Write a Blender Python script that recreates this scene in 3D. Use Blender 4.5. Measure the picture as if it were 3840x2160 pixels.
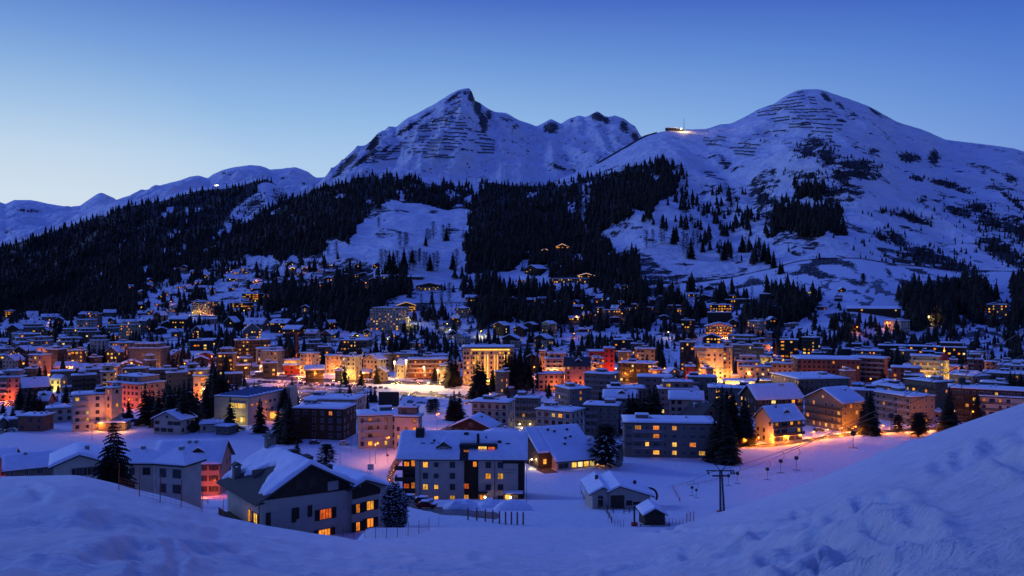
import bpy, math, random
import numpy as np
from mathutils import Vector
for o in list(bpy.data.objects): bpy.data.objects.remove(o)
S = bpy.context.scene
RND = random.Random(7)
NR = np.random.RandomState(11)
F = 3014.0            # focal length in photograph pixels (3840 wide)
# ------------------------------------------------------------------ camera
cd = bpy.data.cameras.new('camera'); cam = bpy.data.objects.new('camera', cd)
S.collection.objects.link(cam); S.camera = cam
cam.location = (0, 0, 0); cam.rotation_euler = (math.radians(90), 0, 0)
cd.sensor_width = 36.0; cd.lens = 36.0 * F / 3840.0
cd.clip_start = 0.1; cd.clip_end = 40000
# ------------------------------------------------------------------ world: dusk sky
W = bpy.data.worlds.new('World'); S.world = W; W.use_nodes = True
nt = W.node_tree; nt.nodes.clear()
SUN_AZ = math.radians(-32)      # the sun has set behind the ridge on the left
out = nt.nodes.new('ShaderNodeOutputWorld'); bg = nt.nodes.new('ShaderNodeBackground')
sky = nt.nodes.new('ShaderNodeTexSky'); sky.sky_type = 'NISHITA'; sky.sun_disc = False
sky.sun_elevation = math.radians(-1.0); sky.sun_rotation = SUN_AZ
sky.altitude = 1600; sky.air_density = 1.0; sky.dust_density = 0.3; sky.ozone_density = 4.0
# dusk colour: the sky node tinted by height above the horizon and by the angle to the afterglow
tc = nt.nodes.new('ShaderNodeTexCoord')
sep = nt.nodes.new('ShaderNodeSeparateXYZ'); nt.links.new(tc.outputs['Generated'], sep.inputs[0])
dot = nt.nodes.new('ShaderNodeVectorMath'); dot.operation = 'DOT_PRODUCT'
nt.links.new(tc.outputs['Generated'], dot.inputs[0])
gd = Vector((math.sin(SUN_AZ), math.cos(SUN_AZ), -0.03)).normalized(); dot.inputs[1].default_value = gd
def ramp(stops, src, interp='EASE'):
    r = nt.nodes.new('ShaderNodeValToRGB'); r.color_ramp.interpolation = interp
    els = r.color_ramp.elements
    while len(els) < len(stops): els.new(0.5)
    for e, (p, c) in zip(els, stops): e.position = p; e.color = (*c, 1)
    nt.links.new(src, r.inputs[0]); return r
# height gradient (z = sine of the elevation)
elev = ramp([(0.0, (.46, .60, .80)), (0.10, (.46, .63, .82)), (0.15, (.40, .585, .81)), (0.20, (.285, .485, .77)), (0.27, (.160, .325, .68)), (0.345, (.060, .145, .54)), (0.46, (.066, .150, .66)), (1.0, (.110, .210, .96))], sep.outputs[2], 'LINEAR')
glow = ramp([(0.0, (.34, .35, .50)), (0.22, (.40, .46, .70)), (0.42, (.42, .53, .85)), (0.66, (.74, .80, .95)), (0.85, (.98, .98, 1.0)), (0.95, (1.05, 1.02, 1.0)), (1.0, (1.42, 1.18, 1.0))], dot.outputs['Value'], 'LINEAR')
mul = nt.nodes.new('ShaderNodeMix'); mul.data_type = 'RGBA'; mul.blend_type = 'MULTIPLY'; mul.inputs[0].default_value = 1
nt.links.new(elev.outputs[0], mul.inputs[6]); nt.links.new(glow.outputs[0], mul.inputs[7])
add = nt.nodes.new('ShaderNodeMix'); add.data_type = 'RGBA'; add.blend_type = 'ADD'; add.inputs[0].default_value = 0.03
nt.links.new(mul.outputs[2], add.inputs[6]); nt.links.new(sky.outputs[0], add.inputs[7])
nt.links.new(add.outputs[2], bg.inputs[0]); bg.inputs[1].default_value = 1.0
nt.links.new(bg.outputs[0], out.inputs[0])
# afterglow as a soft, very weak, wide sun
sl = bpy.data.lights.new('sun', 'SUN'); sl.energy = 0.62; sl.color = (.28, .43, 1.0); sl.angle = math.radians(10)
so = bpy.data.objects.new('sun', sl); S.collection.objects.link(so)
so.rotation_euler = Vector((-0.80, 0.42, 0.40)).to_track_quat('Z', 'Y').to_euler()
vs = S.view_settings; vs.view_transform = 'Standard'; vs.look = 'None'; vs.exposure = 0; vs.gamma = 1; vs.use_curve_mapping = False
S.cycles.use_denoising = True
S.cycles.max_bounces = 3; S.cycles.diffuse_bounces = 2; S.cycles.glossy_bounces = 2; S.cycles.transmission_bounces = 2
S.cycles.sample_clamp_indirect = 4.0
S.cycles.use_adaptive_sampling = True

# ------------------------------------------------------------------ helpers
COL = S.collection
def P(u, v, D): return ((u-1920)/F*D, D, (1080-v)/F*D)
def uv_of(x, y, z): return 1920+F*x/y, 1080-F*z/y

def noise2(x, y, seed=0):
    """smooth value noise, vectorised, about 0..1"""
    xi = np.floor(x).astype(np.int64); yi = np.floor(y).astype(np.int64)
    fx = x-xi; fy = y-yi; fx = fx*fx*fx*(fx*(fx*6-15)+10); fy = fy*fy*fy*(fy*(fy*6-15)+10)
    def h(a, b):
        n = (a*374761393 + b*668265263 + seed*1274126177) & 0x7fffffff
        n = ((n ^ (n >> 13))*1274126177) & 0x7fffffff
        n = n ^ (n >> 16)
        return (n & 0xffff)/65535.0
    return (h(xi, yi)*(1-fx)+h(xi+1, yi)*fx)*(1-fy)+(h(xi, yi+1)*(1-fx)+h(xi+1, yi+1)*fx)*fy
def fbm(x, y, o=4, seed=0):
    s = 0; a = .5; t = 0
    for i in range(o):
        s = s+a*noise2(x*2**i+17.3*i, y*2**i-9.1*i, seed+i); t += a; a *= .5
    return s/t-.5
def ridged(x, y, o=4, seed=0):
    s = 0; a = .5; t = 0
    for i in range(o):
        s = s+a*(1-np.abs(2*noise2(x*2**i+5.3*i, y*2**i+3.7*i, seed+i)-1)); t += a; a *= .5
    return s/t-.5

def mesh_np(name, V, Fs, mats=None, fm=None, smooth=False, attrs=None):
    """V (n,3); Fs list of index arrays (m,k) with equal k"""
    me = bpy.data.meshes.new(name)
    V = np.asarray(V, dtype=np.float32); me.vertices.add(len(V)); me.vertices.foreach_set('co', V.ravel())
    Fs = [np.asarray(f) for f in Fs if len(f)]
    nl = sum(f.size for f in Fs); nf = sum(len(f) for f in Fs)
    me.loops.add(nl); me.loops.foreach_set('vertex_index', np.concatenate([f.ravel() for f in Fs]).astype(np.int32))
    st = []; k = 0
    for f in Fs:
        st.append(k+np.arange(len(f))*f.shape[1]); k += f.size
    me.polygons.add(nf); me.polygons.foreach_set('loop_start', np.concatenate(st).astype(np.int32))
    if fm is not None: me.polygons.foreach_set('material_index', np.asarray(fm, dtype=np.int32))
    if smooth: me.polygons.foreach_set('use_smooth', np.ones(nf, dtype=bool))
    for m in (mats or []): me.materials.append(m)
    for an, av in (attrs or {}).items():
        a = me.attributes.new(an, 'FLOAT', 'POINT'); a.data.foreach_set('value', np.asarray(av, dtype=np.float32).ravel())
    me.update(calc_edges=True); return me

class MB:
    """collects boxes, prisms and bars into one mesh"""
    def __init__(s): s.v = []; s.f = []; s.m = []
    def add(s, vs_, fs, m=0):
        k = len(s.v); s.v += [tuple(v) for v in vs_]; s.f += [tuple(i+k for i in f) for f in fs]; s.m += [m]*len(fs)
    def box(s, x0, x1, y0, y1, z0, z1, m=0):
        s.add([(x0,y0,z0),(x1,y0,z0),(x1,y1,z0),(x0,y1,z0),(x0,y0,z1),(x1,y0,z1),(x1,y1,z1),(x0,y1,z1)],
              [(0,3,2,1),(4,5,6,7),(0,1,5,4),(1,2,6,5),(2,3,7,6),(3,0,4,7)], m)
    def slab(s, x0, x1, y0, y1, z0, z1, r, m=0):
        """pillow with softened top edges"""
        r = min(r, (x1-x0)/3, (y1-y0)/3); zm = z0+(z1-z0)*.62; q = r*.3
        L = []
        for z, i in ((z0, 0), (zm, 0), (z0+(z1-z0)*.9, q), (z1, r)):
            L += [(x0+i, y0+i, z), (x1-i, y0+i, z), (x1-i, y1-i, z), (x0+i, y1-i, z)]
        fs = [(3,2,1,0), (12,13,14,15)]
        for l in range(3):
            for k in range(4): fs.append((l*4+k, l*4+(k+1) % 4, l*4+4+(k+1) % 4, l*4+4+k))
        s.add(L, fs, m)
    def prism(s, pts, y0, y1, m=0):
        """polygon in xz pushed along y"""
        n = len(pts)
        s.add([(x, y0, z) for x, z in pts]+[(x, y1, z) for x, z in pts],
              [tuple(range(n)), tuple(range(2*n-1, n-1, -1))]+[(i, i+n, (i+1) % n+n, (i+1) % n) for i in range(n)], m)
    def prismx(s, pts, x0, x1, m=0):
        n = len(pts)
        s.add([(x0, y, z) for y, z in pts]+[(x1, y, z) for y, z in pts],
              [tuple(range(n-1, -1, -1)), tuple(range(n, 2*n))]+[((i+1) % n, (i+1) % n+n, i+n, i) for i in range(n)], m)
    def bar(s, a, b, r, n=6, m=0, r2=None):
        a = Vector(a); b = Vector(b); d = (b-a)
        if d.length < 1e-6: return
        d.normalize(); p = d.orthogonal().normalized(); q = d.cross(p); r2 = r if r2 is None else r2
        L = []
        for c, rr in ((a, r), (b, r2)):
            for k in range(n):
                t = 2*math.pi*k/n; L.append(c+p*math.cos(t)*rr+q*math.sin(t)*rr)
        s.add(L, [(k, (k+1) % n, (k+1) % n+n, k+n) for k in range(n)]+[tuple(range(n-1, -1, -1)), tuple(range(n, 2*n))], m)
    def ball(s, c, r, m=0, nu=8, nv=6, sz=1):
        L = [(c[0], c[1], c[2]-r*sz)]; fs = []
        for i in range(1, nv):
            ph = -math.pi/2+math.pi*i/nv
            for k in range(nu):
                t = 2*math.pi*k/nu; L.append((c[0]+r*math.cos(ph)*math.cos(t), c[1]+r*math.cos(ph)*math.sin(t), c[2]+r*math.sin(ph)*sz))
        L.append((c[0], c[1], c[2]+r*sz)); top = len(L)-1
        for k in range(nu):
            fs.append((0, 1+(k+1) % nu, 1+k)); fs.append((top, top-nu+k, top-nu+(k+1) % nu))
        for i in range(nv-2):
            for k in range(nu): fs.append((1+i*nu+k, 1+i*nu+(k+1) % nu, 1+(i+1)*nu+(k+1) % nu, 1+(i+1)*nu+k))
        s.add(L, fs, m)
    def mesh(s, name, mats, smooth=False):
        me = bpy.data.meshes.new(name); me.from_pydata(s.v, [], s.f)
        for m in mats: me.materials.append(m)
        if len(mats) > 1: me.polygons.foreach_set('material_index', s.m)
        if smooth: me.polygons.foreach_set('use_smooth', [True]*len(s.f))
        return me
    def build(s, name, mats, parent=None, smooth=False):
        if not isinstance(mats, (list, tuple)): mats = [mats]
        return link(name, s.mesh(name, mats, smooth), parent)

def link(name, me, parent=None, loc=None, rz=0):
    o = bpy.data.objects.new(name, me); COL.objects.link(o)
    if parent is not None: o.parent = parent
    if loc is not None: o.location = loc
    if rz: o.rotation_euler = (0, 0, rz)
    return o
def tag(o, label=None, cat=None, group=None, kind=None):
    if label: o['label'] = label
    if cat: o['category'] = cat
    if group: o['group'] = group
    if kind: o['kind'] = kind
    return o
def empty(name, loc, rz=0):
    o = bpy.data.objects.new(name, None); COL.objects.link(o); o.location = loc; o.rotation_euler = (0, 0, rz)
    o.empty_display_size = 0.5; return o
def light(name, loc, power, color, r=0.25, parent=None, kind='POINT', rot=None, spot=None):
    l = bpy.data.lights.new(name, kind); l.energy = power; l.color = color
    if kind in ('POINT', 'SPOT'): l.shadow_soft_size = r
    if spot: l.spot_size = spot; l.spot_blend = .6
    o = bpy.data.objects.new(name, l); COL.objects.link(o); o.location = loc
    if parent is not None: o.parent = parent
    if rot is not None: o.rotation_euler = rot
    return o

# ------------------------------------------------------------------ materials
def mat(name, col, rough=.8, var=.15, scale=3.0, bump=0.0, bscale=20, spec=.3, metal=0, coord='Object', stretch=None):
    m = bpy.data.materials.new(name); m.use_nodes = True; n = m.node_tree; b = n.nodes['Principled BSDF']
    b.inputs['Roughness'].default_value = rough; b.inputs['Specular IOR Level'].default_value = spec; b.inputs['Metallic'].default_value = metal
    t = n.nodes.new('ShaderNodeTexCoord'); src = t.outputs[coord]
    if stretch:
        mp = n.nodes.new('ShaderNodeMapping'); mp.inputs['Scale'].default_value = stretch; n.links.new(src, mp.inputs[0]); src = mp.outputs[0]
    nz = n.nodes.new('ShaderNodeTexNoise'); nz.inputs['Scale'].default_value = scale; nz.inputs['Detail'].default_value = 4
    n.links.new(src, nz.inputs['Vector'])
    r = n.nodes.new('ShaderNodeValToRGB'); e = r.color_ramp.elements
    e[0].position = .3; e[1].position = .7
    e[0].color = (*[max(0, c*(1-var)) for c in col], 1); e[1].color = (*[min(1, c*(1+var)) for c in col], 1)
    n.links.new(nz.outputs[0], r.inputs[0]); n.links.new(r.outputs[0], b.inputs['Base Color'])
    if bump:
        nb = n.nodes.new('ShaderNodeTexNoise'); nb.inputs['Scale'].default_value = bscale; nb.inputs['Detail'].default_value = 5
        n.links.new(src, nb.inputs['Vector'])
        bp = n.nodes.new('ShaderNodeBump'); bp.inputs['Strength'].default_value = bump; n.links.new(nb.outputs[0], bp.inputs['Height']); n.links.new(bp.outputs[0], b.inputs['Normal'])
    return m
def emat(name, col, strength, var=.35, scale=1.2):
    m = bpy.data.materials.new(name); m.use_nodes = True; n = m.node_tree; n.nodes.clear(); L = n.links
    o = n.nodes.new('ShaderNodeOutputMaterial'); e = n.nodes.new('ShaderNodeEmission')
    e.inputs[0].default_value = (*col, 1); e.inputs[1].default_value = strength; L.new(e.outputs[0], o.inputs[0]); m.cycles.emission_sampling = 'NONE'
    if not var: return m
    t = n.nodes.new('ShaderNodeTexCoord'); oi = n.nodes.new('ShaderNodeObjectInfo')
    def mth(op, a, b):
        x = n.nodes.new('ShaderNodeMath'); x.operation = op
        for i, q in enumerate((a, b)):
            if isinstance(q, (int, float)): x.inputs[i].default_value = q
            else: L.new(q, x.inputs[i])
        return x.outputs[0]
    def mr(src, a, b, c, d):
        r = n.nodes.new('ShaderNodeMapRange'); r.inputs[1].default_value = a; r.inputs[2].default_value = b; r.inputs[3].default_value = c; r.inputs[4].default_value = d; L.new(src, r.inputs[0]); return r.outputs[0]
    w = mth('MULTIPLY', oi.outputs['Random'], 40.0)
    def nz(sx, sz, det):
        mp = n.nodes.new('ShaderNodeMapping'); mp.inputs['Scale'].default_value = (sx, sx, sz); L.new(t.outputs['Object'], mp.inputs[0])
        z = n.nodes.new('ShaderNodeTexNoise'); z.noise_dimensions = '4D'; z.inputs['Scale'].default_value = 1; z.inputs['Detail'].default_value = det; L.new(mp.outputs[0], z.inputs['Vector']); L.new(w, z.inputs['W']); return z.outputs[0]
    fold = mr(nz(9, .6, 1), .35, .65, .62, 1.25)       # curtain folds
    room = mr(nz(1.3, 1.5, 2), .3, .7, 1-var*1.6, 1+var)   # lit and dim corners of the room
    rnd = mth('FRACT', mth('MULTIPLY', oi.outputs['Random'], 7.13), 0.0)
    each = mr(rnd, 0, 1, .45, 1.35)
    k = mth('MULTIPLY', mth('MULTIPLY', fold, room), each); L.new(mth('MULTIPLY', k, strength), e.inputs[1])
    return m
def snow_ground(name, near=False, rockcol=(.035, .03, .028)):
    """snow with rock ('rock' attribute) and dark woodland floor ('wood' attribute)"""
    m = bpy.data.materials.new(name); m.use_nodes = True; n = m.node_tree; L = n.links; b = n.nodes['Principled BSDF']
    b.inputs['Roughness'].default_value = .65; b.inputs['Specular IOR Level'].default_value = .25
    t = n.nodes.new('ShaderNodeTexCoord')
    def noi(scale, detail=5, rough=.55, st=None):
        z = n.nodes.new('ShaderNodeTexNoise'); z.inputs['Scale'].default_value = scale; z.inputs['Detail'].default_value = detail; z.inputs['Roughness'].default_value = rough
        if st:
            mp = n.nodes.new('ShaderNodeMapping'); mp.inputs['Scale'].default_value = st[:3]; mp.inputs['Rotation'].default_value = (0, 0, st[3]); L.new(t.outputs['Object'], mp.inputs[0]); L.new(mp.outputs[0], z.inputs['Vector'])
        else: L.new(t.outputs['Object'], z.inputs['Vector'])
        return z.outputs[0]
    snow = n.nodes.new('ShaderNodeValToRGB'); e = snow.color_ramp.elements; e[0].position = .35; e[1].position = .65
    e[0].color = (.76, .79, .84, 1); e[1].color = (.90, .92, .95, 1)
    L.new(noi(.9 if near else .02, 6), snow.inputs[0])
    def at(a):
        x = n.nodes.new('ShaderNodeAttribute'); x.attribute_name = a; return x.outputs['Fac']
    def mth(op, a, c, d=None):
        x = n.nodes.new('ShaderNodeMath'); x.operation = op
        for i, q in enumerate((a, c, d)):
            if q is None: continue
            if isinstance(q, (int, float)): x.inputs[i].default_value = q
            else: L.new(q, x.inputs[i])
        return x.outputs[0]
    def mask(a, scale, k, st=None):
        z = noi(scale, 7, .68, st)
        q = mth('ADD', a, mth('MULTIPLY', mth('SUBTRACT', z, .5), k))
        mr = n.nodes.new('ShaderNodeMapRange'); mr.inputs[1].default_value = .46; mr.inputs[2].default_value = .56; L.new(q, mr.inputs[0]); return mr.outputs[0]
    rk = mask(at('rock'), .35 if near else .045, 1.7, None if near else (1, 1, 2.2, .3))
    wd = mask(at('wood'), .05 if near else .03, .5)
    asp = mask(at('road'), .22, 1.0)
    mx = n.nodes.new('ShaderNodeMix'); mx.data_type = 'RGBA'; L.new(snow.outputs[0], mx.inputs[6]); mx.inputs[7].default_value = (*rockcol, 1); L.new(rk, mx.inputs[0])
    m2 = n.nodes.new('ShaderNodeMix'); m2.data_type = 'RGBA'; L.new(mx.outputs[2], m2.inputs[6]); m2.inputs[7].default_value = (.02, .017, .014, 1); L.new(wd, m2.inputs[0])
    m3 = n.nodes.new('ShaderNodeMix'); m3.data_type = 'RGBA'; L.new(m2.outputs[2], m3.inputs[6]); m3.inputs[7].default_value = (.09, .085, .085, 1); L.new(asp, m3.inputs[0])
    L.new(m3.outputs[2], b.inputs['Base Color'])
    ro = mth('SUBTRACT', .65, mth('MULTIPLY', asp, .38)); L.new(ro, b.inputs['Roughness'])
    if near:
        h1 = noi(1.6, 10, .68); h2 = noi(3.0, 6, .65, (.25, 1.6, 1, .5)); h = mth('ADD', h1, mth('MULTIPLY', h2, .8))
        bp = n.nodes.new('ShaderNodeBump'); bp.inputs['Strength'].default_value = .85; bp.inputs['Distance'].default_value = .4
    else:
        h = mth('ADD', noi(.03, 8, .6), mth('MULTIPLY', noi(.02, 6, .6, (1, 1, 3, .4)), .8))
        bp = n.nodes.new('ShaderNodeBump'); bp.inputs['Strength'].default_value = .8; bp.inputs['Distance'].default_value = 20
    L.new(h, bp.inputs['Height']); L.new(bp.outputs[0], b.inputs['Normal'])
    return m
M = {}
M['snow_near'] = snow_ground('snow_near', True); M['snow_far'] = snow_ground('snow_far', False)
M['roof_snow'] = mat('roof_snow', (.86, .88, .92), .7, .06, .8, .25, 2.5)
for k, c in dict(w=(.48,.41,.33), c=(.36,.28,.18), g=(.15,.13,.11), b=(.055,.035,.022), p=(.38,.23,.17), y=(.58,.47,.28), o=(.56,.38,.25), r=(.42,.05,.035), t=(.19,.145,.10), k=(.045,.038,.034), n=(.24,.10,.07), h=(.20,.175,.145)).items():
    M[k] = mat('wall_'+{'w':'white','c':'cream','g':'grey','b':'brown_wood','p':'pink','y':'yellow','o':'peach','r':'red','t':'tan','k':'dark','n':'red_brown','h':'pale_grey'}[k], c, .85, .10, .6, .1, 8)
M['roof'] = mat('roof_edge', (.045, .04, .038), .7, .2, 2)
M['tile'] = mat('roof_tile', (.075, .068, .062), .8, .3, 6, .4, 12)
M['frame'] = mat('window_frame', (.10, .085, .075), .6, .15, 4)
M['wframe'] = mat('white_window_frame', (.42, .41, .40), .6, .1, 4)
M['glass'] = mat('dark_glass', (.018, .02, .026), .18, .2, 2, spec=.5)
M['concrete'] = mat('concrete', (.24, .23, .22), .9, .15, 1.2, .2, 6)
M['metal'] = mat('galvanised_metal', (.22, .22, .23), .45, .15, 6, metal=.7)
M['dmetal'] = mat('dark_metal', (.04, .04, .042), .5, .2, 6, metal=.4)
M['rail'] = mat('balcony_rail', (.05, .042, .036), .7, .2, 4)
M['wrail'] = mat('pale_balcony_rail', (.34, .34, .35), .7, .1, 4)
M['bark'] = mat('bark', (.05, .036, .027), .95, .3, 5, .5, 20)
M['needle'] = mat('spruce_needles', (.026, .022, .013), .9, .45, 1.5)
M['larch'] = mat('larch_twigs', (.050, .040, .030), .95, .4, 1.2)
M['wood'] = mat('weathered_wood', (.075, .052, .036), .85, .3, 3, .3, 20)
M['asphalt'] = mat('wet_asphalt', (.05, .05, .055), .28, .4, .5, .2, 3, spec=.5)
M['redpaint'] = mat('red_paint', (.45, .04, .025), .6, .15, 4)
M['solar'] = mat('solar_panel', (.05, .07, .14), .2, .2, 3, spec=.6)
E = {}
E[0] = emat('window_yellow', (1.0, .50, .075), 1.25); E[1] = emat('window_orange', (1.0, .27, .03), 1.05)
E[2] = emat('window_amber', (1.0, .38, .045), 1.15); E[3] = emat('window_red', (.85, .13, .02), .8); E[4] = emat('window_pale', (1.0, .70, .25), 1.3)
M['lamp_orange'] = emat('lamp_orange', (1, .32, .03), 7, 0); M['lamp_yellow'] = emat('lamp_yellow', (1, .78, .12), 6, 0); M['lamp_white'] = emat('lamp_white', (1, .75, .35), 9, 0)
M['strip'] = emat('light_strip', (1, .52, .10), 2.4, .15); M['strip_red'] = emat('neon_red', (1, .03, .10), 2.2, .1); M['tail'] = emat('tail_light', (1, .05, .03), 2.5, 0)
# ================================================================== TERRAIN
def itp(u, pts): 
    p = np.array(pts, dtype=float); return np.interp(u, p[:, 0], p[:, 1])
CREST = [(-900,1800),(-400,1790),(0,1783),(290,1777),(352,1790),(439,1810),(497,1829),(621,1856),(700,1881),(824,1933),(907,1949),(990,1968),(1155,1995),(1280,2010),(1404,2040),(1660,2055),(1900,2066),(2100,2078),(2224,2053),(2369,2020),(2473,1987),(2680,1924),(2800,1885),(3060,1796),(3131,1764),(3363,1668),(3508,1619),(3701,1552),(3840,1506),(4200,1400),(4800,1300)]
CRESTD = [(-900,95),(0,95),(600,97),(1155,100),(1300,90),(1420,62),(1700,56),(2100,54),(2473,74),(2680,84),(3060,80),(3840,66),(4800,60)]
EDGE = [(-900,1000),(0,1000),(700,950),(1400,900),(2000,850),(2600,800),(3200,700),(3840,680),(4800,680)]
R2 = [(-900,1215),(0,1190),(200,1150),(400,1080),(600,1000),(700,955),(800,905),(900,855),(1000,800),(1115,742),(1219,692),(1300,668),(1400,660),(1476,645),(1550,655),(1700,680),(1850,685),(1950,700),(2040,693),(2128,655),(2206,631),(2314,569),(2389,524),(2438,505),(2500,490),(2571,485),(2645,482),(2695,466),(2741,461),(2848,406),(2902,389),(2940,360),(2985,337),(3006,333),(3076,331),(3130,350),(3254,395),(3366,457),(3461,486),(3544,524),(3647,536),(3805,557),(3840,569),(4000,620),(4400,680),(4900,740)]
R2D = [(-900,1150),(0,1200),(400,1400),(800,1900),(1115,2300),(2000,2300),(2314,2500),(2571,2700),(3030,3000),(3840,2800),(4900,2800)]
def zprofile(u, D):
    """ground height of the near field, the valley and the front slope (D: 1-d distances, returns per column)"""
    vc = itp(u, CREST); Dc = itp(u, CRESTD); De = itp(u, EDGE); Dr = itp(u, R2D); vr = itp(u, R2)
    zc = (1080-vc)/F*Dc; zr = (1080-vr)/F*Dr
    h0 = 1.8
    z = np.empty_like(D)
    near = D <= Dc
    z[near] = -h0-((-zc-h0)/Dc)*D[near]
    K = [(Dc, zc)]
    if 1350 < u < 2420: K += [(Dc*1.12, zc-3.2), (110, (1080-1975)/F*110)]
    elif 1155 < u <= 1350: K += [(118, -37.5)]
    K += [(131, -39.6), (150, -42.3), (167, -46), (190, -50), (212, -56), (250, -59.2), (285, -60), (De, -60)]
    K = np.array(K); vm = (~near) & (D <= De)
    z[vm] = np.interp(D[vm], K[:, 0], K[:, 1])
    s = (D > De) & (D <= Dr); t = (D[s]-De)/(Dr-De); g = t**1.12
    z[s] = -60+(zr+60)*g
    b = D > Dr
    z[b] = zr-(D[b]-Dr)*.9-10*0
    return z
def smooth_cols(Z, s):
    k = np.exp(-.5*(np.arange(-3*s, 3*s+1)/s)**2); k /= k.sum()
    Zp = np.pad(Z, ((3*s, 3*s), (0, 0)), mode='edge')
    return sum(k[i]*Zp[i:i+Z.shape[0]] for i in range(len(k)))
UA = np.concatenate([np.linspace(-15000, -2500, 26, endpoint=False), np.linspace(-2500, -640, 30, endpoint=False), np.arange(-640, 4490, 9.0), np.linspace(4500, 7000, 40), np.linspace(7500, 18000, 26)])
DA = 2.0*np.power(1100/2.0, np.linspace(0, 1, 620))
ZA = np.stack([zprofile(u, DA) for u in UA])         # (nu, nd)
# soften the kinks along D and across u (not near the mountain ridge)
def smooth_rows(Z, s):
    return smooth_cols(Z.T, s).T
ZA = smooth_rows(ZA, 3); ZA = smooth_cols(ZA, 2)
XA = (UA[:, None]-1920)/F*DA[None, :]; YA = np.broadcast_to(DA[None, :], XA.shape)
dd = DA[None, :]
# relief: soft waves, chopped snow near the camera on the right, ploughed banks in the valley
ux = UA[:, None]
cr = itp(UA, CREST); Dcr = itp(UA, CRESTD)[:, None]
nearw = np.clip((Dcr-dd)/30, 0, 1)
wave = fbm(XA/9, YA/14, 4, 3)*.38*nearw*np.clip(dd/20, .15, 1)
right = np.clip((ux-1900)/1100, 0, 1)
v0_ = 1080-F*ZA/dd; rough = np.clip((v0_-(2160-(ux-2100)*.15))/150, 0, 1)*right
chop = (ridged(XA/1.5+YA/7, YA/3.0-XA/4, 5, 21)*.46+ridged(XA/.6+YA/3, YA/1.1, 3, 23)*.10)*rough*np.clip((42-dd)/20, 0, 1)
pits = -np.clip(noise2(XA/.9+3, YA/1.4, 9)-.56, 0, 1)*.6*rough*np.clip((24-dd)/10, 0, 1)
fine = fbm(XA/.5+YA*.3, YA/1.2, 3, 31)*.13*np.clip((60-dd)/30, 0, 1)
wind = ridged(XA/5+YA/9, YA/2.2, 4, 55)*.20*nearw*np.clip((80-dd)/45, 0, 1)*(1-.5*right)
ZA = ZA+wave+chop+pits+fine+wind
# ski tracks and wheel grooves on the near slope: (polyline in photograph positions, half width in metres, depth)
vv = 1080-F*ZA/dd
TR = [([(2473,1990),(2520,1975),(2600,1935),(2660,1915)],.5,.35),([(2480,1992),(2560,1994),(2750,1992),(2900,1985)],.3,.25),([(3080,1975),(3160,1945),(3260,1905),(3330,1880)],.35,.35),([(3560,1750),(3640,1720),(3740,1680),(3840,1640)],.5,.35),([(3700,1700),(3780,1735),(3860,1755)],.4,.3),([(3150,1880),(3000,1930),(2850,2010),(2700,2090)],.25,.2),([(2900,2110),(3100,2040),(3300,1990),(3420,1960)],.3,.4),([(3000,2150),(3200,2080),(3400,2020)],.3,.4),([(2300,2150),(2600,2080),(2900,2040)],.35,.3),([(60,1815),(120,1822),(155,1840),(140,1865),(90,1875)],.5,.25),([(0,1860),(300,1850),(600,1890),(900,1975),(1200,2030)],.6,.22),([(0,1905),(350,1890),(700,1940),(1000,2010)],.5,.2),([(0,1990),(400,1960),(800,2010),(1200,2070),(1500,2090)],.5,.22),([(200,2150),(500,2070),(900,2060),(1300,2120)],.4,.2),([(460,2080),(520,2100),(560,2110)],.25,.2),([(640,2160),(670,2100),(640,2040)],.2,.15),([(1400,2075),(1800,2085),(2200,2078)],.5,.2)]
for pl, hw, dp in TR:
    for (a, b), (c, d) in zip(pl[:-1], pl[1:]):
        L2_ = (c-a)**2+(d-b)**2; t = np.clip(((ux-a)*(c-a)+(vv-b)*(d-b))/L2_, 0, 1); px_m = dd/F
        dist = np.hypot((ux-(a+t*(c-a)))*px_m, (vv-(b+t*(d-b)))*px_m*2.2); q = dist/hw
        ZA = ZA-dp*.55*np.exp(-q*q)*(dd < Dcr*1.05)+dp*.25*np.exp(-(q-1.6)**2*2)*(dd < Dcr*1.05)
# valley banks of ploughed snow
vv = 1080-F*ZA/dd
def blob(uu, vv_, c): 
    u0, v0, ru, rv = c[:4]; rot = c[4] if len(c) > 4 else 0
    du = uu-u0; dv = vv_-v0; a = du*math.cos(rot)+dv*math.sin(rot); b = -du*math.sin(rot)+dv*math.cos(rot)
    return np.exp(-((a/ru)**2+(b/rv)**2))
bank = np.zeros_like(ZA)
for c in [(1560,1452,170,9),(1700,1458,120,7),(1440,1505,160,6),(1620,1505,120,6),(1400,1470,120,5)]: bank += blob(ux, vv, c)
bank += blob(ux, vv, (2400,1748,250,14))*.35+blob(ux, vv, (1120,1600,200,9))*.2
ZA = ZA+bank*(1.2+2.8*np.abs(fbm(XA/7, YA/12, 4, 77))*2)
ZA = ZA+fbm(XA/40, YA/60, 3, 8)*1.2*np.clip((dd-180)/120, 0, 1)*np.clip((1080-dd)/200, 0, 1)*.6
UB = np.arange(-800, 4800, 9.0); DB = np.concatenate([np.linspace(1075, 1400, 60, endpoint=False), np.linspace(1400, 3400, 210)])
ZB = np.stack([zprofile(u, DB) for u in UB]); ZB = smooth_cols(ZB, 1)
XB = (UB[:, None]-1920)/F*DB[None, :]; YB = np.broadcast_to(DB[None, :], XB.shape)
DrB = itp(UB, R2D)[:, None]
amp = np.clip((DB[None, :]-1075)/350, 0, 1)*np.clip((DrB-DB[None, :])/500, .10, 1)
ZB = ZB+amp*(fbm(XB/260+YB/500, YB/420, 5, 41)*82+ridged(XB/130, YB/560+XB/700, 5, 44)*46*np.clip((XB+200)/500, 0.2, 1))

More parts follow.
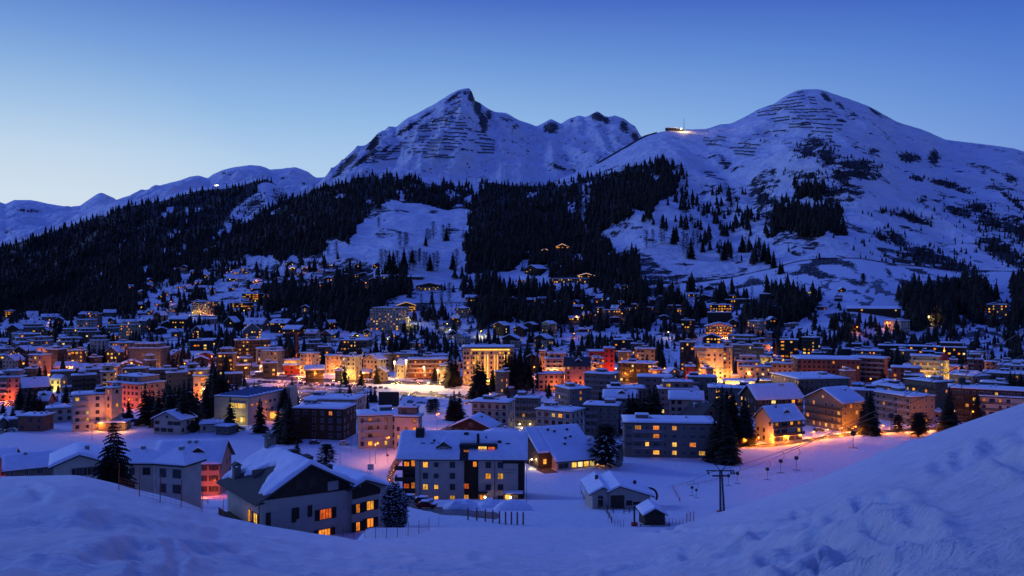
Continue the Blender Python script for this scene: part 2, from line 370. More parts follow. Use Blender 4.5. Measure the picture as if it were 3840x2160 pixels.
def layer(u0, u1, du, crest, crestD, baseD, basev, nd, namp, seed, exp=1.0, rid=30):
    U = np.arange(u0, u1, du); t = np.linspace(0, 1.12, nd)
    vr = itp(U, crest)[:, None]; Dr = itp(U, crestD)[:, None]; D0 = itp(U, baseD)[:, None]; v0 = itp(U, basev)[:, None]
    zr = (1080-vr)/F*Dr; z0 = (1080-v0)/F*D0
    D = D0+(Dr-D0)*t[None, :]
    z = z0+(zr-z0)*np.clip(t, 0, 1)[None, :]**exp-np.clip(t-1, 0, 1)[None, :]*(Dr-D0)*1.0
    X = (U[:, None]-1920)/F*D
    a = np.clip(t/.12, 0, 1)[None, :]*np.clip((1-t)/.22, .09, 1)[None, :]
    z = z+a*(fbm(X/(namp*3.2), D/(namp*4.5), 5, seed)*namp+ridged(X/(namp*1.6)+D/2600, D/(namp*6), 5, seed+3)*rid)
    return U, D, X, z
C4 = [(-900,1020),(-300,975),(0,922),(121,883),(270,835),(367,782),(435,755),(520,752),(604,743),(744,705),(870,690),(966,668),(1000,661),(1033,681),(1075,712),(1115,738),(1200,790),(1300,840)]
L4 = layer(-820, 1300, 9, C4, [(-900,2300),(0,2400),(1000,2900),(1300,2900)], [(-900,1120),(1300,1250)], [(-900,1230),(1300,1230)], 150, 60, 61)
C5 = [(200,860),(300,800),(435,750),(531,717),(640,684),(676,676),(715,659),(744,657),(778,668),(800,652),(836,637),(880,627),(937,618),(975,621),(1012,635),(1062,631),(1107,625),(1157,644),(1182,666),(1219,664),(1260,690),(1400,760)]
L5 = layer(200, 1400, 7, C5, [(200,4600),(1400,5000)], [(200,2900),(1400,2900)], [(200,900),(1400,850)], 120, 70, 71, 1.0, 85)
C6 = [(-900,700),(-300,735),(0,758),(19,765),(53,750),(101,749),(121,750),(198,767),(266,776),(300,771),(367,726),(382,722),(425,741),(440,752),(520,790),(700,850)]
L6 = layer(-820, 700, 7, C6, [(-900,7400),(700,7400)], [(-900,3000),(700,3400)], [(-900,1020),(700,950)], 110, 90, 81, 1.0, 110)
C3 = [(1080,800),(1180,700),(1219,664),(1240,635),(1281,606),(1339,553),(1372,546),(1430,499),(1459,474),(1484,478),(1530,441),(1613,399),(1716,337),(1737,332),(1760,330),(1770,346),(1782,379),(1803,389),(1824,404),(1853,420),(1898,424),(1950,453),(2012,474),(2066,447),(2103,466),(2132,445),(2169,433),(2194,439),(2240,417),(2273,439),(2306,432),(2339,443),(2384,478),(2403,515),(2450,560),(2520,640),(2640,700)]
L3 = layer(1080, 2640, 6, C3, [(1080,2700),(1400,3300),(1737,3600),(1950,4100),(2100,4300),(2640,4300)], [(1080,2200),(1200,2280),(2000,2290),(2314,2480),(2640,2600)], [(1080,830),(1219,720),(1550,700),(1700,715),(2040,730),(2314,620),(2640,560)], 230, 60, 91, .92, 74)

# ---------------- rock, woodland and road masks (real surface cover, per vertex)
R3X = lambda Ux, V: np.maximum(smap(Ux, V, ROCK3), np.clip((ridged(Ux/34, V/26, 4, 620)-.14)*3.2, 0, .45)*((V-330) < (Ux-1200)*.2+330))
ROCK3 = [(1300,612,75,16,-.75,.9),(1400,540,48,22,-.9,.9),(1370,592,90,13,-.62,.9),(1270,650,50,12,-.6,.8),(1530,480,75,12,-.6,.8),(1600,430,60,10,-.55,.7),(1700,365,50,12,-.6,.8),(1790,400,18,48,-.1,1),(1812,455,20,50,-.2,1),(1768,362,16,34,0,.9),(1832,430,20,26,0,.8),(1745,348,14,14,0,.7),(1900,447,42,16,.4,.6),(1937,470,25,16,0,.6),(2066,480,34,26,0,1),(2240,437,34,20,.3,.95),(2272,452,20,16,.5,.9),(2340,475,22,34,-.3,.8),(2382,512,16,26,-.4,.9),(2145,452,8,12,0,.8),(2090,625,70,14,.35,.7),(2125,600,50,10,.4,.5),(1955,520,12,14,0,.5),(1660,440,50,9,-.5,.6),(1560,530,60,10,-.5,.6),(1480,560,60,9,-.6,.7),(1740,560,26,8,0,.6),(1445,560,30,14,-.7,.7)]
ROCK2 = [(3059,532,60,34,.2,.75),(3026,565,64,34,0,.75),(3105,592,70,44,.5,.8),(3213,623,100,28,.1,.9),(3233,655,80,22,.1,.9),(3155,664,60,34,.4,.8),(3411,590,60,22,.1,.9),(3440,669,36,13,.2,.8),(3503,590,28,40,0,.85),(3279,565,30,12,.2,.8),(3544,689,72,15,.25,1),(3606,712,52,10,.25,.9),(3035,660,110,22,.1,.75),(3097,364,34,13,.8,.85),(3150,395,42,13,.7,.7),(3200,432,26,10,.4,.7),(3280,420,44,8,.65,.8),(3155,453,30,9,0,.8),(3022,461,60,9,.05,.7),(3594,793,74,20,.3,.95),(3668,780,50,25,.1,.95),(3730,838,110,36,.4,.8),(3834,870,60,60,0,.75),(3337,797,70,16,.2,.6),(3420,818,90,22,.3,.8),(3461,751,32,9,.1,.8),(3792,672,40,20,.6,.8),(3800,755,95,12,.7,.9),(3088,716,130,26,.1,.8),(2860,755,70,54,.2,.7),(2873,532,30,20,0,.5),(3364,897,60,30,.6,.9),(3480,967,130,42,.25,.85),(3577,1000,80,26,.1,.9),(3752,936,120,50,.6,.85),(3791,850,70,28,.5,.8),(3306,889,40,20,.5,.8),(3333,1022,30,9,.95,.9),(3073,1029,62,5,.35,.9),(2987,955,34,7,.4,.9),(2720,615,54,24,.8,.7),(2666,652,60,22,.3,.6),(2852,735,60,40,.4,.7),(2873,797,60,40,0,.6),(2562,631,30,18,0,.5),(3250,930,120,12,.9,.35),(2540,950,60,30,.3,.35),(2340,850,90,30,.1,.6),(2440,900,60,12,.2,.7),(2300,880,40,16,.2,.6),(2560,990,70,12,0,.6),(2650,1100,40,5,0,.5),(3520,1255,30,8,.7,.9),(3590,1265,22,20,.2,1),(3585,1290,18,8,0,.9),(3640,1270,22,6,.3,.8),(2940,1225,100,5,.2,.8),(3700,1205,110,16,.1,1),(3560,1260,60,10,.8,.6),(3640,1010,40,5,.3,.5),(3150,960,50,6,.3,.5),(3000,1010,40,5,.1,.4),(3250,1060,14,5,0,.7),(3270,1075,20,9,0,.7),(2200,1265,50,14,0,.7),(2560,1245,90,14,.12,.9),(2080,1285,40,10,.1,.5),(2480,1075,24,5,0,.8),(2690,1065,50,3,.05,.9),(2420,1035,24,5,.3,.7),(1550,880,20,6,0,.5),(1420,930,50,6,.3,.5),(1490,880,30,5,.2,.4),(1440,825,12,8,0,.6),(1660,850,14,5,0,.5),(1830,1055,56,3,0,.9),(1330,1160,60,8,0,.6),(1420,1190,160,6,0,.5)]
ROCK5 = [(838,650,12,8,0,.8),(865,655,8,6,0,.7),(1060,668,10,8,0,.8),(1140,690,10,9,0,.8),(1115,738,18,6,.6,.5),(930,640,14,5,.3,.5),(1010,660,14,5,.3,.5)]
ROCK6 = [(110,790,66,9,.05,.8),(30,870,40,14,.3,.6),(320,780,14,8,0,.4),(15,920,36,14,.4,.6)]
ROCK4 = [(950,770,100,48,-.4,.62),(1050,735,50,40,.5,.62),(870,830,40,30,-.4,.55),(520,745,20,8,0,.6),(500,760,40,8,0,.5)]
W4 = [(-900,1240),(-900,1030),(-300,985),(0,930),(121,893),(270,845),(330,825),(400,800),(470,775),(604,755),(744,715),(870,705),(966,678),(1000,672),(1033,690),(1115,745),(1300,850),(1300,1240)]
W4_HOLES = [(640,786,14,12),(700,792,8,16),(742,786,8,10),(614,806,12,10),(700,830,6,8),(655,868,8,10),(670,870,8,6),(640,888,14,16),(615,965,18,12),(622,940,5,12),(690,925,5,12),(470,905,5,8),(450,920,6,10),(487,1060,26,12),(440,1100,18,16),(455,1130,9,16),(420,1110,6,20),(312,1075,5,14),(370,1030,14,6),(400,790,18,24,.5),(460,770,16,12),(545,1010,8,14),(560,1060,6,12),(590,1080,6,9),(670,955,9,6),(825,880,10,30,.3),(800,900,10,14),(855,850,20,24),(980,755,90,36,-.35),(915,800,60,36,-.4),(1055,720,40,30,.4),(1000,705,40,22),(540,905,4,10),(520,1150,22,12),(330,1160,12,14)]
W2 = [
 [(600,1010),(700,965),(800,915),(900,865),(1000,810),(1115,745),(1219,696),(1300,672),(1400,664),(1476,650),(1500,668),(1560,668),(1640,695),(1700,684),(1760,694),(1775,668),(1830,655),(1870,665),(1930,694),(1960,706),(2040,699),(2120,686),(2200,672),(2260,652),(2320,642),(2400,622),(2480,603),(2530,608),(2545,640),(2535,700),(2520,740),(2480,770),(2440,790),(2380,800),(2350,830),(2290,850),(2240,885),(2290,960),(2310,1040),(2200,1020),(2130,1010),(2040,990),(1960,1010),(1900,1020),(1800,1010),(1755,1010),(1730,960),(1755,880),(1772,800),(1740,778),(1640,768),(1560,754),(1500,750),(1450,760),(1395,792),(1360,820),(1330,880),(1262,898),(1222,918),(1200,960),(1130,955),(1060,985),(980,965),(900,975),(800,985),(700,1020),(600,1035)],
 [(985,1060),(1060,1043),(1200,1062),(1260,1035),(1330,1025),(1420,1040),(1440,1060),(1440,1130),(1400,1180),(1330,1235),(1290,1200),(1200,1178),(1000,1178),(975,1150)],
 [(1430,1030),(1500,1030),(1530,1060),(1560,1100),(1500,1120),(1440,1140)],
 [(1900,1090),(2070,1080),(2180,1100),(2220,1070),(2300,1085),(2480,1105),(2510,1165),(2440,1235),(2300,1220),(2100,1222),(1950,1210),(1890,1160)],
 [(1800,1060),(1870,1075),(1920,1100),(1900,1210),(1790,1220),(1760,1150)],
 [(1930,990),(2090,985),(2270,1000),(2290,1060),(2230,1085),(2190,1060),(2100,1045),(2060,1020),(1980,1040)],
 [(2310,975),(2350,948),(2385,965),(2397,1060),(2340,1080),(2300,1045)],
 [(2500,1150),(2560,1140),(2568,1205),(2508,1212)],
 [(2790,1150),(2830,1105),(2900,1090),(3000,1095),(3015,1190),(2960,1235),(2880,1245),(2795,1245)],
 [(3370,1115),(3430,1095),(3500,1090),(3560,1112),(3575,1170),(3560,1222),(3400,1226)],
 [(3545,1085),(3600,1075),(3690,1070),(3722,1100),(3715,1185),(3575,1185)],
 [(3600,1185),(3790,1195),(3835,1225),(3700,1222),(3640,1200)],
 [(3790,1070),(3900,1060),(4100,1080),(4100,1225),(3795,1225)],
 [(2908,770),(2960,762),(3060,785),(3150,792),(3175,880),(3100,884),(2890,880)],
 [(2985,692),(3040,688),(3075,692),(3085,742),(2990,748)],
 [(800,1175),(880,1170),(900,1215),(820,1215)],
]
WTHIN = [[(640,1010),(760,985),(1000,985),(1060,1000),(1000,1040),(960,1060),(920,1130),(900,1060),(860,1040),(800,1120),(700,1150),(640,1160),(560,1180),(420,1200),(440,1150),(520,1080)],
 [(1000,1040),(1200,955),(1250,1000),(1420,1020),(1430,1045),(1320,1030),(1000,1062)], [(1700,1050),(1880,1040),(1900,1120),(1760,1120)], [(2480,1090),(2800,1110),(2800,1190),(2500,1200)], [(3000,1120),(3060,1110),(3060,1190),(3000,1200)], [(160,1160),(480,1160),(520,1210),(100,1215)], [(1040,1190),(1380,1190),(1400,1240),(1100,1250)], [(2060,960),(2300,960),(2300,1080),(2060,1060)], [(2000,1200),(2420,1200),(2420,1235),(1960,1240)]]
W2.append([(-500,1225),(-400,1190),(0,1185),(200,1148),(400,1078),(600,998),(700,960),(700,1000),(640,1040),(560,1090),(500,1150),(430,1185),(300,1200),(200,1185),(0,1200)])
W2_HOLES = [(1010,880,9,8),(1095,795,6,10),(1275,745,6,16),(1370,745,16,12),(1400,770,10,9),(1500,730,18,12),(1520,705,10,8),(1540,720,8,14),(1720,705,26,6),(1700,735,26,14),(1780,700,16,34,.2),(1765,735,14,18),(2195,720,14,30,.2),(2188,760,20,30),(2183,800,14,30),(2192,835,24,14),(2212,870,18,16),(2000,735,5,8),(2140,765,4,20),(2145,790,6,18),(2010,735,4,5),(2406,640,5,5),(2445,665,16,8),(2360,800,12,6),(2330,835,40,10),(2340,860,40,10),(1990,955,26,14),(2150,975,40,22),(2080,1000,60,10),(1960,1000,30,18),(1300,925,5,20),(2200,1110,60,16),(2130,1090,40,10),(2440,1110,20,16),(860,1180,5,8)]
def inpoly(u, v, poly):
    u = np.asarray(u); v = np.asarray(v); r = np.zeros(np.broadcast(u, v).shape, bool); n = len(poly); j = n-1
    for i in range(n):
        xi, yi = poly[i]; xj, yj = poly[j]
        if yi != yj:
            c = ((yi > v) != (yj > v)) & (u < (xj-xi)*(v-yi)/(yj-yi)+xi); r ^= c
        j = i
    return r
def smap(U, V, blobs):
    r = np.zeros(np.broadcast(U, V).shape)
    for c in blobs: r = np.maximum(r, blob(U, V, c)*(c[5] if len(c) > 5 else 1))
    return r
def warp(u, v):
    return u+46*(noise2(u/38., v/24., 301)-.5)+16*(noise2(u/11., v/8., 303)-.5), v+34*(noise2(u/42., v/30., 302)-.5)+10*(noise2(u/9., v/7., 304)-.5)
def wood2(u, v):
    u0_, v0_ = u, v; u, v = warp(u, v)
    w = np.zeros(np.broadcast(u, v).shape, bool)
    for p in W2: w |= inpoly(u, v, p)
    w &= ~(smap(u, v, W2_HOLES) > .42)
    for i_, p in enumerate(WTHIN): w |= inpoly(u, v, p) & (noise2(u0_/24., v0_/13., 411) > (.66 if i_ in (0, 5) else .55))
    return w
def wood4(u, v):
    return inpoly(u, v, W4) & ~(smap(u, v, W4_HOLES) > .42)
def grid_faces(nu, nd):
    i = np.arange(nu-1)[:, None]*nd+np.arange(nd-1)[None, :]
    return np.stack([i, i+nd, i+nd+1, i+1], -1).reshape(-1, 4)
def ground(name, X, Y, Z, U, mt, rock, wood, road, label=None):
    nu, nd = Z.shape
    me = mesh_np(name, np.stack([X, Y, Z], -1).reshape(-1, 3), [grid_faces(nu, nd)], [mt], smooth=True, attrs={'rock': rock, 'wood': wood, 'road': road})
    o = link(name, me); tag(o, label, kind='structure'); return o
VA = 1080-F*ZA/dd; VB = 1080-F*ZB/DB[None, :]; UBx = UB[:, None]+0*VB; UAx = UA[:, None]+0*VA
# roads and cleared asphalt in the valley: polylines (u, v, half-width in px) on the visible ground
ROADS = [([(880,1412),(960,1414),(1100,1420),(1250,1427),(1400,1432),(1600,1438),(1780,1437),(1900,1436),(2000,1432),(2100,1432),(2300,1440),(2420,1425),(2480,1425)], 7),
 ([(2700,1676),(2780,1674),(2900,1670),(3000,1656),(3100,1640),(3250,1622),(3400,1612),(3520,1606),(3640,1595)], 6),
 ([(1490,1880),(1470,1830),(1462,1790),(1478,1750),(1500,1715),(1560,1672),(1640,1630),(1710,1595)], 13),
 ([(-60,1640),(60,1600),(100,1580)], 9), ([(0,1380),(120,1385),(260,1372),(330,1370)], 9),
 ([(800,1480),(850,1475),(900,1470)], 7), ([(1480,1880),(1560,1895),(1650,1915),(1760,1925),(1860,1935)], 13),
 ([(1940,1410),(1990,1430),(1900,1440)], 12), ([(2600,1440),(2800,1440),(3000,1420)], 9), ([(2420,1640),(2380,1660),(2330,1680),(2320,1740)], 14), ([(3440,1425),(3560,1425)], 9)]
road = np.zeros_like(VA)
for pts, w in ROADS:
    for (a, b), (c, d) in zip(pts[:-1], pts[1:]):
        L2_ = (c-a)**2+(d-b)**2; t = np.clip(((UAx-a)*(c-a)+(VA-b)*(d-b))/L2_, 0, 1)
        dist = np.hypot(UAx-(a+t*(c-a)), (VA-(b+t*(d-b)))); road = np.maximum(road, np.clip(1.3-dist/w*.8, 0, 1)*(DA[None, :] > Dcr))
PARKP = [(960,1452),(1120,1441),(1330,1449),(1430,1462),(1400,1482),(1330,1488),(1120,1484),(960,1470)]
pk = inpoly(UAx, VA, PARKP) & (DA[None, :] > 200); road = np.maximum(road, pk*(.56+.9*fbm(XA/30, YA/3.2, 3, 13)))
strip2 = inpoly(UAx, VA, [(1500,1471),(1680,1478),(1675,1490),(1500,1482)]) | inpoly(UAx, VA, [(1500,1500),(1600,1505),(1600,1512),(1500,1508)])
road = np.maximum(road, strip2*.9*(DA[None, :] > 200))
town = np.clip((dd-290)/120, 0, 1)*np.clip((1150-dd)/250, 0, 1)
tn = noise2(XA/16+5, YA/22, 501)*.6+noise2(XA/5, YA/9, 502)*.4
road = np.maximum(road, town*np.clip((tn-.53)*6, 0, .8)*(road < .1)*(bank < .2))
rockA = smap(UAx, VA, ROCK2)*(DA[None, :] > 500)
rockA = np.maximum(rockA, np.clip((dd-800)/150, 0, 1)*np.clip((noise2(XA/24, YA/30, 511)-.60)*4, 0, .7))
woodA = wood2(UAx, VA)*(DA[None, :] > 500)*1.0
gA = ground('snow_ground', XA, YA, ZA, UA, M['snow_near'], rockA, woodA, road, 'snow covered slope and valley floor')
pz = np.zeros(1)
gB = ground('snow_mountain_slope', XB, YB, ZB, UB, M['snow_far'], np.maximum(smap(UBx, VB, ROCK2), np.maximum(np.clip((noise2(XB/60, YB/60, 512)-.62)*3, 0, .55)*(VB > 620), np.clip((ridged(XB/90, YB/160+XB/200, 4, 515)-.16)*3, 0, .45)*(UBx > 2500)*(VB < 1020))), wood2(UBx, VB)*1.0, VB*0, 'snowy slope and rounded summit above the town')
def lay(name, L, rk, wd, label):
    U, D, X, Z = L; V = 1080-F*Z/D; Ux = U[:, None]+0*V
    return ground(name, X, D, Z, U, M['snow_far'], (rk(Ux, V) if callable(rk) else smap(Ux, V, rk)), wd(Ux, V) if wd else V*0, V*0, label)
lay('snow_mountain_peak', L3, R3X, None, 'pointed snowy peak with rock faces')
lay('snow_mountain_ridge', L4, ROCK4, lambda a, b: wood4(a, b)*1.0, 'long dark forested ridge on the left')
lay('snow_mountain_saddle', L5, ROCK5, None, 'smooth snowy mountain behind the forested ridge')
lay('snow_mountain_distant', L6, ROCK6, None, 'distant snowy mountains at the left edge')

# ---------------- placing things on the terrain
def column(U, Z, u):
    k = int(np.clip(np.searchsorted(U, u)-1, 0, len(U)-2)); f = (u-U[k])/(U[k+1]-U[k])
    return Z[k]*(1-f)+Z[k+1]*f
def col_all(u):
    return np.concatenate([DA, DB[DB > DA[-1]]]), np.concatenate([column(UA, ZA, u), column(UB, ZB, u)[DB > DA[-1]]])
def hit(u, v, Dmin=0):
    """ground point seen at a photograph position, nearest first (beyond Dmin)"""
    D, z = col_all(u); vp = 1080-F*z/D; k = np.where((vp <= v) & (D >= Dmin))[0]
    if not len(k): return None
    k = k[0]
    if k > 0 and vp[k-1] > v and D[k-1] >= Dmin:
        t = (vp[k-1]-v)/(vp[k-1]-vp[k]); Dd = D[k-1]+t*(D[k]-D[k-1])
    else: Dd = D[k]
    return Vector(((u-1920)/F*Dd, Dd, float(np.interp(Dd, D, z))))
def gz(x, y):
    u = 1920+F*x/y; D, z = col_all(u); return float(np.interp(y, D, z))
def hit_top(u, vt, h, Dmin=150):
    """foot of something h metres tall whose top shows at (u, vt)"""
    D, z = col_all(u); vp = 1080-F*(z+h)/D; k = np.where((vp <= vt) & (D >= Dmin))[0]
    if not len(k): return None
    k = k[0]; Dd = D[k]
    if k > 0 and D[k-1] >= Dmin and vp[k-1] > vt:
        t = (vp[k-1]-vt)/(vp[k-1]-vp[k]); Dd = D[k-1]+t*(D[k]-D[k-1])
    return Vector(((u-1920)/F*Dd, Dd, float(np.interp(Dd, D, z))))
def hit_layer(L, u, v):
    U, D, X, Z = L; i = np.clip((u-U[0])/(U[1]-U[0]), 0, len(U)-1.001); k = int(i); f = i-k
    Dc_ = D[k]*(1-f)+D[k+1]*f; z = Z[k]*(1-f)+Z[k+1]*f; vp = 1080-F*z/Dc_
    q = np.where(vp <= v)[0]
    if not len(q): return None
    q = q[0]; return Vector(((u-1920)/F*Dc_[q], Dc_[q], z[q]))

# ================================================================== BUILDINGS
NAMED = []     # (object, description words, category, u, v, fixed label or None)
wcache = {}
def win_mesh(w, h, pane, frame, style):
    """window unit at origin (centre), facing -y; style 'n' near (frame only), 'f' far (frame and glazing in one)"""
    key = (round(w, 1), round(h, 1), pane.name if style == 'f' else '', frame.name, style)
    if key in wcache: return wcache[key]
    mb = MB(); t = .09; W2_, H2 = w/2, h/2
    mb.box(-W2_-t, W2_+t, -.07, .02, -H2-t, -H2, 0); mb.box(-W2_-t, W2_+t, -.07, .02, H2, H2+t, 0)
    mb.box(-W2_-t, -W2_, -.07, .02, -H2, H2, 0); mb.box(W2_, W2_+t, -.07, .02, -H2, H2, 0)
    if style == 'n':
        mb.box(-.035, .035, -.06, .015, -H2, H2, 0)
        if w > 1.7: mb.box(-W2_*.5-.03, -W2_*.5+.03, -.058, .012, -H2, H2, 0); mb.box(W2_*.5-.03, W2_*.5+.03, -.058, .012, -H2, H2, 0)
        me = mb.mesh('window', [frame])
    else:
        mb.box(-W2_, W2_, -.04, .01, -H2, H2, 1); me = mb.mesh('window', [frame, pane])
    wcache[key] = me; return me
def pane_mesh(w, h, pane):
    key = ('p', round(w, 1), round(h, 1), pane.name)
    if key not in wcache:
        mb = MB(); mb.box(-w/2, w/2, -.035, .008, -h/2, h/2); wcache[key] = mb.mesh('pane', [pane])
    return wcache[key]
NWIN = [0]
def window(root, x, y, z, w, h, lit, face='F', near=True, frame=None, shutter=False):
    pane = M['glass'] if lit is None else (lit if not isinstance(lit, int) else E[lit])
    frame = frame or M['frame']; rz = {'F': 0, 'R': math.pi/2, 'L': -math.pi/2}[face]
    NWIN[0] += 1
    o = link('window', win_mesh(w, h, pane, frame, 'n' if near else 'f'), root, (x, y, z), rz)
    if near:
        link('pane', pane_mesh(w, h, pane), o, (0, 0, 0))
        if shutter:
            k = ('sh', round(h, 1))
            if k not in wcache:
                mb = MB(); mb.box(-.3, .3, -.09, -.02, -h/2-.05, h/2+.05)
                for q in range(5): mb.box(-.27, .27, -.11, -.085, -h/2+h*(q+.2)/5, -h/2+h*(q+.7)/5)
                wcache[k] = mb.mesh('shutter', [M['b']])
            for sx in (-1, 1): link('shutter', wcache[k], o, (sx*(w/2+.45), 0, 0))
    return o
def litpick(rn, lit, tone):
    if rn.random() > lit: return None
    if tone == 'y': return rn.choice([0, 0, 4, 2])
    if tone == 'r': return rn.choice([1, 3, 1, 2])
    return rn.choice([0, 2, 1, 1, 2, 0, 4])

def chevron(w, d, h, rise, ov, t0, t1, ovy=None, axis='y'):
    """gable roof shell between heights t0..t1 above the slope"""
    sl = rise/(w/2); ovy = ov if ovy is None else ovy
    pts = [(-ov, h-ov*sl+t0), (w/2, h+rise+t0), (w+ov, h-ov*sl+t0), (w+ov, h-ov*sl+t1), (w/2, h+rise+t1), (-ov, h-ov*sl+t1)]
    mb = MB()
    if axis == 'y': mb.prism(pts[::-1], -ovy, d+ovy)
    else: mb.prismx(pts, -ovy, d+ovy)
    return mb
def snow_chevron(w, d, h, rise, ov, t, rn, axis='y', seed=0):
    """snow blanket on a gable roof, soft lumpy surface and rounded lip"""
    sl = rise/(w/2); nx, ny = 17, 13; V = []; L = w+2*ov; Dp = d+2*ov
    sd = rn.randint(0, 999); q = []
    for j in range(ny):
        for i in range(nx):
            a = i/(nx-1); b = j/(ny-1); x = -ov+L*a; y = -ov+Dp*b
            base = h+rise-abs(x-w/2)*sl
            e = min(1, min(a, 1-a)/.07)*min(1, min(b, 1-b)/.07); e = math.sqrt(max(0, 1-(1-e)**2))
            rg = 1-.18*math.exp(-((x-w/2)/(.06*w+.2))**2)
            q.append((x, y, base, (t*(.55+.45*e))*rg, e))
    n = fbm(np.array([p[0] for p in q])/3.2+sd, np.array([p[1] for p in q])/3.2, 3, 5)
    top = [(x, y, b+.06+tt*(1+.5*nn)) for (x, y, b, tt, e), nn in zip(q, n)]
    bot = [(x, y, b+.02) for (x, y, b, tt, e) in q]
    if axis == 'x': top = [(y, x, z) for x, y, z in top]; bot = [(y, x, z) for x, y, z in bot]
    N = nx*ny; fs = []
    for j in range(ny-1):
        for i in range(nx-1):
            k = j*nx+i; f = (k, k+1, k+nx+1, k+nx); fs.append(f if axis == 'y' else f[::-1])
    rim = [i for i in range(nx)]+[j*nx+nx-1 for j in range(1, ny)]+[(ny-1)*nx+i for i in range(nx-2, -1, -1)]+[j*nx for j in range(ny-2, 0, -1)]
    for a, b in zip(rim, rim[1:]+rim[:1]): fs.append((a, a+N, b+N, b) if axis == 'y' else (b, b+N, a+N, a))
    mb = MB(); mb.add(top+bot, fs); return mb
def flat_snow(x0, x1, y0, y1, z, t, rn):
    nx, ny = 13, 11; sd = rn.randint(0, 999); q = []
    for j in range(ny):
        for i in range(nx):
            a = i/(nx-1); b = j/(ny-1); e = min(1, min(a, 1-a)/.06)*min(1, min(b, 1-b)/.07)
            q.append((x0+(x1-x0)*a, y0+(y1-y0)*b, e))
    n = fbm(np.array([p[0] for p in q])/4+sd, np.array([p[1] for p in q])/4, 3, 9)
    top = [(x, y, z+t*(.6+.4*e)*(1+.7*nn)) for (x, y, e), nn in zip(q, n)]; bot = [(x, y, z) for x, y, e in q]; N = nx*ny; fs = []
    for j in range(ny-1):
        for i in range(nx-1): k = j*nx+i; fs.append((k, k+1, k+nx+1, k+nx))
    rim = [i for i in range(nx)]+[j*nx+nx-1 for j in range(1, ny)]+[(ny-1)*nx+i for i in range(nx-2, -1, -1)]+[j*nx for j in range(ny-2, 0, -1)]
    for a, b in zip(rim, rim[1:]+rim[:1]): fs.append((a, a+N, b+N, b))
    mb = MB(); mb.add(top+bot, fs); return mb
def chimney(root, x, y, z, w=.9, d=.7, h=1.6, m=None, cap=True):
    mb = MB(); mb.box(x-w/2, x+w/2, y-d/2, y+d/2, z-1.2, z+h); c = mb.build('chimney', m or M['concrete'], root)
    if cap:
        mb = MB(); mb.slab(x-w/2-.12, x+w/2+.12, y-d/2-.12, y+d/2+.12, z+h+.01, z+h+.30, .15); mb.build('snow_cap', M['roof_snow'], c)
    return c
BOXES = []
COLN = {'w': 'white', 'c': 'cream', 'g': 'grey', 'b': 'brown wooden', 'p': 'pinkish', 'y': 'yellow lit', 'o': 'orange lit', 'r': 'red', 't': 'tan', 'k': 'dark', 'n': 'red brown', 'h': 'pale grey'}
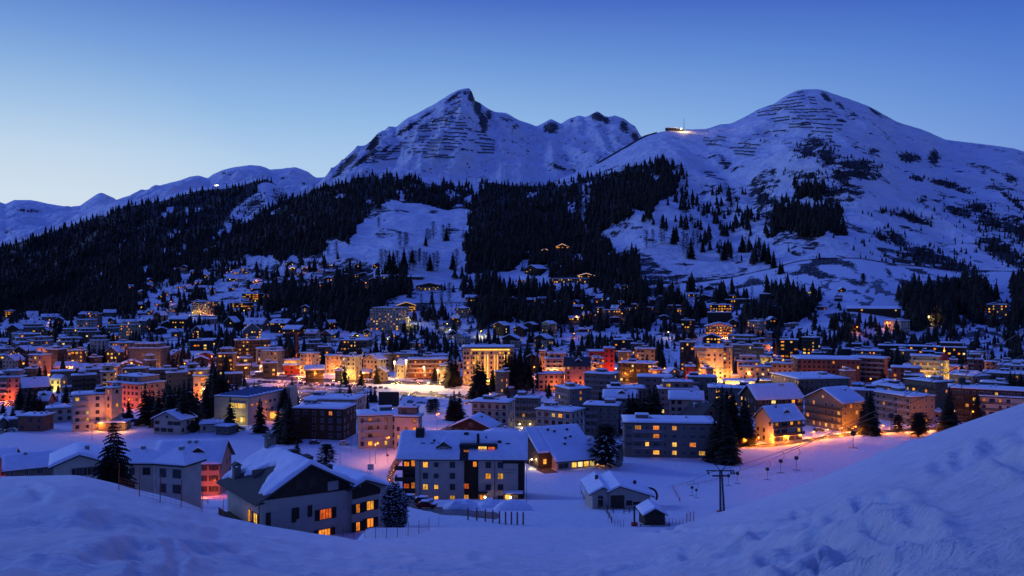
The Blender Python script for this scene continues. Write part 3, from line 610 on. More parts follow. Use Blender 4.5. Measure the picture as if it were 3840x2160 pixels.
def building(u0, u1, side, vt, n, roof, rh, wall, lit, opt='', label=None, name=None, flood=None, tone=None, D0=150, dep=None, hh=None):
    rn = random.Random(int(u0*7+vt*13)); h = hh or (n*2.9+.3)
    sw = abs(side); a = (u1-u0)-sw
    uc = u1-sw if side > 0 else u0+sw
    foot = hit_top(uc, vt, h, D0)
    if foot is None: print('no foot', u0, vt); return None
    D = foot.y; s = D/F
    if not label and not name:
        if roof == 'f' and n >= 4 and 'P' not in opt and 'u' not in opt and rn.random() < .35: opt += 'P'
        if n >= 3 and 'B' not in opt and 'b' not in opt and rn.random() < .55: opt += rn.choice('bbB')
        if roof == 'e' and rn.random() < .6: opt += 'D'
        if roof == 'g' and wall in 'wcpty' and rn.random() < .5: opt += 'T'
    if sw == 0:
        th = math.radians(rn.uniform(-3, 3)); w = a*s; d = dep or max(7, min(15, w*.65))
    else:
        k = .7; th = math.atan2(sw/k, a); th = min(math.radians(62), th)
        w = a*s/math.cos(th); d = dep or max(5, min(30, sw*s/math.sin(th)))
        if side > 0: th = -th
    al = math.atan((uc-1920)/F); ph = th-al
    ax = Vector((math.cos(ph), math.sin(ph), 0)); ay = Vector((-math.sin(ph), math.cos(ph), 0))
    org = foot-ax*w if side > 0 else foot.copy()
    near = D < 600
    kind = {'f': 'apartment_building', 'g': 'chalet' if wall in 'bk' else 'house', 'e': 'chalet' if wall in 'bk' else 'house', 'h': 'house'}[roof]
    if roof == 'f' and n <= 2: kind = 'flat_roofed_building'
    R = empty(name or kind, org, ph)
    BOXES.append((org, ax, ay, w, d))
    mw = M[wall]; drop = -foot.z-h
    base = -5 if D < 700 else -9
    mb = MB(); mb.box(0, w, 0, d, base, h)
    rise = 0
    if roof in 'ge':
        rise = max(1.0, rh*s-(d/2 if roof == 'e' else 0)*drop/D)
        if roof == 'g':
            if 'T' in opt:
                mt_ = MB(); mt_.prism([(.02, h), (w-.02, h), (w/2, h+rise-.05)], -.06, d-.05); mt_.box(.0, w, -.08, d, h-1.6, h+.001); mt_.build('timber_gable', M['b'], R)
            else: mb.prism([(0, h), (w, h), (w/2, h+rise)], 0, d)
        else: mb.prismx([(0, h), (d, h), (d/2, h+rise)], 0, w)
    mb.build('wall', mw, R)
    ov = .9 if roof in 'ge' else .6
    if 'N' in opt: ov = .15
    snow = 'X' not in opt
    tsn = .55 if D < 420 else .7
    if roof == 'f':
        mb = MB(); mb.box(-ov, w+ov, -ov, d+ov, h+.003, h+.35); mb.build('roof', M['roof'], R)
        flat_snow(-ov+.08, w+ov-.08, -ov+.08, d+ov-.08, h+.352, tsn, rn).build('roof_snow', M['roof_snow'], R, smooth=True)
        zt = h+.5
        if 'P' in opt:
            px0, px1, py0, py1 = w*.12, w*.88, d*.2, d*.92
            m2 = MB(); m2.box(px0, px1, py0, py1, h+.3, h+3.2); pw = m2.build('penthouse', M['g' if wall in 'wg' else wall], R)
            m2 = MB(); m2.box(px0-.4, px1+.4, py0-.4, py1+.4, h+3.2, h+3.5); m2.build('penthouse_roof', M['roof'], R)
            flat_snow(px0-.3, px1+.3, py0-.3, py1+.3, h+3.502, tsn, rn).build('penthouse_snow', M['roof_snow'], R, smooth=True)
            for q in range(max(1, int((px1-px0)/4))): window(R, px0+(q+.6)*4, py0, h+1.9, 1.8, 1.3, litpick(rn, lit, tone), 'F', near)
            zt = h+3.8
        nu = 1+int(w > 12)+int(w > 22)
        if 'u' not in opt:
            for q in range(nu+2):
                cx = w*(.12+.76*rn.random()); cy = d*(.3+.5*rn.random())
                if q == 0 and n >= 3 and 'P' not in opt:
                    ww = min(4.5, w*.3); m2 = MB(); m2.box(cx-ww/2, cx+ww/2, cy-1.5, cy+1.5, h+.3, h+2.2); c = m2.build('roof_cabin', M[rn.choice('gkgt')], R)
                    m2 = MB(); m2.slab(cx-ww/2-.2, cx+ww/2+.2, cy-1.7, cy+1.7, h+2.2, h+2.6, .3); m2.build('snow_cap', M['roof_snow'], c)
                else: chimney(R, cx, cy, zt, .7, .7, .9)
    elif roof in 'ge':
        ax_ = 'y' if roof == 'g' else 'x'; W_, D_ = (w, d) if roof == 'g' else (d, w)
        chevron(W_, D_, h, rise, ov, .0, .28, axis=ax_).build('roof', M['roof'] if snow else M['tile'], R)
        if snow: snow_chevron(W_, D_, h+.26, rise, ov-.05, tsn, rn, ax_).build('roof_snow', M['roof_snow'], R, smooth=True)
        for q in range(1+(w > 14)):
            t = .3+.4*rn.random()
            if roof == 'g': chimney(R, w*(.32 if q else .66), d*t, h+rise*.62+.4, .8, .8, 1.3)
            else: chimney(R, w*(.25+.5*rn.random()), d*.42, h+rise*.84, .8, .8, 1.3)
    elif roof == 'h':
        rise = max(1.2, rh*s); o_ = .7
        def hip(z0, r_, o2):
            m2 = MB(); b = min(w, d)/2+o2
            rx0, rx1 = -o2+b*.95, w+o2-b*.95
            if rx1 < rx0: rx0 = rx1 = w/2
            m2.add([(-o2, -o2, z0), (w+o2, -o2, z0), (w+o2, d+o2, z0), (-o2, d+o2, z0), (rx0, d/2, z0+r_), (rx1, d/2, z0+r_), (-o2, -o2, z0-.3), (w+o2, -o2, z0-.3), (w+o2, d+o2, z0-.3), (-o2, d+o2, z0-.3)],
                   [(0, 1, 5, 4), (1, 2, 5), (2, 3, 4, 5), (3, 0, 4), (6, 7, 1, 0), (7, 8, 2, 1), (8, 9, 3, 2), (9, 6, 0, 3), (9, 8, 7, 6)]); return m2
        hip(h+.31, rise, o_).build('roof', M['roof'] if snow else M['tile'], R)
        if snow: hip(h+.62, rise*1.02, o_-.06).build('roof_snow', M['roof_snow'], R)
        chimney(R, w*.6, d*.5, h+rise, .8, .8, 1.0)
    # windows
    wh = 1.35+.15*rn.random(); ww = rn.choice([1.1, 1.3, 1.5]) if wall not in 'k' else 1.7
    sp_ = 2.7+rn.random()*.8
    if D > 900: ww *= 1.15; wh *= 1.1
    faces = [('F', w)]+([('R', d)] if side > 0 else []) + ([('L', d)] if side < 0 else [])
    wf = M['wframe'] if (wall in 'gktbh' and near) else M['frame']
    cw = [rn.choice([.62, .8, 1, 1, 1.35]) for _ in range(7)]
    for fc, Lw in faces:
        if 'Z' in opt and fc != 'F': continue
        cols = max(1, int(round((Lw-.8)/sp_)))
        for i in range(n):
            z = i*2.9+1.75
            for c in range(cols):
                x = Lw*(c+.5)/cols
                if rn.random() < (.16 if fc == 'F' else .3): continue
                l = litpick(rn, lit*(.8 if lit < .7 and D < 600 else 1)*(1 if fc == 'F' else .6), tone)
                wv = ww*cw[c % 7]
                if fc == 'F': window(R, x, 0, z, wv, wh, l, 'F', near, wf, shutter=(near and wall in 'wcp' and roof in 'ge' and D < 330))
                elif fc == 'R': window(R, w, x, z, ww*.8, wh, l, 'R', near, wf)
                else: window(R, 0, x, z, ww*.8, wh, l, 'L', near, wf)
    if roof == 'g' and rise > 2.2 and near and 'T' not in opt: window(R, w/2, 0, h+rise*.35, 1.0, 1.0, litpick(rn, lit, tone), 'F', near, wf)
    # balconies
    if 'B' in opt or 'b' in opt:
        rm = M['rail'] if wall in 'bkt' or roof in 'ge' else M['wrail']
        x0, x1 = (0.0, w) if 'B' in opt else (w*.08, w*.42)
        key = ('bal', round(x1-x0, 1), rm.name)
        if key not in wcache:
            m2 = MB(); L_ = x1-x0; m2.box(0, L_, -1.4, -.004, -.09, .09)
            m2.box(0, L_, -1.4, -1.34, .92, 1.0); m2.box(0, .06, -1.34, -.01, .92, 1.0); m2.box(L_-.06, L_, -1.34, -.01, .92, 1.0)
            if D > 420 or wall in 'wgc': m2.box(.02, L_-.02, -1.39, -1.35, .10, .90)
            else:
                nb = int(L_/.22)
                for q in range(nb+1): m2.box(q*L_/nb*.998, q*L_/nb*.998+.08, -1.385, -1.355, .09, .92)
            wcache[key] = m2.mesh('balcony', [rm])
        for i in range(1 if n > 1 else 0, n): link('balcony', wcache[key], R, (x0, 0, i*2.9+.35))
    if 'K' in opt:
        for i in range(1, n):
            m2 = MB(); m2.box(-.05, w+.05, -.06, -.003, i*2.9+.2, i*2.9+.38)
            if side > 0: m2.box(w+.003, w+.06, 0, d, i*2.9+.2, i*2.9+.38)
            m2.build('wall_band', M['k'], R)
        for q in range(1, 4):
            m2 = MB(); m2.box(w*q/4-.08, w*q/4+.08, -.075, -.062, 0, h-.1); m2.build('wall_band', M['k'], R)
    if 'O' in opt:
        m2 = MB(); sl = rise/(w/2) if roof == 'g' else 0
        if roof == 'g':
            m2.bar((-.9, -1.0, h-.9*sl+.1), (w/2, -1.0, h+rise+.1), .22, 5); m2.bar((w/2, -1.0, h+rise+.1), (w+.9, -1.0, h-.9*sl+.1), .22, 5)
            if h > 4: m2.bar((0, -.6, h-2.6), (w, -.6, h-2.6), .2, 5); m2.bar((0, -.6, h-5.4), (w, -.6, h-5.4), .2, 5)
        else: m2.box(-.2, w+.2, -.85, -.62, h+.1, h+.42)
        m2.build('light_strip', M['strip'], R)
    if 'D' in opt and roof == 'e':
        for q in (.35, .65) if w > 16 else (.55,):
            x = w*q; y0 = d*.16; zb = h+rise*.30; dm = MB(); dm.box(x-1.5, x+1.5, y0, d*.45, zb, zb+1.3); dm.prism([(x-1.5, zb+1.3), (x+1.5, zb+1.3), (x, zb+2.3)], y0, d*.45); do = dm.build('dormer', M['b'], R)
            dm = MB(); dm.prism([(x-2.0, zb+1.05), (x-2.0, zb+1.55), (x, zb+2.85), (x+2.0, zb+1.55), (x+2.0, zb+1.05), (x, zb+2.35)], y0-.4, d*.47); dm.build('snow_cap', M['roof_snow'], do)
    if not label and not name and D < 900 and rn.random() < .45:      # low annex or garage at one side
        aw = 3+3*rn.random(); ah = 2.6+.8*rn.random(); xs = w+.003 if rn.random() < .5 else -aw-.003
        m2 = MB(); m2.box(xs, xs+aw, 1, min(d, 7), base, ah); an = m2.build('annex', M[rn.choice([wall, 'g', 't'])], R)
        m2 = MB(); m2.slab(xs-.2, xs+aw+.2, .8, min(d, 7)+.2, ah+.002, ah+.6, .3); m2.build('snow_cap', M['roof_snow'], an)
    if roof == 'f' and rn.random() < .5 and D < 800:
        m2 = MB(); ax0 = w*rn.random(); m2.bar((ax0, d*.5, h+.3), (ax0, d*.5, h+3.4), .05, 4); m2.bar((ax0-.7, d*.5, h+3.0), (ax0+.7, d*.5, h+3.0), .03, 4); m2.build('antenna', M['dmetal'], R)
    if flood:
        for cl, pw, fx, fy, fz in flood:
            light('facade_light', (w*fx, -fy, fz), pw*2.0, cl, .3, R)
    vb = 1080-F*foot.z/D
    desc = []
    big = 'small' if w < 10 else ('long' if w > 28 else ('tall' if n >= 6 else ''))
    rt = {'f': 'flat roofed', 'g': 'gabled', 'e': 'pitched roof', 'h': 'hip roofed'}[roof]
    nn_ = {'apartment_building': 'apartment block', 'chalet': 'chalet', 'house': 'house', 'flat_roofed_building': 'low building'}.get(kind, 'building')
    ls = 'windows all dark' if lit < .04 else ('few lit windows' if lit < .25 else ('half its windows lit' if lit < .55 else 'windows blazing'))
    NAMED.append(dict(o=R, d=f"{big} {COLN[wall]} {rt} {nn_}".strip(), x=ls, cat='hotel' if name == 'hotel' else ('building' if roof == 'f' else 'house'), u=(u0+u1)/2, v=(vt+vb)/2, lab=label, g=None))
    R['wd'] = 0
    return dict(R=R, w=w, d=d, h=h, rise=rise, D=D, s=s, ph=ph, org=org, ax=ax, ay=ay)

OR = (1, .27, .04); YE = (1, .60, .16); RD = (1, .15, .03); WA = (1, .36, .065)
def T(ox, oy, s, rows):
    for r in rows:
        x0, x1, side, y, n, roof, rh, wall, lit = r[:9]; kw = r[9] if len(r) > 9 else {}
        building(ox+x0*s, ox+x1*s, side*s, oy+y*s, n, roof, rh*s, wall, lit, **kw)
# upper left hillside and left town (crop a)
T(0, 1140, .25, [
 (75,205,0,110,3,'f',0,'b',.5), (405,545,0,190,2,'e',75,'g',.3,dict(opt='D')), (625,865,0,195,2,'e',38,'g',.15), (1170,1310,0,158,2,'h',38,'g',.1),
 (1400,1530,40,148,6,'f',0,'g',.12), (1290,1400,0,165,5,'f',0,'t',.5), (1180,1455,50,240,6,'f',0,'w',.18), (1560,1720,0,128,2,'e',38,'g',.0), (2070,2210,0,138,1,'e',28,'b',.0),
 (2310,2510,100,172,3,'g',56,'c',.02), (320,445,0,300,2,'e',52,'b',.05), (430,630,0,322,2,'e',66,'g',.0), (75,225,0,352,3,'e',42,'t',.3), (125,385,90,378,4,'g',62,'t',.2,dict(opt='T')),
 (390,670,50,350,5,'f',0,'g',.08), (950,1270,0,382,4,'f',0,'c',.2), (1170,1455,0,425,4,'f',0,'t',.2), (1590,1790,60,368,4,'f',0,'g',.25), (1795,2100,150,318,7,'f',0,'c',.35,dict(opt='b')),
 (2090,2275,80,252,5,'e',38,'g',.2), (1770,2000,0,285,4,'e',45,'b',.2), (2410,2576,0,305,2,'g',42,'b',.0), (2335,2490,0,382,2,'g',26,'b',.0),
 (180,440,0,452,4,'f',0,'w',.25), (240,600,0,517,4,'f',0,'w',.15), (260,480,0,582,3,'f',0,'p',.05), (490,790,60,557,4,'f',0,'p',.1), (860,1180,0,527,3,'f',0,'g',.05), (865,1170,0,577,4,'f',0,'p',.1),
 (1330,1530,0,600,4,'g',44,'b',.35), (1375,1630,50,552,5,'f',0,'w',.1), (1670,2090,180,592,5,'f',0,'p',.3,dict(flood=[(OR,900,.9,5,3)])), 
 (1975,2545,140,672,5,'f',0,'g',.02,dict(opt='P',label='wide grey concrete building with dark window rows behind the twin orange lamps',flood=[(WA,900,1.02,4,3)])),
 (0,170,0,682,3,'f',0,'t',.2), (235,525,130,705,4,'g',62,'t',.3), (525,810,0,667,3,'f',0,'o',.8,dict(flood=[(OR,1500,.3,5,3)])), (700,990,130,692,5,'f',0,'k',.3,dict(flood=[(OR,700,.95,5,3)])),
 (460,750,120,777,5,'f',0,'p',.5,dict(opt='b')), (1080,1290,45,702,5,'f',0,'k',.75), (930,1060,0,722,4,'f',0,'o',.8), (0,110,0,778,3,'f',0,'k',.6),
 (65,355,130,850,2,'g',72,'w',.0), (1610,1850,90,722,4,'g',72,'t',.35), (1620,1870,0,882,1,'g',56,'b',.0), (1840,2095,0,905,2,'g',50,'b',.35), (1580,1820,60,948,3,'e',46,'t',.25,dict(flood=[(WA,500,.8,4,3)])),
 (1280,1520,0,985,2,'e',68,'g',.0), (1120,1295,0,958,2,'e',48,'k',.0), (860,1170,50,945,2,'e',70,'p',.3,dict(flood=[(RD,900,.4,4,2)])),
 (0,365,0,1057,2,'f',0,'g',.1), (40,380,80,1107,4,'f',0,'p',.1,dict(flood=[(RD,1200,.5,4,2)])), (770,1075,0,1027,3,'f',0,'g',.0,dict(opt='u')), (1205,1495,0,1002,3,'f',0,'t',.1), (1080,1400,0,1087,3,'f',0,'t',.1,dict(opt='B')),
 (1520,1705,0,1032,4,'f',0,'c',.5,dict(flood=[(YE,500,.7,4,3)])), (1875,2230,60,977,4,'f',0,'g',.2,dict(opt='B')), (2220,2540,0,1002,3,'f',0,'t',.1),
 (335,665,0,1242,3,'e',122,'g',.0), (765,1000,90,1142,2,'e',62,'y',.2,dict(opt='N',flood=[((1,.8,.2),900,.5,4,2)],label='small yellow lit house with white pitched roof beside a lamp')), (580,780,60,1432,2,'e',100,'g',.0),
 (1640,2450,370,1217,4,'f',0,'p',.05,dict(opt='P',label='pink apartment block glowing red behind a row of tall spruces',flood=[(RD,1700,.35,7,3),(RD,1500,.8,7,3),(RD,900,1.15,-3,3)])),
])
# left front row (crop b)
T(0, 1200, .34513, [
 (785,1175,0,828,5,'f',0,'w',.35,dict(opt='b',label='white five storey apartment block at the edge of the snowy field')),
 (1150,1272,60,748,6,'f',0,'o',.6,dict(label='narrow orange lit stair tower joined behind the white block',flood=[(OR,700,.5,4,3),(OR,400,.5,4,9)])),
 (230,570,100,1052,2,'f',0,'n',.0,dict(label='low dark red brown flat roofed building by the lower left road')),
 (505,765,0,972,2,'f',0,'w',.25), (1095,1420,60,1122,1,'f',0,'t',.0,dict(label='single storey garage with a lamp on its right corner',flood=[(WA,500,1.05,3,2.4)])),
 (1690,2110,150,1088,2,'g',80,'w',.0,dict(label='white chalet with green shutters and broad snow roof in front of the spruces')),
 (0,60,0,1098,1,'g',30,'g',.0),
])
T(750, 1200, .34513, [
 (0,262,0,1142,1,'f',0,'w',.0,dict(opt='u')), (180,380,70,1168,1,'f',0,'g',.0,dict(opt='u',label='corrugated grey shed attached to the low white hut')),
 (1130,1805,120,876,3,'f',0,'w',.0,dict(label='long pale sports hall with solar panels on its roof')),
 (1020,1700,145,978,4,'f',0,'b',.14,dict(opt='b',label='brown timber clad apartment block with two tilted panels on its roof')),
])
# left hillside chalets (crop d)
T(640, 920, .25, [
 (330,730,150,848,6,'f',0,'c',.4,dict(name='hotel',opt='B',label='cream hillside hotel with bright lit lower floors above the left town',flood=[(WA,1600,.5,8,2),(WA,600,1.1,4,2)])),
 (1080,1390,80,728,4,'f',0,'k',.75,dict(opt='B')), (900,1240,90,868,4,'f',0,'k',.7,dict(opt='B')),
 (500,615,0,442,2,'e',22,'c',.5), (840,990,0,497,2,'e',32,'b',.5), (1000,1110,0,502,2,'e',30,'w',.1), (1190,1320,0,538,1,'e',32,'b',.6), (1200,1335,0,642,2,'e',42,'b',.25), (80,200,0,622,1,'e',22,'b',.6), (195,300,0,607,2,'e',18,'g',.0),
 (400,510,0,628,2,'e',22,'b',.15), (580,700,0,637,1,'e',26,'b',.5), (1740,1875,0,272,2,'g',32,'b',.2), (1790,1860,0,352,1,'g',22,'c',.9,dict(opt='O')), (2070,2205,0,190,1,'g',32,'b',.5), (2050,2230,0,242,2,'e',20,'g',.0),
 (1770,1900,0,517,1,'e',26,'b',.0), (2090,2210,0,507,1,'e',22,'b',.0), (2280,2440,0,507,1,'g',28,'b',.6), (1590,1670,0,502,1,'e',20,'b',.0), (1440,1500,0,572,1,'f',0,'o',.9), (2110,2180,0,552,1,'f',0,'b',.9),
 (580,690,0,372,1,'g',22,'b',.0), (1160,1310,0,302,1,'e',18,'b',.3), (840,900,0,302,1,'g',20,'k',.3), (10,90,0,722,1,'e',16,'b',.0),
])
T(640, 1140, .25, [
 (0,320,80,228,4,'e',46,'b',.35,dict(opt='B')), (10,175,0,417,2,'e',36,'t',.25), (335,620,150,405,3,'g',68,'b',.35,dict(opt='B')), (815,1040,90,272,4,'g',74,'b',.12,dict(opt='B')), (800,970,60,452,2,'e',82,'g',.25),
 (1110,1480,100,302,3,'e',86,'t',.3,dict(opt='D')), (1500,1850,110,288,4,'e',56,'b',.25,dict(opt='B')), (1690,2030,100,382,3,'e',56,'b',.12), (2020,2240,60,442,3,'e',52,'w',.08), (2255,2450,50,457,3,'g',56,'c',.1),
 (1085,1345,0,405,4,'g',112,'h',.4,dict(label='pale old house with a steep pointed gable above the terraced block')),
 (960,1475,0,552,6,'f',0,'t',.35,dict(opt='B',label='wide terraced block with dark balcony bands below the steep gabled house')),
 (1290,1660,0,682,5,'f',0,'o',.2,dict(flood=[(OR,900,.4,5,3)])),
 (1385,1700,105,717,5,'f',0,'c',.15,dict(label='cream five storey block with a flat snow roof beside the orange street lamp',flood=[(WA,900,1.03,2,2.5)])),
 (1380,1590,0,897,3,'f',0,'t',.45), (715,985,50,752,5,'f',0,'t',.4), (1025,1210,0,822,3,'f',0,'t',.4), (970,1180,0,932,2,'f',0,'k',.0),
 (1690,1930,0,852,2,'f',0,'o',.95,dict(flood=[(WA,2200,.5,4,3)])), (1690,1930,0,930,2,'f',0,'r',.1,dict(opt='u',label='dark red flat roofed shop with a glowing red sign')),
 (1945,2225,110,752,5,'f',0,'y',.2,dict(flood=[(WA,1800,.4,5,3),(OR,800,1.02,2,3)])), (2035,2270,0,607,4,'f',0,'t',.3), (2215,2415,0,652,4,'f',0,'t',.4,dict(opt='b')),
 (2325,2576,0,787,4,'f',0,'o',.6,dict(flood=[(WA,1800,.5,5,3)])), (2025,2290,0,987,3,'e',52,'b',.15,dict(opt='B')), (390,620,0,772,2,'g',36,'r',.35), (330,550,0,842,3,'g',46,'k',.3),
 (-60,230,0,1047,4,'f',0,'t',.2), (230,400,0,1002,4,'f',0,'t',.1), (340,600,0,1092,4,'f',0,'o',.3,dict(flood=[(OR,1000,.4,4,4)])), (150,410,0,967,3,'f',0,'g',.0),
 (830,1060,0,1060,2,'f',0,'k',.3,dict(opt='u',label='low dark building with pink neon lights at the road junction')), (820,1050,0,987,1,'f',0,'g',.0),
 (450,760,0,540,2,'f',0,'k',.3), (290,620,0,560,3,'f',0,'k',.25), (2470,2560,0,1010,2,'f',0,'k',.3),
])
# centre (crop e)
T(1280, 1140, .25, [
 (835,1110,0,20,3,'g',46,'k',.2,dict(opt='OT',label='dark timber chalet outlined with orange light strings behind the high block')),
 (470,1015,115,62,9,'f',0,'w',.34,dict(name='apartment_tower',opt='b',label='highest white apartment tower with dark balcony columns on the hillside')),
 (430,520,0,98,8,'f',0,'w',.4), (-20,470,90,552,5,'f',0,'t',.35,dict(opt='B')), (1035,1200,0,592,3,'f',0,'p',.3), (1720,1930,60,66,4,'h',24,'c',.25),
 (1690,1940,90,492,3,'g',46,'w',.15,dict(label='white three storey house with shuttered windows below the curving lamp lit road')), (2280,2530,90,322,4,'g',46,'b',.15,dict(opt='B')),
 (5,305,90,802,5,'f',0,'y',.3,dict(flood=[((1,.8,.25),1300,.35,4,4),(WA,700,1.02,3,3)])),
 (330,670,130,842,4,'g',76,'y',.08,dict(label='tall pale yellow gabled house left of the floodlit snow square',flood=[(YE,900,1.03,-4,4),(WA,400,.3,5,3)])),
 (640,830,0,762,4,'f',0,'y',.15), (815,1140,0,757,3,'f',0,'y',.25), (1240,1600,0,782,3,'f',0,'g',.85,dict(tone='y')), (1000,1590,0,842,4,'f',0,'n',.5,dict(opt='B',flood=[(OR,1500,.3,6,4),(OR,1300,.8,6,4)])),
 (830,1030,90,912,3,'e',72,'y',.08,dict(label='small yellow house between the tall floodlight masts',flood=[(YE,900,.5,5,3)])),
 (200,500,80,1037,1,'e',52,'b',.4,dict(label='small roadside kiosk house under a thick snow roof',flood=[(OR,300,.9,3,2)])),
 (1485,1590,0,935,3,'f',0,'w',.8,dict(flood=[(YE,1000,.5,4,3)])),
])
T(1920, 1140, .25, [
 (25,230,50,372,3,'g',42,'b',.1,dict(opt='B')), (180,385,60,312,3,'g',32,'b',.0), (445,675,110,302,5,'g',36,'c',.22,dict(opt='N')), (-150,140,60,522,3,'g',56,'w',.15,dict(opt='T')), (325,620,100,522,3,'g',56,'c',.4,dict(opt='T')),
 (500,860,0,832,5,'f',0,'o',.3,dict(flood=[(OR,1500,.3,5,4),(OR,900,.8,5,4)])), (665,820,0,892,3,'f',0,'r',.7,dict(flood=[(YE,900,.7,4,3)])),
 (800,1160,0,920,5,'e',118,'p',.15,dict(opt='XD',label='tall pinkish building with a dark steep roof free of snow',flood=[(RD,900,.4,5,3),(OR,700,.8,4,3)])),
 (1190,1300,0,892,4,'f',0,'o',.0,dict(flood=[(OR,900,.5,4,3)])), (1160,1530,0,717,6,'f',0,'r',.1,dict(opt='u')),
 (1380,1532,0,672,8,'f',0,'r',.0,dict(opt='u',name='tower',label='tall windowless bright red tower in the middle of town',flood=[(RD,2600,.6,6,4),(RD,900,.9,6,12)])),
 (1295,1445,0,902,4,'f',0,'r',.7,dict(flood=[(YE,1800,.4,4,4)])), (1535,1810,0,542,4,'f',0,'k',.4,dict(opt='b')), (1790,1980,0,602,4,'f',0,'t',.35), (1600,1785,0,727,5,'f',0,'t',.25,dict(flood=[(OR,500,.5,4,3)])),
 (1850,2140,0,680,6,'f',0,'p',.3,dict(opt='b',flood=[((1,.8,.2),900,.7,5,3),(OR,900,.2,6,8)],label='pink cream six storey block lit yellow at its foot')),
 (1600,2180,70,907,4,'f',0,'k',.35,dict(opt='B',label='long dark terraced building with rows of dim windows')),
 (400,780,0,1057,3,'f',0,'p',.0,dict(opt='u',label='low hall with tall arched windows by the orange lamp',flood=[(OR,900,.6,4,3)])),
 (640,1190,320,1292,4,'f',0,'h',.3,dict(opt='B')), (1080,1600,100,1067,5,'f',0,'h',.3,dict(opt='B')), (1885,2390,0,1102,4,'f',0,'h',.06,dict(opt='u')),
])
T(1500, 1200, .34513, [
 (1245,1532,25,860,4,'f',0,'h',.06,dict(opt='K')), (775,1245,75,910,4,'f',0,'w',.12,dict(opt='K',label='pale apartment wing with dark grid lines left of the bollard lit path')),
 (2000,2400,30,945,4,'f',0,'h',.06,dict(opt='K')), (1470,2000,140,1010,4,'f',0,'w',.2,dict(opt='K',label='pale apartment wing with dark grid lines behind the snow roofed restaurant')),
 (555,1080,100,1180,2,'g',100,'b',.06,dict(label='brown chalet with snow roof behind the balcony apartment house')), (925,1290,0,1262,2,'h',55,'g',.0,dict(label='small house with a pyramid snow roof behind the big snow roof')),
 (-60,240,40,1060,4,'f',0,'w',.2),
])
T(750, 1200, .34513, [
 (1720,2315,0,1052,4,'f',0,'w',.22,dict(opt='b',label='whitish pink apartment house with curved balconies beside the red lit slope',flood=[(RD,700,.95,8,3)])),
])
T(2250, 1200, .34513, [
 (45,390,0,842,3,'e',78,'g',.25,dict(opt='D')), (90,480,0,747,4,'f',0,'h',.2), (640,1060,0,757,4,'f',0,'h',.35,dict(opt='B')), (760,1105,0,857,4,'e',82,'w',.2),
 (870,1350,-190,1080,3,'g',150,'p',.04,dict(opt='X',label='old house with bare grey roof and pink gable behind the spruces')),
 (265,1240,0,1122,4,'f',0,'h',.42,dict(opt='b',label='large grey apartment block with balconies between two tall conifers')),
 (1525,2190,-180,862,3,'e',155,'b',.35,dict(opt='',label='big dark chalet with one broad white roof and two lit gable windows')),
 (1690,2190,-190,1095,3,'e',150,'w',.45,dict(opt='BD',label='three storey balcony chalet glowing softly beside the ski slope road',flood=[(OR,160,.5,4,1.5)])),
 (680,770,0,640,2,'g',20,'g',.2),
])
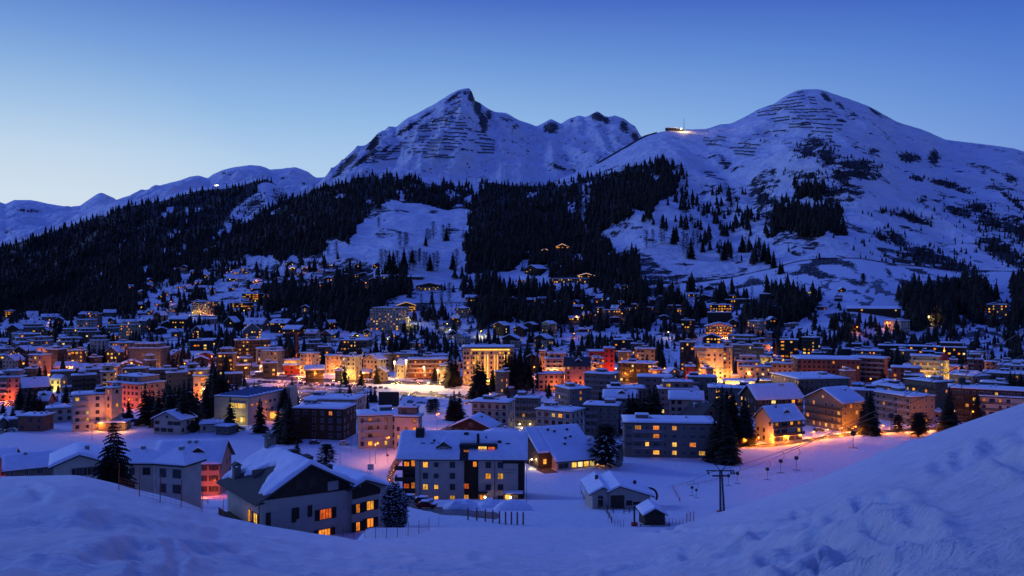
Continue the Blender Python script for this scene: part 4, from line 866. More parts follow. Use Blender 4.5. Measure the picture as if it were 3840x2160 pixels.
T(2560, 1140, .25, [
 (405,725,0,17,3,'f',0,'k',.75,dict(opt='B')), (380,725,0,132,4,'f',0,'k',.04,dict(opt='B')), (-20,175,0,247,3,'f',0,'k',.55), 
 (340,740,0,335,4,'g',50,'o',.7,dict(opt='B',name='hotel',label='hotel covered with glowing bulbs under a wavy snow roof',flood=[(OR,1500,.3,7,3),(OR,1500,.7,7,3)])), (300,560,0,505,2,'g',52,'k',.7,dict(opt='B')),
 (975,1250,90,264,5,'f',0,'w',.3), (1200,1335,0,432,3,'f',0,'w',.1), (1050,1225,0,522,2,'f',0,'k',.0), (735,1160,60,542,4,'f',0,'t',.05), (745,1040,0,622,6,'f',0,'g',.12,dict(opt='b')), (1025,1210,0,667,5,'f',0,'g',.0), (1140,1300,0,612,3,'f',0,'o',.5),
 (1465,1715,0,542,6,'f',0,'k',.55,dict(opt='B')), (1805,2060,70,512,6,'f',0,'k',.6,dict(opt='B')), (1945,2160,0,737,3,'f',0,'k',.15), (1620,1740,0,712,2,'f',0,'k',.0), (1170,1340,0,742,3,'f',0,'k',.0), (1170,1340,0,802,4,'f',0,'c',.2,dict(flood=[((1,.95,.2),900,.5,3,6)])), (1325,1480,0,832,3,'f',0,'t',.0),
 (595,737,0,652,7,'f',0,'o',.6,dict(opt='b',flood=[(WA,1500,.5,4,3)])),
 (180,595,0,662,7,'f',0,'o',.5,dict(opt='b',name='hotel',label='grand orange yellow hotel with iron balconies and lit entrance canopy',flood=[(WA,2600,.15,5,3),(YE,2200,.85,5,3),(WA,1500,.5,6,4),(WA,900,.5,8,11)])),
 (40,180,0,947,4,'f',0,'r',.3,dict(flood=[(OR,600,.5,4,3)])), (-40,178,0,577,7,'f',0,'k',.4), (825,1135,0,867,4,'f',0,'o',.2,dict(flood=[(OR,900,.5,4,5)])), (840,1380,0,942,3,'f',0,'w',.4,dict(flood=[(RD,300,1.0,3,3)])), (1345,1630,0,897,4,'f',0,'p',.15,dict(opt='K',flood=[(WA,1200,.6,5,3)])),
 (1630,2600,-90,832,5,'f',0,'n',.12,dict(opt='u',label='very long red brown building with scattered narrow windows',flood=[(RD,500,.8,6,3),(OR,400,.3,6,3)])),
 (2520,3080,60,832,5,'f',0,'n',.1,dict(opt='u',flood=[(YE,1500,.15,5,3)])),
 (620,1060,0,1165,1,'f',0,'y',.95,dict(opt='Ou',name='petrol_station',label='low glowing yellow petrol station with a snowy flat canopy',flood=[(YE,2600,.3,4,3),(YE,2400,.7,4,3)],hh=4.2)),
 (1060,1315,0,1152,1,'f',0,'k',.4,dict(flood=[(YE,500,.5,4,3)])), (75,490,0,1102,4,'f',0,'h',.2), (390,1000,0,1262,3,'f',0,'h',.3), (1320,2550,800,1140,3,'f',0,'h',.15,dict(label='huge grey flat roofed block with wide snowy roof and chimneys')),
 (2100,2230,0,682,2,'f',0,'t',.0), (2400,2576,0,680,2,'f',0,'k',.1),
])
T(3196, 1140, .25, [
 (0,430,0,702,3,'f',0,'g',.6,dict(opt='B')), (400,780,0,627,4,'f',0,'k',.15,dict(opt='B')), (850,1225,0,637,4,'f',0,'k',.2,dict(opt='B')), (1275,1655,0,652,5,'f',0,'k',.12,dict(opt='B')), (600,950,170,712,4,'f',0,'t',.4,dict(opt='B')), (1050,1215,0,717,3,'f',0,'k',.5), (0,130,0,602,3,'f',0,'k',.0), (100,275,0,652,2,'f',0,'p',.0),
 (590,970,0,957,4,'f',0,'n',.15,dict(opt='u')),
 (885,1325,0,787,6,'f',0,'y',.4,dict(opt='B',name='hotel',label='yellow hotel wing with white balcony rows joined to a round turret',flood=[(YE,1500,.25,6,3),(WA,1500,.6,6,3)])),
 (1435,1560,0,842,3,'f',0,'t',.1), (1730,1930,0,832,4,'f',0,'n',.0), (1430,1750,0,942,2,'f',0,'o',.0,dict(opt='u',flood=[(OR,700,.5,5,3)])), (1550,1890,0,1027,2,'f',0,'o',.2,dict(opt='u',flood=[(WA,900,.6,4,2)])),
 (1985,2220,0,872,3,'f',0,'w',.12), (2210,2576,0,862,3,'f',0,'w',.1), (2185,2620,0,922,3,'f',0,'w',.12), (1965,2620,0,1037,3,'f',0,'t',.05), (1930,2290,0,1182,3,'f',0,'h',.0), (1340,2030,220,1097,3,'f',0,'h',.2,dict(opt='B')),
 (790,1050,0,1077,3,'f',0,'k',.0), (330,720,0,1217,2,'g',62,'k',.0), (340,1040,250,1277,3,'f',0,'h',.5), (825,1480,230,1187,5,'f',0,'t',.35,dict(opt='B')),
 (500,850,120,258,4,'f',0,'w',.08,dict(label='white villa on the rocky knoll beside the climbing lamp lit road')), (-80,650,0,68,1,'e',32,'b',.12,dict(label='long low barn like house alone on the high snowfield')), (2025,2290,0,12,4,'f',0,'t',.4,dict(label='square tan villa among dark trees at the upper right')),
 (0,150,0,1215,2,'f',0,'t',.1), (-20,430,0,1300,3,'f',0,'h',.1),
])
T(3040, 1200, .34513, [
 (725,1325,235,847,4,'f',0,'h',.3,dict(opt='B',label='apartment block with white striped balconies above the red lit road')),
 (1505,2250,0,742,5,'f',0,'k',.4,dict(opt='B')), (1840,2290,0,830,4,'f',0,'w',.45,dict(label='white apartment house cut off by the snow slope at the right')),
 (1300,1430,0,1005,1,'f',0,'c',.1),
])
building(3022, 3240, 82, 1513, 4, 'g', 44, 't', .45, 'B', 'tan apartment house with gable balconies beside the red lit road', flood=[(OR,120,.6,5,1.5)])
T(1900, 800, .3882, [
 (200,290,0,835,1,'e',14,'b',.5), (300,390,0,825,1,'e',14,'w',.2), (30,90,0,825,1,'g',14,'b',.6), (460,520,0,855,1,'g',14,'b',.8), (600,700,0,1010,1,'e',14,'k',.4), (700,800,0,1120,1,'e',14,'b',.1), (1000,1090,0,1010,2,'f',0,'k',.4), (650,740,0,900,1,'e',14,'b',.4), (1480,1560,0,1000,1,'g',14,'b',.3),
 (170,400,100,535,3,'g',36,'b',.3,dict(opt='B')), (105,300,80,645,3,'e',36,'w',.3), (405,850,60,632,2,'f',0,'t',.35,dict(label='long two storey hillside building with snowy roof at the wood edge')), (690,845,0,602,1,'g',22,'k',.5,dict(opt='O')),
 (480,595,0,322,1,'g',26,'k',.5,dict(opt='O',label='dark hut outlined by orange lights high in the forest')), (340,400,0,357,1,'g',14,'k',.4,dict(opt='O')), (835,935,0,822,2,'f',0,'t',.4), (1750,1860,0,782,1,'e',12,'b',.5), (1840,1965,0,807,1,'g',18,'b',.2), (1910,2000,0,722,1,'g',22,'k',.0),
 (1560,1675,0,893,2,'f',0,'k',.0), (930,1100,0,937,3,'f',0,'g',.25), (1300,1420,0,912,1,'f',0,'b',.8), (1145,1205,0,922,1,'f',0,'b',.9), (2150,2250,0,797,1,'f',0,'b',.5), (2110,2210,0,837,1,'f',0,'b',.5), (2210,2395,0,832,2,'f',0,'k',.0), (2440,2545,0,782,2,'f',0,'k',.15),
])
T(950, 800, .3882, [
 (5,85,0,655,1,'e',16,'b',.4), (110,190,0,672,1,'e',14,'b',.7), (210,290,0,640,1,'g',16,'w',.3), (340,430,0,640,1,'e',14,'b',.2), (590,665,0,612,1,'e',14,'b',.2), (1235,1310,0,612,1,'e',16,'w',.2), (1365,1420,0,606,1,'g',12,'b',.9),
 (310,410,0,480,2,'g',26,'b',.4), (520,640,0,455,2,'e',18,'b',.2), (2540,2576,0,640,1,'e',12,'b',.4), (1960,2020,0,905,3,'f',0,'c',.3), (700,800,0,560,1,'e',14,'b',.3), (860,950,0,600,1,'g',16,'k',.5), (120,210,0,560,1,'e',14,'b',.5),
 (0,60,0,700,1,'e',14,'b',.4), (430,520,0,700,1,'e',16,'b',.5), (640,730,0,690,1,'g',16,'b',.5), (60,150,0,790,2,'f',0,'o',.8),(1120,1200,0,640,1,'g',16,'b',.3),
 (1570,1830,0,702,2,'g',28,'c',.45), (975,1150,0,600,1,'g',26,'k',.45), (2050,2160,0,812,2,'e',20,'t',.6), (2170,2290,0,815,1,'f',0,'k',.6), (1480,1640,0,615,1,'e',14,'b',.0),
])
# further small houses packed between the named ones, as the photograph shows them on the slopes and in the streets
_rp = random.Random(77)
_occ = [(e['u'], e['v'], 30) for e in NAMED]
def _fill(u0, u1, v0, v1, count, wpx, kinds, ns, lit, gap):
    k = 0
    for _ in range(count*30):
        if k >= count: break
        u = _rp.uniform(u0, u1); v = _rp.uniform(v0, v1); w = _rp.uniform(*wpx)
        if any(abs(u-a) < w/2+gap and abs(v+8-b) < gap*.55 for a, b, c in _occ): continue
        rf, wl = _rp.choice(kinds); sd = _rp.choice([-1, 1])*w*_rp.uniform(.15, .35)
        n_ = len(NAMED); building(u-w/2, u+w/2, sd, v, _rp.choice(ns), rf, w*.26, wl, _rp.uniform(*lit))
        _occ.append((u, v+8, 30)); k += 1
_fill(480, 1010, 985, 1170, 30, (20, 32), [('g','b'),('e','b'),('g','w'),('e','k'),('e','t')], [1, 2, 2], (.2, .7), 17)
_fill(1010, 1440, 985, 1060, 7, (18, 28), [('g','b'),('e','b')], [1, 2], (.4, .8), 20)
_fill(0, 480, 1185, 1320, 16, (24, 40), [('g','b'),('e','t'),('g','c'),('e','g')], [2, 3], (.1, .5), 20)
_fill(1040, 1720, 1150, 1290, 14, (24, 40), [('g','b'),('g','w'),('e','b'),('e','k')], [2, 2, 3], (.1, .5), 24)
_fill(1980, 2600, 1070, 1195, 14, (20, 34), [('g','b'),('e','b'),('f','k'),('f','t')], [1, 2, 2], (.2, .7), 20)
_fill(2690, 3160, 1080, 1260, 11, (22, 36), [('g','b'),('f','k'),('e','t'),('f','c')], [1, 2, 3], (.2, .6), 22)
_fill(20, 3800, 1310, 1400, 34, (34, 58), [('f','t'),('e','t'),('g','c'),('f','k'),('f','p'),('e','b'),('g','w')], [2, 3, 3, 4], (.2, .6), 26)
print('windows', NWIN[0], 'buildings', len(NAMED))
# ================================================================== FORESTS
def spruce_np(rs, n=7, tiers=6, narrow=.2):
    """low conifer, unit height: ragged stacked cones"""
    V = []; Fq = []
    for t in range(tiers):
        z0 = .10+.80*t/tiers; z1 = min(1.0, z0+.9/tiers*1.9); r = narrow*(1-t/tiers)**.85*(.8+.4*rs.rand())+.012
        k = len(V); a0 = rs.rand()*6
        for i in range(n):
            a = a0+2*math.pi*i/n; rr = r*(.65+.7*rs.rand()); V.append((rr*math.cos(a), rr*math.sin(a), z0-.03*rs.rand()))
        V.append((0, 0, z1))
        for i in range(n): Fq.append((k+i, k+(i+1) % n, k+n))
    k = len(V); V += [(-.012, 0, 0), (.012, 0, 0), (0, .01, .3)]; Fq.append((k, k+1, k+2))
    return np.array(V), np.array(Fq)
def larch_np(rs, n=46):
    """airy larch: upright spindle of small tilted blades"""
    V = []; Fq = []
    for i in range(n):
        z = .16+.82*rs.rand()**.9; r = .17*math.sin(math.pi*min(1, (1.06-z)*.93))**.8*(.3+.7*rs.rand()); a = rs.rand()*6.28; s = .035+.03*rs.rand()
        c = np.array((r*math.cos(a), r*math.sin(a), z)); k = len(V)
        V += [tuple(c+(rs.rand(3)-.5)*s*2.2) for _ in range(3)]; Fq.append((k, k+1, k+2))
    k = len(V); V += [(-.014, 0, 0), (.014, 0, 0), (0, .0, .95)]; Fq.append((k, k+1, k+2))
    return np.array(V), np.array(Fq)
_rs = np.random.RandomState(3)
SP = [spruce_np(_rs, 6, 4, .17+.04*_rs.rand()) for _ in range(8)]; LA = [larch_np(_rs, 36) for _ in range(5)]
def scatter(pts, hs, kinds, name, label):
    Vs = []; Fs = []; ms = []; k = 0
    for p, h, kd in zip(pts, hs, kinds):
        V, f = (SP if kd == 0 else LA)[NR.randint(8 if kd == 0 else 5)]
        a = NR.rand()*6.28; c, s = math.cos(a), math.sin(a); w = h*(.9+.35*NR.rand())
        R = np.empty_like(V); R[:, 0] = (V[:, 0]*c-V[:, 1]*s)*w+p[0]; R[:, 1] = (V[:, 0]*s+V[:, 1]*c)*w+p[1]; R[:, 2] = V[:, 2]*h+p[2]-.4
        Vs.append(R); Fs.append(f+k); ms.append(np.full(len(f), kd)); k += len(V)
    me = mesh_np(name, np.concatenate(Vs), [np.concatenate(Fs)], [M['needle'], M['larch']], fm=np.concatenate(ms))
    o = link(name, me); tag(o, label, 'forest', kind='stuff'); return o
pts = []; hs = []; kd = []
CLR = None
BX = [(np.array(b[0][:2]), np.array(b[1][:2]), np.array(b[2][:2]), b[3], b[4]) for b in BOXES if b[0].y > 560]
BU = [(uv_of(*b[0])[0], b) for b in BOXES if b[0].y > 560]
_o = np.array([b[0] for b in BX]); _ax = np.array([b[1] for b in BX]); _ay = np.array([b[2] for b in BX]); _w = np.array([b[3] for b in BX]); _d = np.array([b[4] for b in BX])
def blocked(p):
    r = np.array((p[0], p[1]))-_o; x = (r*_ax).sum(1); y = (r*_ay).sum(1)
    return bool(np.any((x > -4) & (x < _w+4) & (y > -38) & (y < _d+3)))
def fill(test, hitf, box, du, dv, hm, plarch, dens=1.0):
    for v in np.arange(box[1], box[3], dv):
        us = np.arange(box[0], box[2], du); us = us+NR.rand(len(us))*du; vs_ = v+NR.rand(len(us))*dv
        ok = test(us, vs_) & (NR.rand(len(us)) < dens)
        for u, w in zip(us[ok], vs_[ok]):
            p = hitf(u, w)
            if p is None or blocked(p) or (CLR and any(a <= u <= c and b <= w <= d for a, b, c, d in CLR)): continue
            pts.append(p); hs.append(hm*(.45+.85*NR.rand()**1.2)); kd.append(1 if NR.rand() < plarch else 0)
fill(wood4, lambda u, v: hit_layer(L4, u, v), (-400, 660, 1120, 1235), 13, 7, 19, .3)
fill(lambda u, v: wood2(u+30*(NR.rand(len(u))-.5), v+26*(NR.rand(len(u))-.5)) & ~wood2(u, v), lambda u, v: hit(u, v, 600), (-100, 640, 4100, 1250), 13, 8, 17, .45, .55)
# speckled thin wood on the rocky part of the left ridge
fill(lambda u, v: (smap(u, v, ROCK4[:3]) > .35), lambda u, v: hit_layer(L4, u, v), (800, 660, 1120, 880), 13, 9, 11, .3, .6)
fill(wood2, lambda u, v: hit(u, v, 600), (-430, 595, 4100, 1260), 12, 6.5, 20, .35)
SP1 = [(2545,640),(2700,700),(2830,740),(2915,900),(2830,1000),(2700,960),(2560,900),(2470,850),(2400,830),(2520,760)]
fill(lambda u, v: inpoly(u, v, SP1) & (noise2(u/40, v/26, 5) > .52), lambda u, v: hit(u, v, 600), (2380, 630, 2920, 1000), 14, 9, 21, .3, .7)
# scrub and small trees among the crags on the right and around the summit bands
fill(lambda u, v: (smap(u, v, ROCK2[:50]) > .3) & (u > 2840) & (v > 520), lambda u, v: hit(u, v, 1075), (2840, 520, 3840, 1030), 12, 8, 9, .2, .62)
fill(lambda u, v: (u+2.2*(v-760) > 3150) & (noise2(u/60, v/30, 15) > .55), lambda u, v: hit(u, v, 1075), (3200, 740, 3840, 1010), 22, 12, 8, .2, .5)
scatter(pts, hs, kd, 'forest', 'dark conifer forest covering the slopes above the town')
print('forest trees', len(pts))
# ---------------- avalanche barriers
barriers = []
bm_cache = {}
def barrier(p0, p1, hh):
    d = p1-p0; L = d.length
    if L < 4: return
    mb = MB(); n = max(2, int(L/9))
    for k in range(4): mb.bar((0, 0, hh*(.3+.23*k)), (L, 0, hh*(.3+.23*k)), hh*.13, 4)
    for k in range(n+1): mb.bar((L*k/n, -.6, -1.5), (L*k/n, .5, hh), .16*hh/2, 4)
    o = mb.build('avalanche_barrier', M['dmetal']); o.location = p0
    o.rotation_euler = (0, -math.asin(max(-1, min(1, d.z/L))), math.atan2(d.y, d.x))
    return o
def rows3(L, rows, grp, hitf, hh):
    for u0, v0, u1, v1 in rows:
        a = hitf(u0, v0); b = hitf(u1, v1)
        if a is None or b is None: continue
        n = max(1, int(abs(u1-u0)/34)); pr = None
        for k in range(n):
            ua = u0+(u1-u0)*k/n; ub = u0+(u1-u0)*(k+1)/n-(2 if k < n-1 else 0); jv = (k % 2)*1.6
            pa = hitf(ua, v0+(v1-v0)*k/n+jv); pb = hitf(ub, v0+(v1-v0)*(k+1)/n+jv)
            if pa is None or pb is None or abs(pa.y-pb.y) > 160: continue
            o = barrier(pa, pb, hh)
            if o: barriers.append(o); tag(o, grp[1], 'barrier', grp[0])
PK = [(1716,372,1730,366),(1690,398,1728,384),(1706,392,1728,380),(1700,410,1724,402),(1680,425,1718,412),(1650,440,1708,424),(1690,430,1730,430),(1625,455,1700,436),(1670,446,1745,446),(1618,460,1680,452),(1668,458,1748,464),(1580,476,1640,470),(1650,470,1752,474),(1570,484,1640,484),(1650,480,1770,486),(1700,484,1820,502),(1550,500,1620,492),(1640,500,1720,500),(1720,502,1826,512),(1536,516,1610,512),(1620,514,1750,518),(1750,520,1842,523),(1520,528,1570,528),(1575,528,1700,528),(1700,530,1780,528),(1800,520,1854,532),(1500,540,1570,538),(1580,538,1730,542),(1780,538,1856,546),(1480,552,1560,548),(1570,550,1715,554),(1800,552,1855,557),(1470,562,1540,560),(1545,562,1640,566),(1640,562,1700,566),(1730,568,1775,570),(1808,564,1854,565),(1388,585,1470,580),(1380,592,1460,588),(1370,598,1450,594),(1346,606,1440,600),(1346,614,1420,610),(1400,608,1490,596),(1585,583,1680,586),(1592,595,1705,595),(1790,575,1852,577),(1412,572,1500,570),(1490,572,1600,574)]
rows3(L3, PK, ('steel avalanche barriers on the pointed peak', 'long low steel avalanche barrier in rows across the snowy face of the pointed peak'), lambda u, v: hit_layer(L3, u, v), 4.6)
SM = [(2990,352,3012,344),(2950,370,3018,358),(2930,386,3020,370),(3030,366,3056,368),(2902,398,3010,386),(3034,376,3058,378),(2890,408,3016,398),(3036,388,3064,392),(2842,425,2930,408),(2940,412,3090,412),(2840,436,2950,424),(2960,424,3105,420),(3090,410,3120,412),(2890,448,2960,438),(2990,438,3095,434),(3100,436,3140,440),(2900,458,2960,450),(2968,448,3040,448),(3044,450,3152,448),(2958,468,3040,468),(3050,466,3160,472),(2958,480,3050,478),(3060,482,3155,486),(3040,494,3122,498),(2865,504,2888,494),(2898,496,2946,491),(3096,512,3120,514),(3104,522,3118,526),(3110,532,3130,538),(3124,548,3154,552),(2635,529,2693,530),(2688,514,2722,518),(2694,526,2718,530),(2646,543,2705,548),(2768,540,2848,545),(2735,555,2836,558),(2750,568,2830,571),(2755,578,2826,583)]
rows3(None, SM, ('steel avalanche barriers on the rounded summit', 'long low steel avalanche barrier in rows below the rounded summit'), lambda u, v: hit(u, v, 1100), 3.8)
print('barriers', len(barriers))
# ================================================================== HERO BUILDINGS IN THE NEAR FIELD
def frame_at(name, org, yaw_deg): return empty(name, org, math.radians(yaw_deg))
def px_of(R, p):
    w = R.matrix_basis @ Vector(p); return uv_of(*w)
rn = random.Random(5)
# ---- big chalet
def big_chalet():
    yaw = 38; D = 120; X = (980-1920)/F*D; org = Vector((X, D, -38.9)); R = frame_at('big_chalet', org, yaw)
    W_, L_, h, rise = 14.6, 15.0, 7.5, 4.1; sl = rise/(W_/2)
    mb = MB(); mb.box(0, W_, 0, L_, -6, h); mb.prism([(0, h), (W_, h), (W_/2, h+rise)], .02, L_); mb.build('wall', M['w'], R)
    mb = MB(); mb.prism([(.15, h-.35), (W_-.1, h-.9), (W_-.02, h+.06), (W_/2, h+rise-.02), (.02, h+.02)], -.14, -.003)
    mb.build('timber_gable', M['b'], R)
    for q in range(17):      # upright boards on the gable
        x = .8+q*.8; top = h+rise-abs(x-W_/2)*sl-.12; m2 = MB(); m2.box(x, x+.06, -.17, -.138, h-.3, top); m2.build('board', M['wood'], R)
    # right wing, a step forward and lower
    wx0, wx1 = W_+.003, W_+7.2; mb = MB(); mb.prism([(wx0, -6), (wx1, -6), (wx1, 5.8), (wx0+2.0, 7.8), (wx0, 7.1)], -.6, 11); mb.build('wing_wall', M['w'], R)
    mb = MB(); mb.prism([(wx0, 5.1), (wx0+5.0, 5.3), (wx0+5.0, 6.25), (wx0+2.0, 7.7), (wx0, 7.0)], -.72, -.603); mb.build('wing_timber', M['b'], R)
    # roofs
    chevron(W_, L_, h, rise, 1.35, .02, .26, 1.5).build('roof', M['tile'], R)
    rm = MB(); rm.prism([(wx0-1.1, 6.65), (wx0+2.0, 7.9), (wx1+1.3, 5.4), (wx1+1.3, 5.65), (wx0+2.0, 8.16), (wx0-1.1, 6.9)][::-1], -1.8, 12); rm.build('wing_roof', M['tile'], R)
    # tile courses: thin battens showing where the roof is bare (lower left part)
    for q in range(13):
        x = -1.3+q*.33; z = h-(-x)*sl+.28 if x < 0 else h+x*sl+.28
        m2 = MB(); m2.box(x, x+.05, -1.45, L_+1.4, z, z+.035); m2.build('tile_course', M['tile'], R)
    # snow blanket with a wandering lower edge
    def snow(x0f, x1f, y0, y1, hf, t, name):
        nx, ny = 40, 44; top = []; bot = []
        for j in range(ny):
            y = y0+(y1-y0)*j/(ny-1); xa = x0f(y); xb = x1f(y)
            for i in range(nx):
                a = i/(nx-1); x = xa+(xb-xa)*a; e = min(1, min(a*(xb-xa), (1-a)*(xb-xa))/.8); e = math.sqrt(max(0, 1-(1-e)**2)); ey = min(1, min(y-y0, y1-y)/.5); ey = math.sqrt(max(0, 1-(1-ey)**2))
                nz = float(fbm(np.array([x/2.2]), np.array([y/2.6]), 3, 5)[0])
                b = hf(x); top.append((x, y, b+.30+t*(.25+.75*e)*(.5+.5*ey)*(1+.9*nz))); bot.append((x, y, b+.27))
        fs = []; N = nx*ny
        for j in range(ny-1):
            for i in range(nx-1): k = j*nx+i; fs.append((k, k+1, k+nx+1, k+nx))
        rim = [i for i in range(nx)]+[j*nx+nx-1 for j in range(1, ny)]+[(ny-1)*nx+i for i in range(nx-2, -1, -1)]+[j*nx for j in range(ny-2, 0, -1)]
        for a, b in zip(rim, rim[1:]+rim[:1]): fs.append((a, a+N, b+N, b))
        m2 = MB(); m2.add(top+bot, fs); return m2.build(name, M['roof_snow'], R, smooth=True)
    def lo(y):
        v = np.interp(y, [-1.5, 0, 1.6, 3.2, 4.6, 6.5, 8.2, 9.4, 11, 12.4, 13.6, 16.4], [1.0, .2, .3, 1.7, 3.6, 4.9, 4.4, 2.4, 1.3, 2.2, .4, -.6])
        return float(v)+.15*math.sin(y*3.1)
    snow(lo, lambda y: W_+1.1, -1.4, L_+1.3, lambda x: h+rise-abs(x-W_/2)*sl, .62, 'roof_snow')
    snow(lambda y: wx0-.2, lambda y: wx1+1.2, -1.7, 11.9, lambda x: 7.9-(abs(x-wx0-2.0)*.41 if x > wx0+2 else (wx0+2.0-x)*.40), .5, 'wing_snow')
    # recessed roof terrace on the left slope
    m2 = MB(); x0, x1, y0, y1 = 1.6, 4.3, 4.6, 8.2; zt = h+x0*sl
    m2.box(x0, x1+.1, y0, y1, zt+.20, zt+.26); m2.box(x1, x1+.12, y0, y1, zt+.2, h+x1*sl+.25); m2.box(x0, x1, y1, y1+.1, zt+.2, h+x1*sl+.1); m2.build('roof_terrace', M['h'], R)
    window(R, x1, (y0+y1)/2, zt+.95, 1.2, 1.1, None, 'L'); 
    # chimneys with little stone lids
    def stack(x, y, sx, sy, hh):
        zb = h+rise-abs(x-W_/2)*sl
        m2 = MB(); m2.box(x-sx, x+sx, y-sy, y+sy, zb-.6, zb+hh); c = m2.build('chimney', M['h'], R)
        for a in (-1, 1):
            for b in (-1, 1): m2 = MB(); m2.box(x+a*sx*.82-.1, x+a*sx*.82+.1, y+b*sy*.8-.1, y+b*sy*.8+.1, zb+hh, zb+hh+.45); m2.build('pillar', M['concrete'], c)
        m2 = MB(); m2.prism([(x-sx*1.5, zb+hh+.42), (x+sx*1.5, zb+hh+.42), (x, zb+hh+1.0)], y-sy*1.5, y+sy*1.5); m2.build('chimney_lid', M['tile'], c)
    stack(7.0, 14.6, .75, .6, 2.0); stack(-.1+.9, 13.0, .55, .5, 1.7)
    for x, y, w in ((8.6, 8.6, .7), (11.0, 8.0, .6), (11.6, 11.2, .8), (13.4, 6.0, .7)):
        zb = h+rise-abs(x-W_/2)*sl
        m2 = MB(); m2.box(x-w, x+w, y-w*.8, y+w*.8, zb-.5, zb+1.35); c = m2.build('chimney', M['k'], R)
        m2 = MB(); m2.slab(x-w-.1, x+w+.1, y-w*.8-.1, y+w*.8+.1, zb+1.36, zb+1.5, .1); m2.build('metal_lid', M['tile'], c)
    # front openings: wide closed loggia, shuttered window, lit windows
    def shut(x, z, w, hh, y=-.02):
        for sx in (-1, 1):
            m2 = MB(); m2.box(x+sx*(w/2+.48)-.36, x+sx*(w/2+.48)+.36, y-.10, y-.03, z-hh/2-.1, z+hh/2+.1)
            for q in range(8): m2.box(x+sx*(w/2+.48)-.3, x+sx*(w/2+.48)+.3, y-.125, y-.098, z-hh/2+hh*q/8, z-hh/2+hh*(q+.6)/8)
            m2.build('shutter', M['b'], R)
    blind = mat('closed_blind', (.42, .37, .31), .8, .05, 2)
    m2 = MB(); m2.box(1.5, 4.6, -.05, .03, 3.1, 5.1); m2.build('closed_blind', blind, R); shut(3.05, 4.1, 3.1, 2.0)
    m2 = MB(); m2.box(6.0, 7.2, -.05, .03, 3.5, 5.1); m2.build('closed_blind', blind, R); shut(6.6, 4.3, 1.2, 1.6)
    m2 = MB(); m2.box(10.6, 12.4, -.24, -.145, 7.0, 8.4); m2.build('closed_blind', blind, R)
    window(R, 10.3, 0, 3.4, 1.9, 1.5, 3, 'F'); shut(10.3, 3.4, 1.9, 1.5)
    window(R, 10.1, 0, .35, 1.9, 1.3, 1, 'F'); shut(10.1, .35, 1.9, 1.3)
    for x, z, w, k in ((W_+1.0, 3.5, .6, 1), (W_+3.2, 3.6, 1.2, 2), (W_+1.0, .6, .6, 1), (W_+3.2, .8, 1.1, 1)):
        window(R, x, -.6, z, w, 1.35, k, 'F'); shut(x, z, w, 1.35, -.62)
    for q in (5.3, 7.6):
        m2 = MB(); m2.box(q, q+1.1, -.2, -.15, 8.0, 9.4); m2.build('carved_shutter', M['wood'], R)
    # left side: balcony with railing, lit door and window
    m2 = MB(); m2.box(-1.8, -.003, 3.2, 14.2, 2.3, 2.5); m2.box(-1.8, -1.74, 3.2, 14.2, 3.35, 3.47); m2.box(-1.8, -.003, 3.2, 3.26, 2.5, 3.45)
    m2.build('balcony', M['b'], R)
    for q in range(40): m2 = MB(); m2.box(-1.79, -1.75, 3.3+q*.27, 3.5+q*.27, 2.5, 3.35); m2.build('baluster', M['b'], R)
    window(R, 0, 4.9, 3.7, .8, 2.1, 2, 'L'); window(R, 0, 2.3, 4.0, 1.5, 1.4, 0, 'L'); window(R, 0, 5.2, .9, .8, 1.1, 3, 'L')
    for q in (1.2, 3.4): m2 = MB(); m2.box(-.12, -.03, q-.3, q+.3, 3.2, 4.8); m2.build('shutter', M['b'], R)
    for y in (-1.3, .5, 2.5, 4.5, 6.5, 8.5, 10.5, 12.5): m2 = MB(); m2.box(-1.25, .0, y, y+.16, h-.62, h-.40); m2.build('rafter', M['b'], R)
    light('window_light', (-.9, 4.9, 3.6), 18, WA, .2, R)
    m2 = MB(); m2.bar((-.15, .5, -4), (-.15, .5, h-.2), .07, 6); m2.build('drainpipe', M['dmetal'], R)
    tag(R, 'big white chalet with dark timber gable and half slipped roof snow', 'house')
big_chalet()
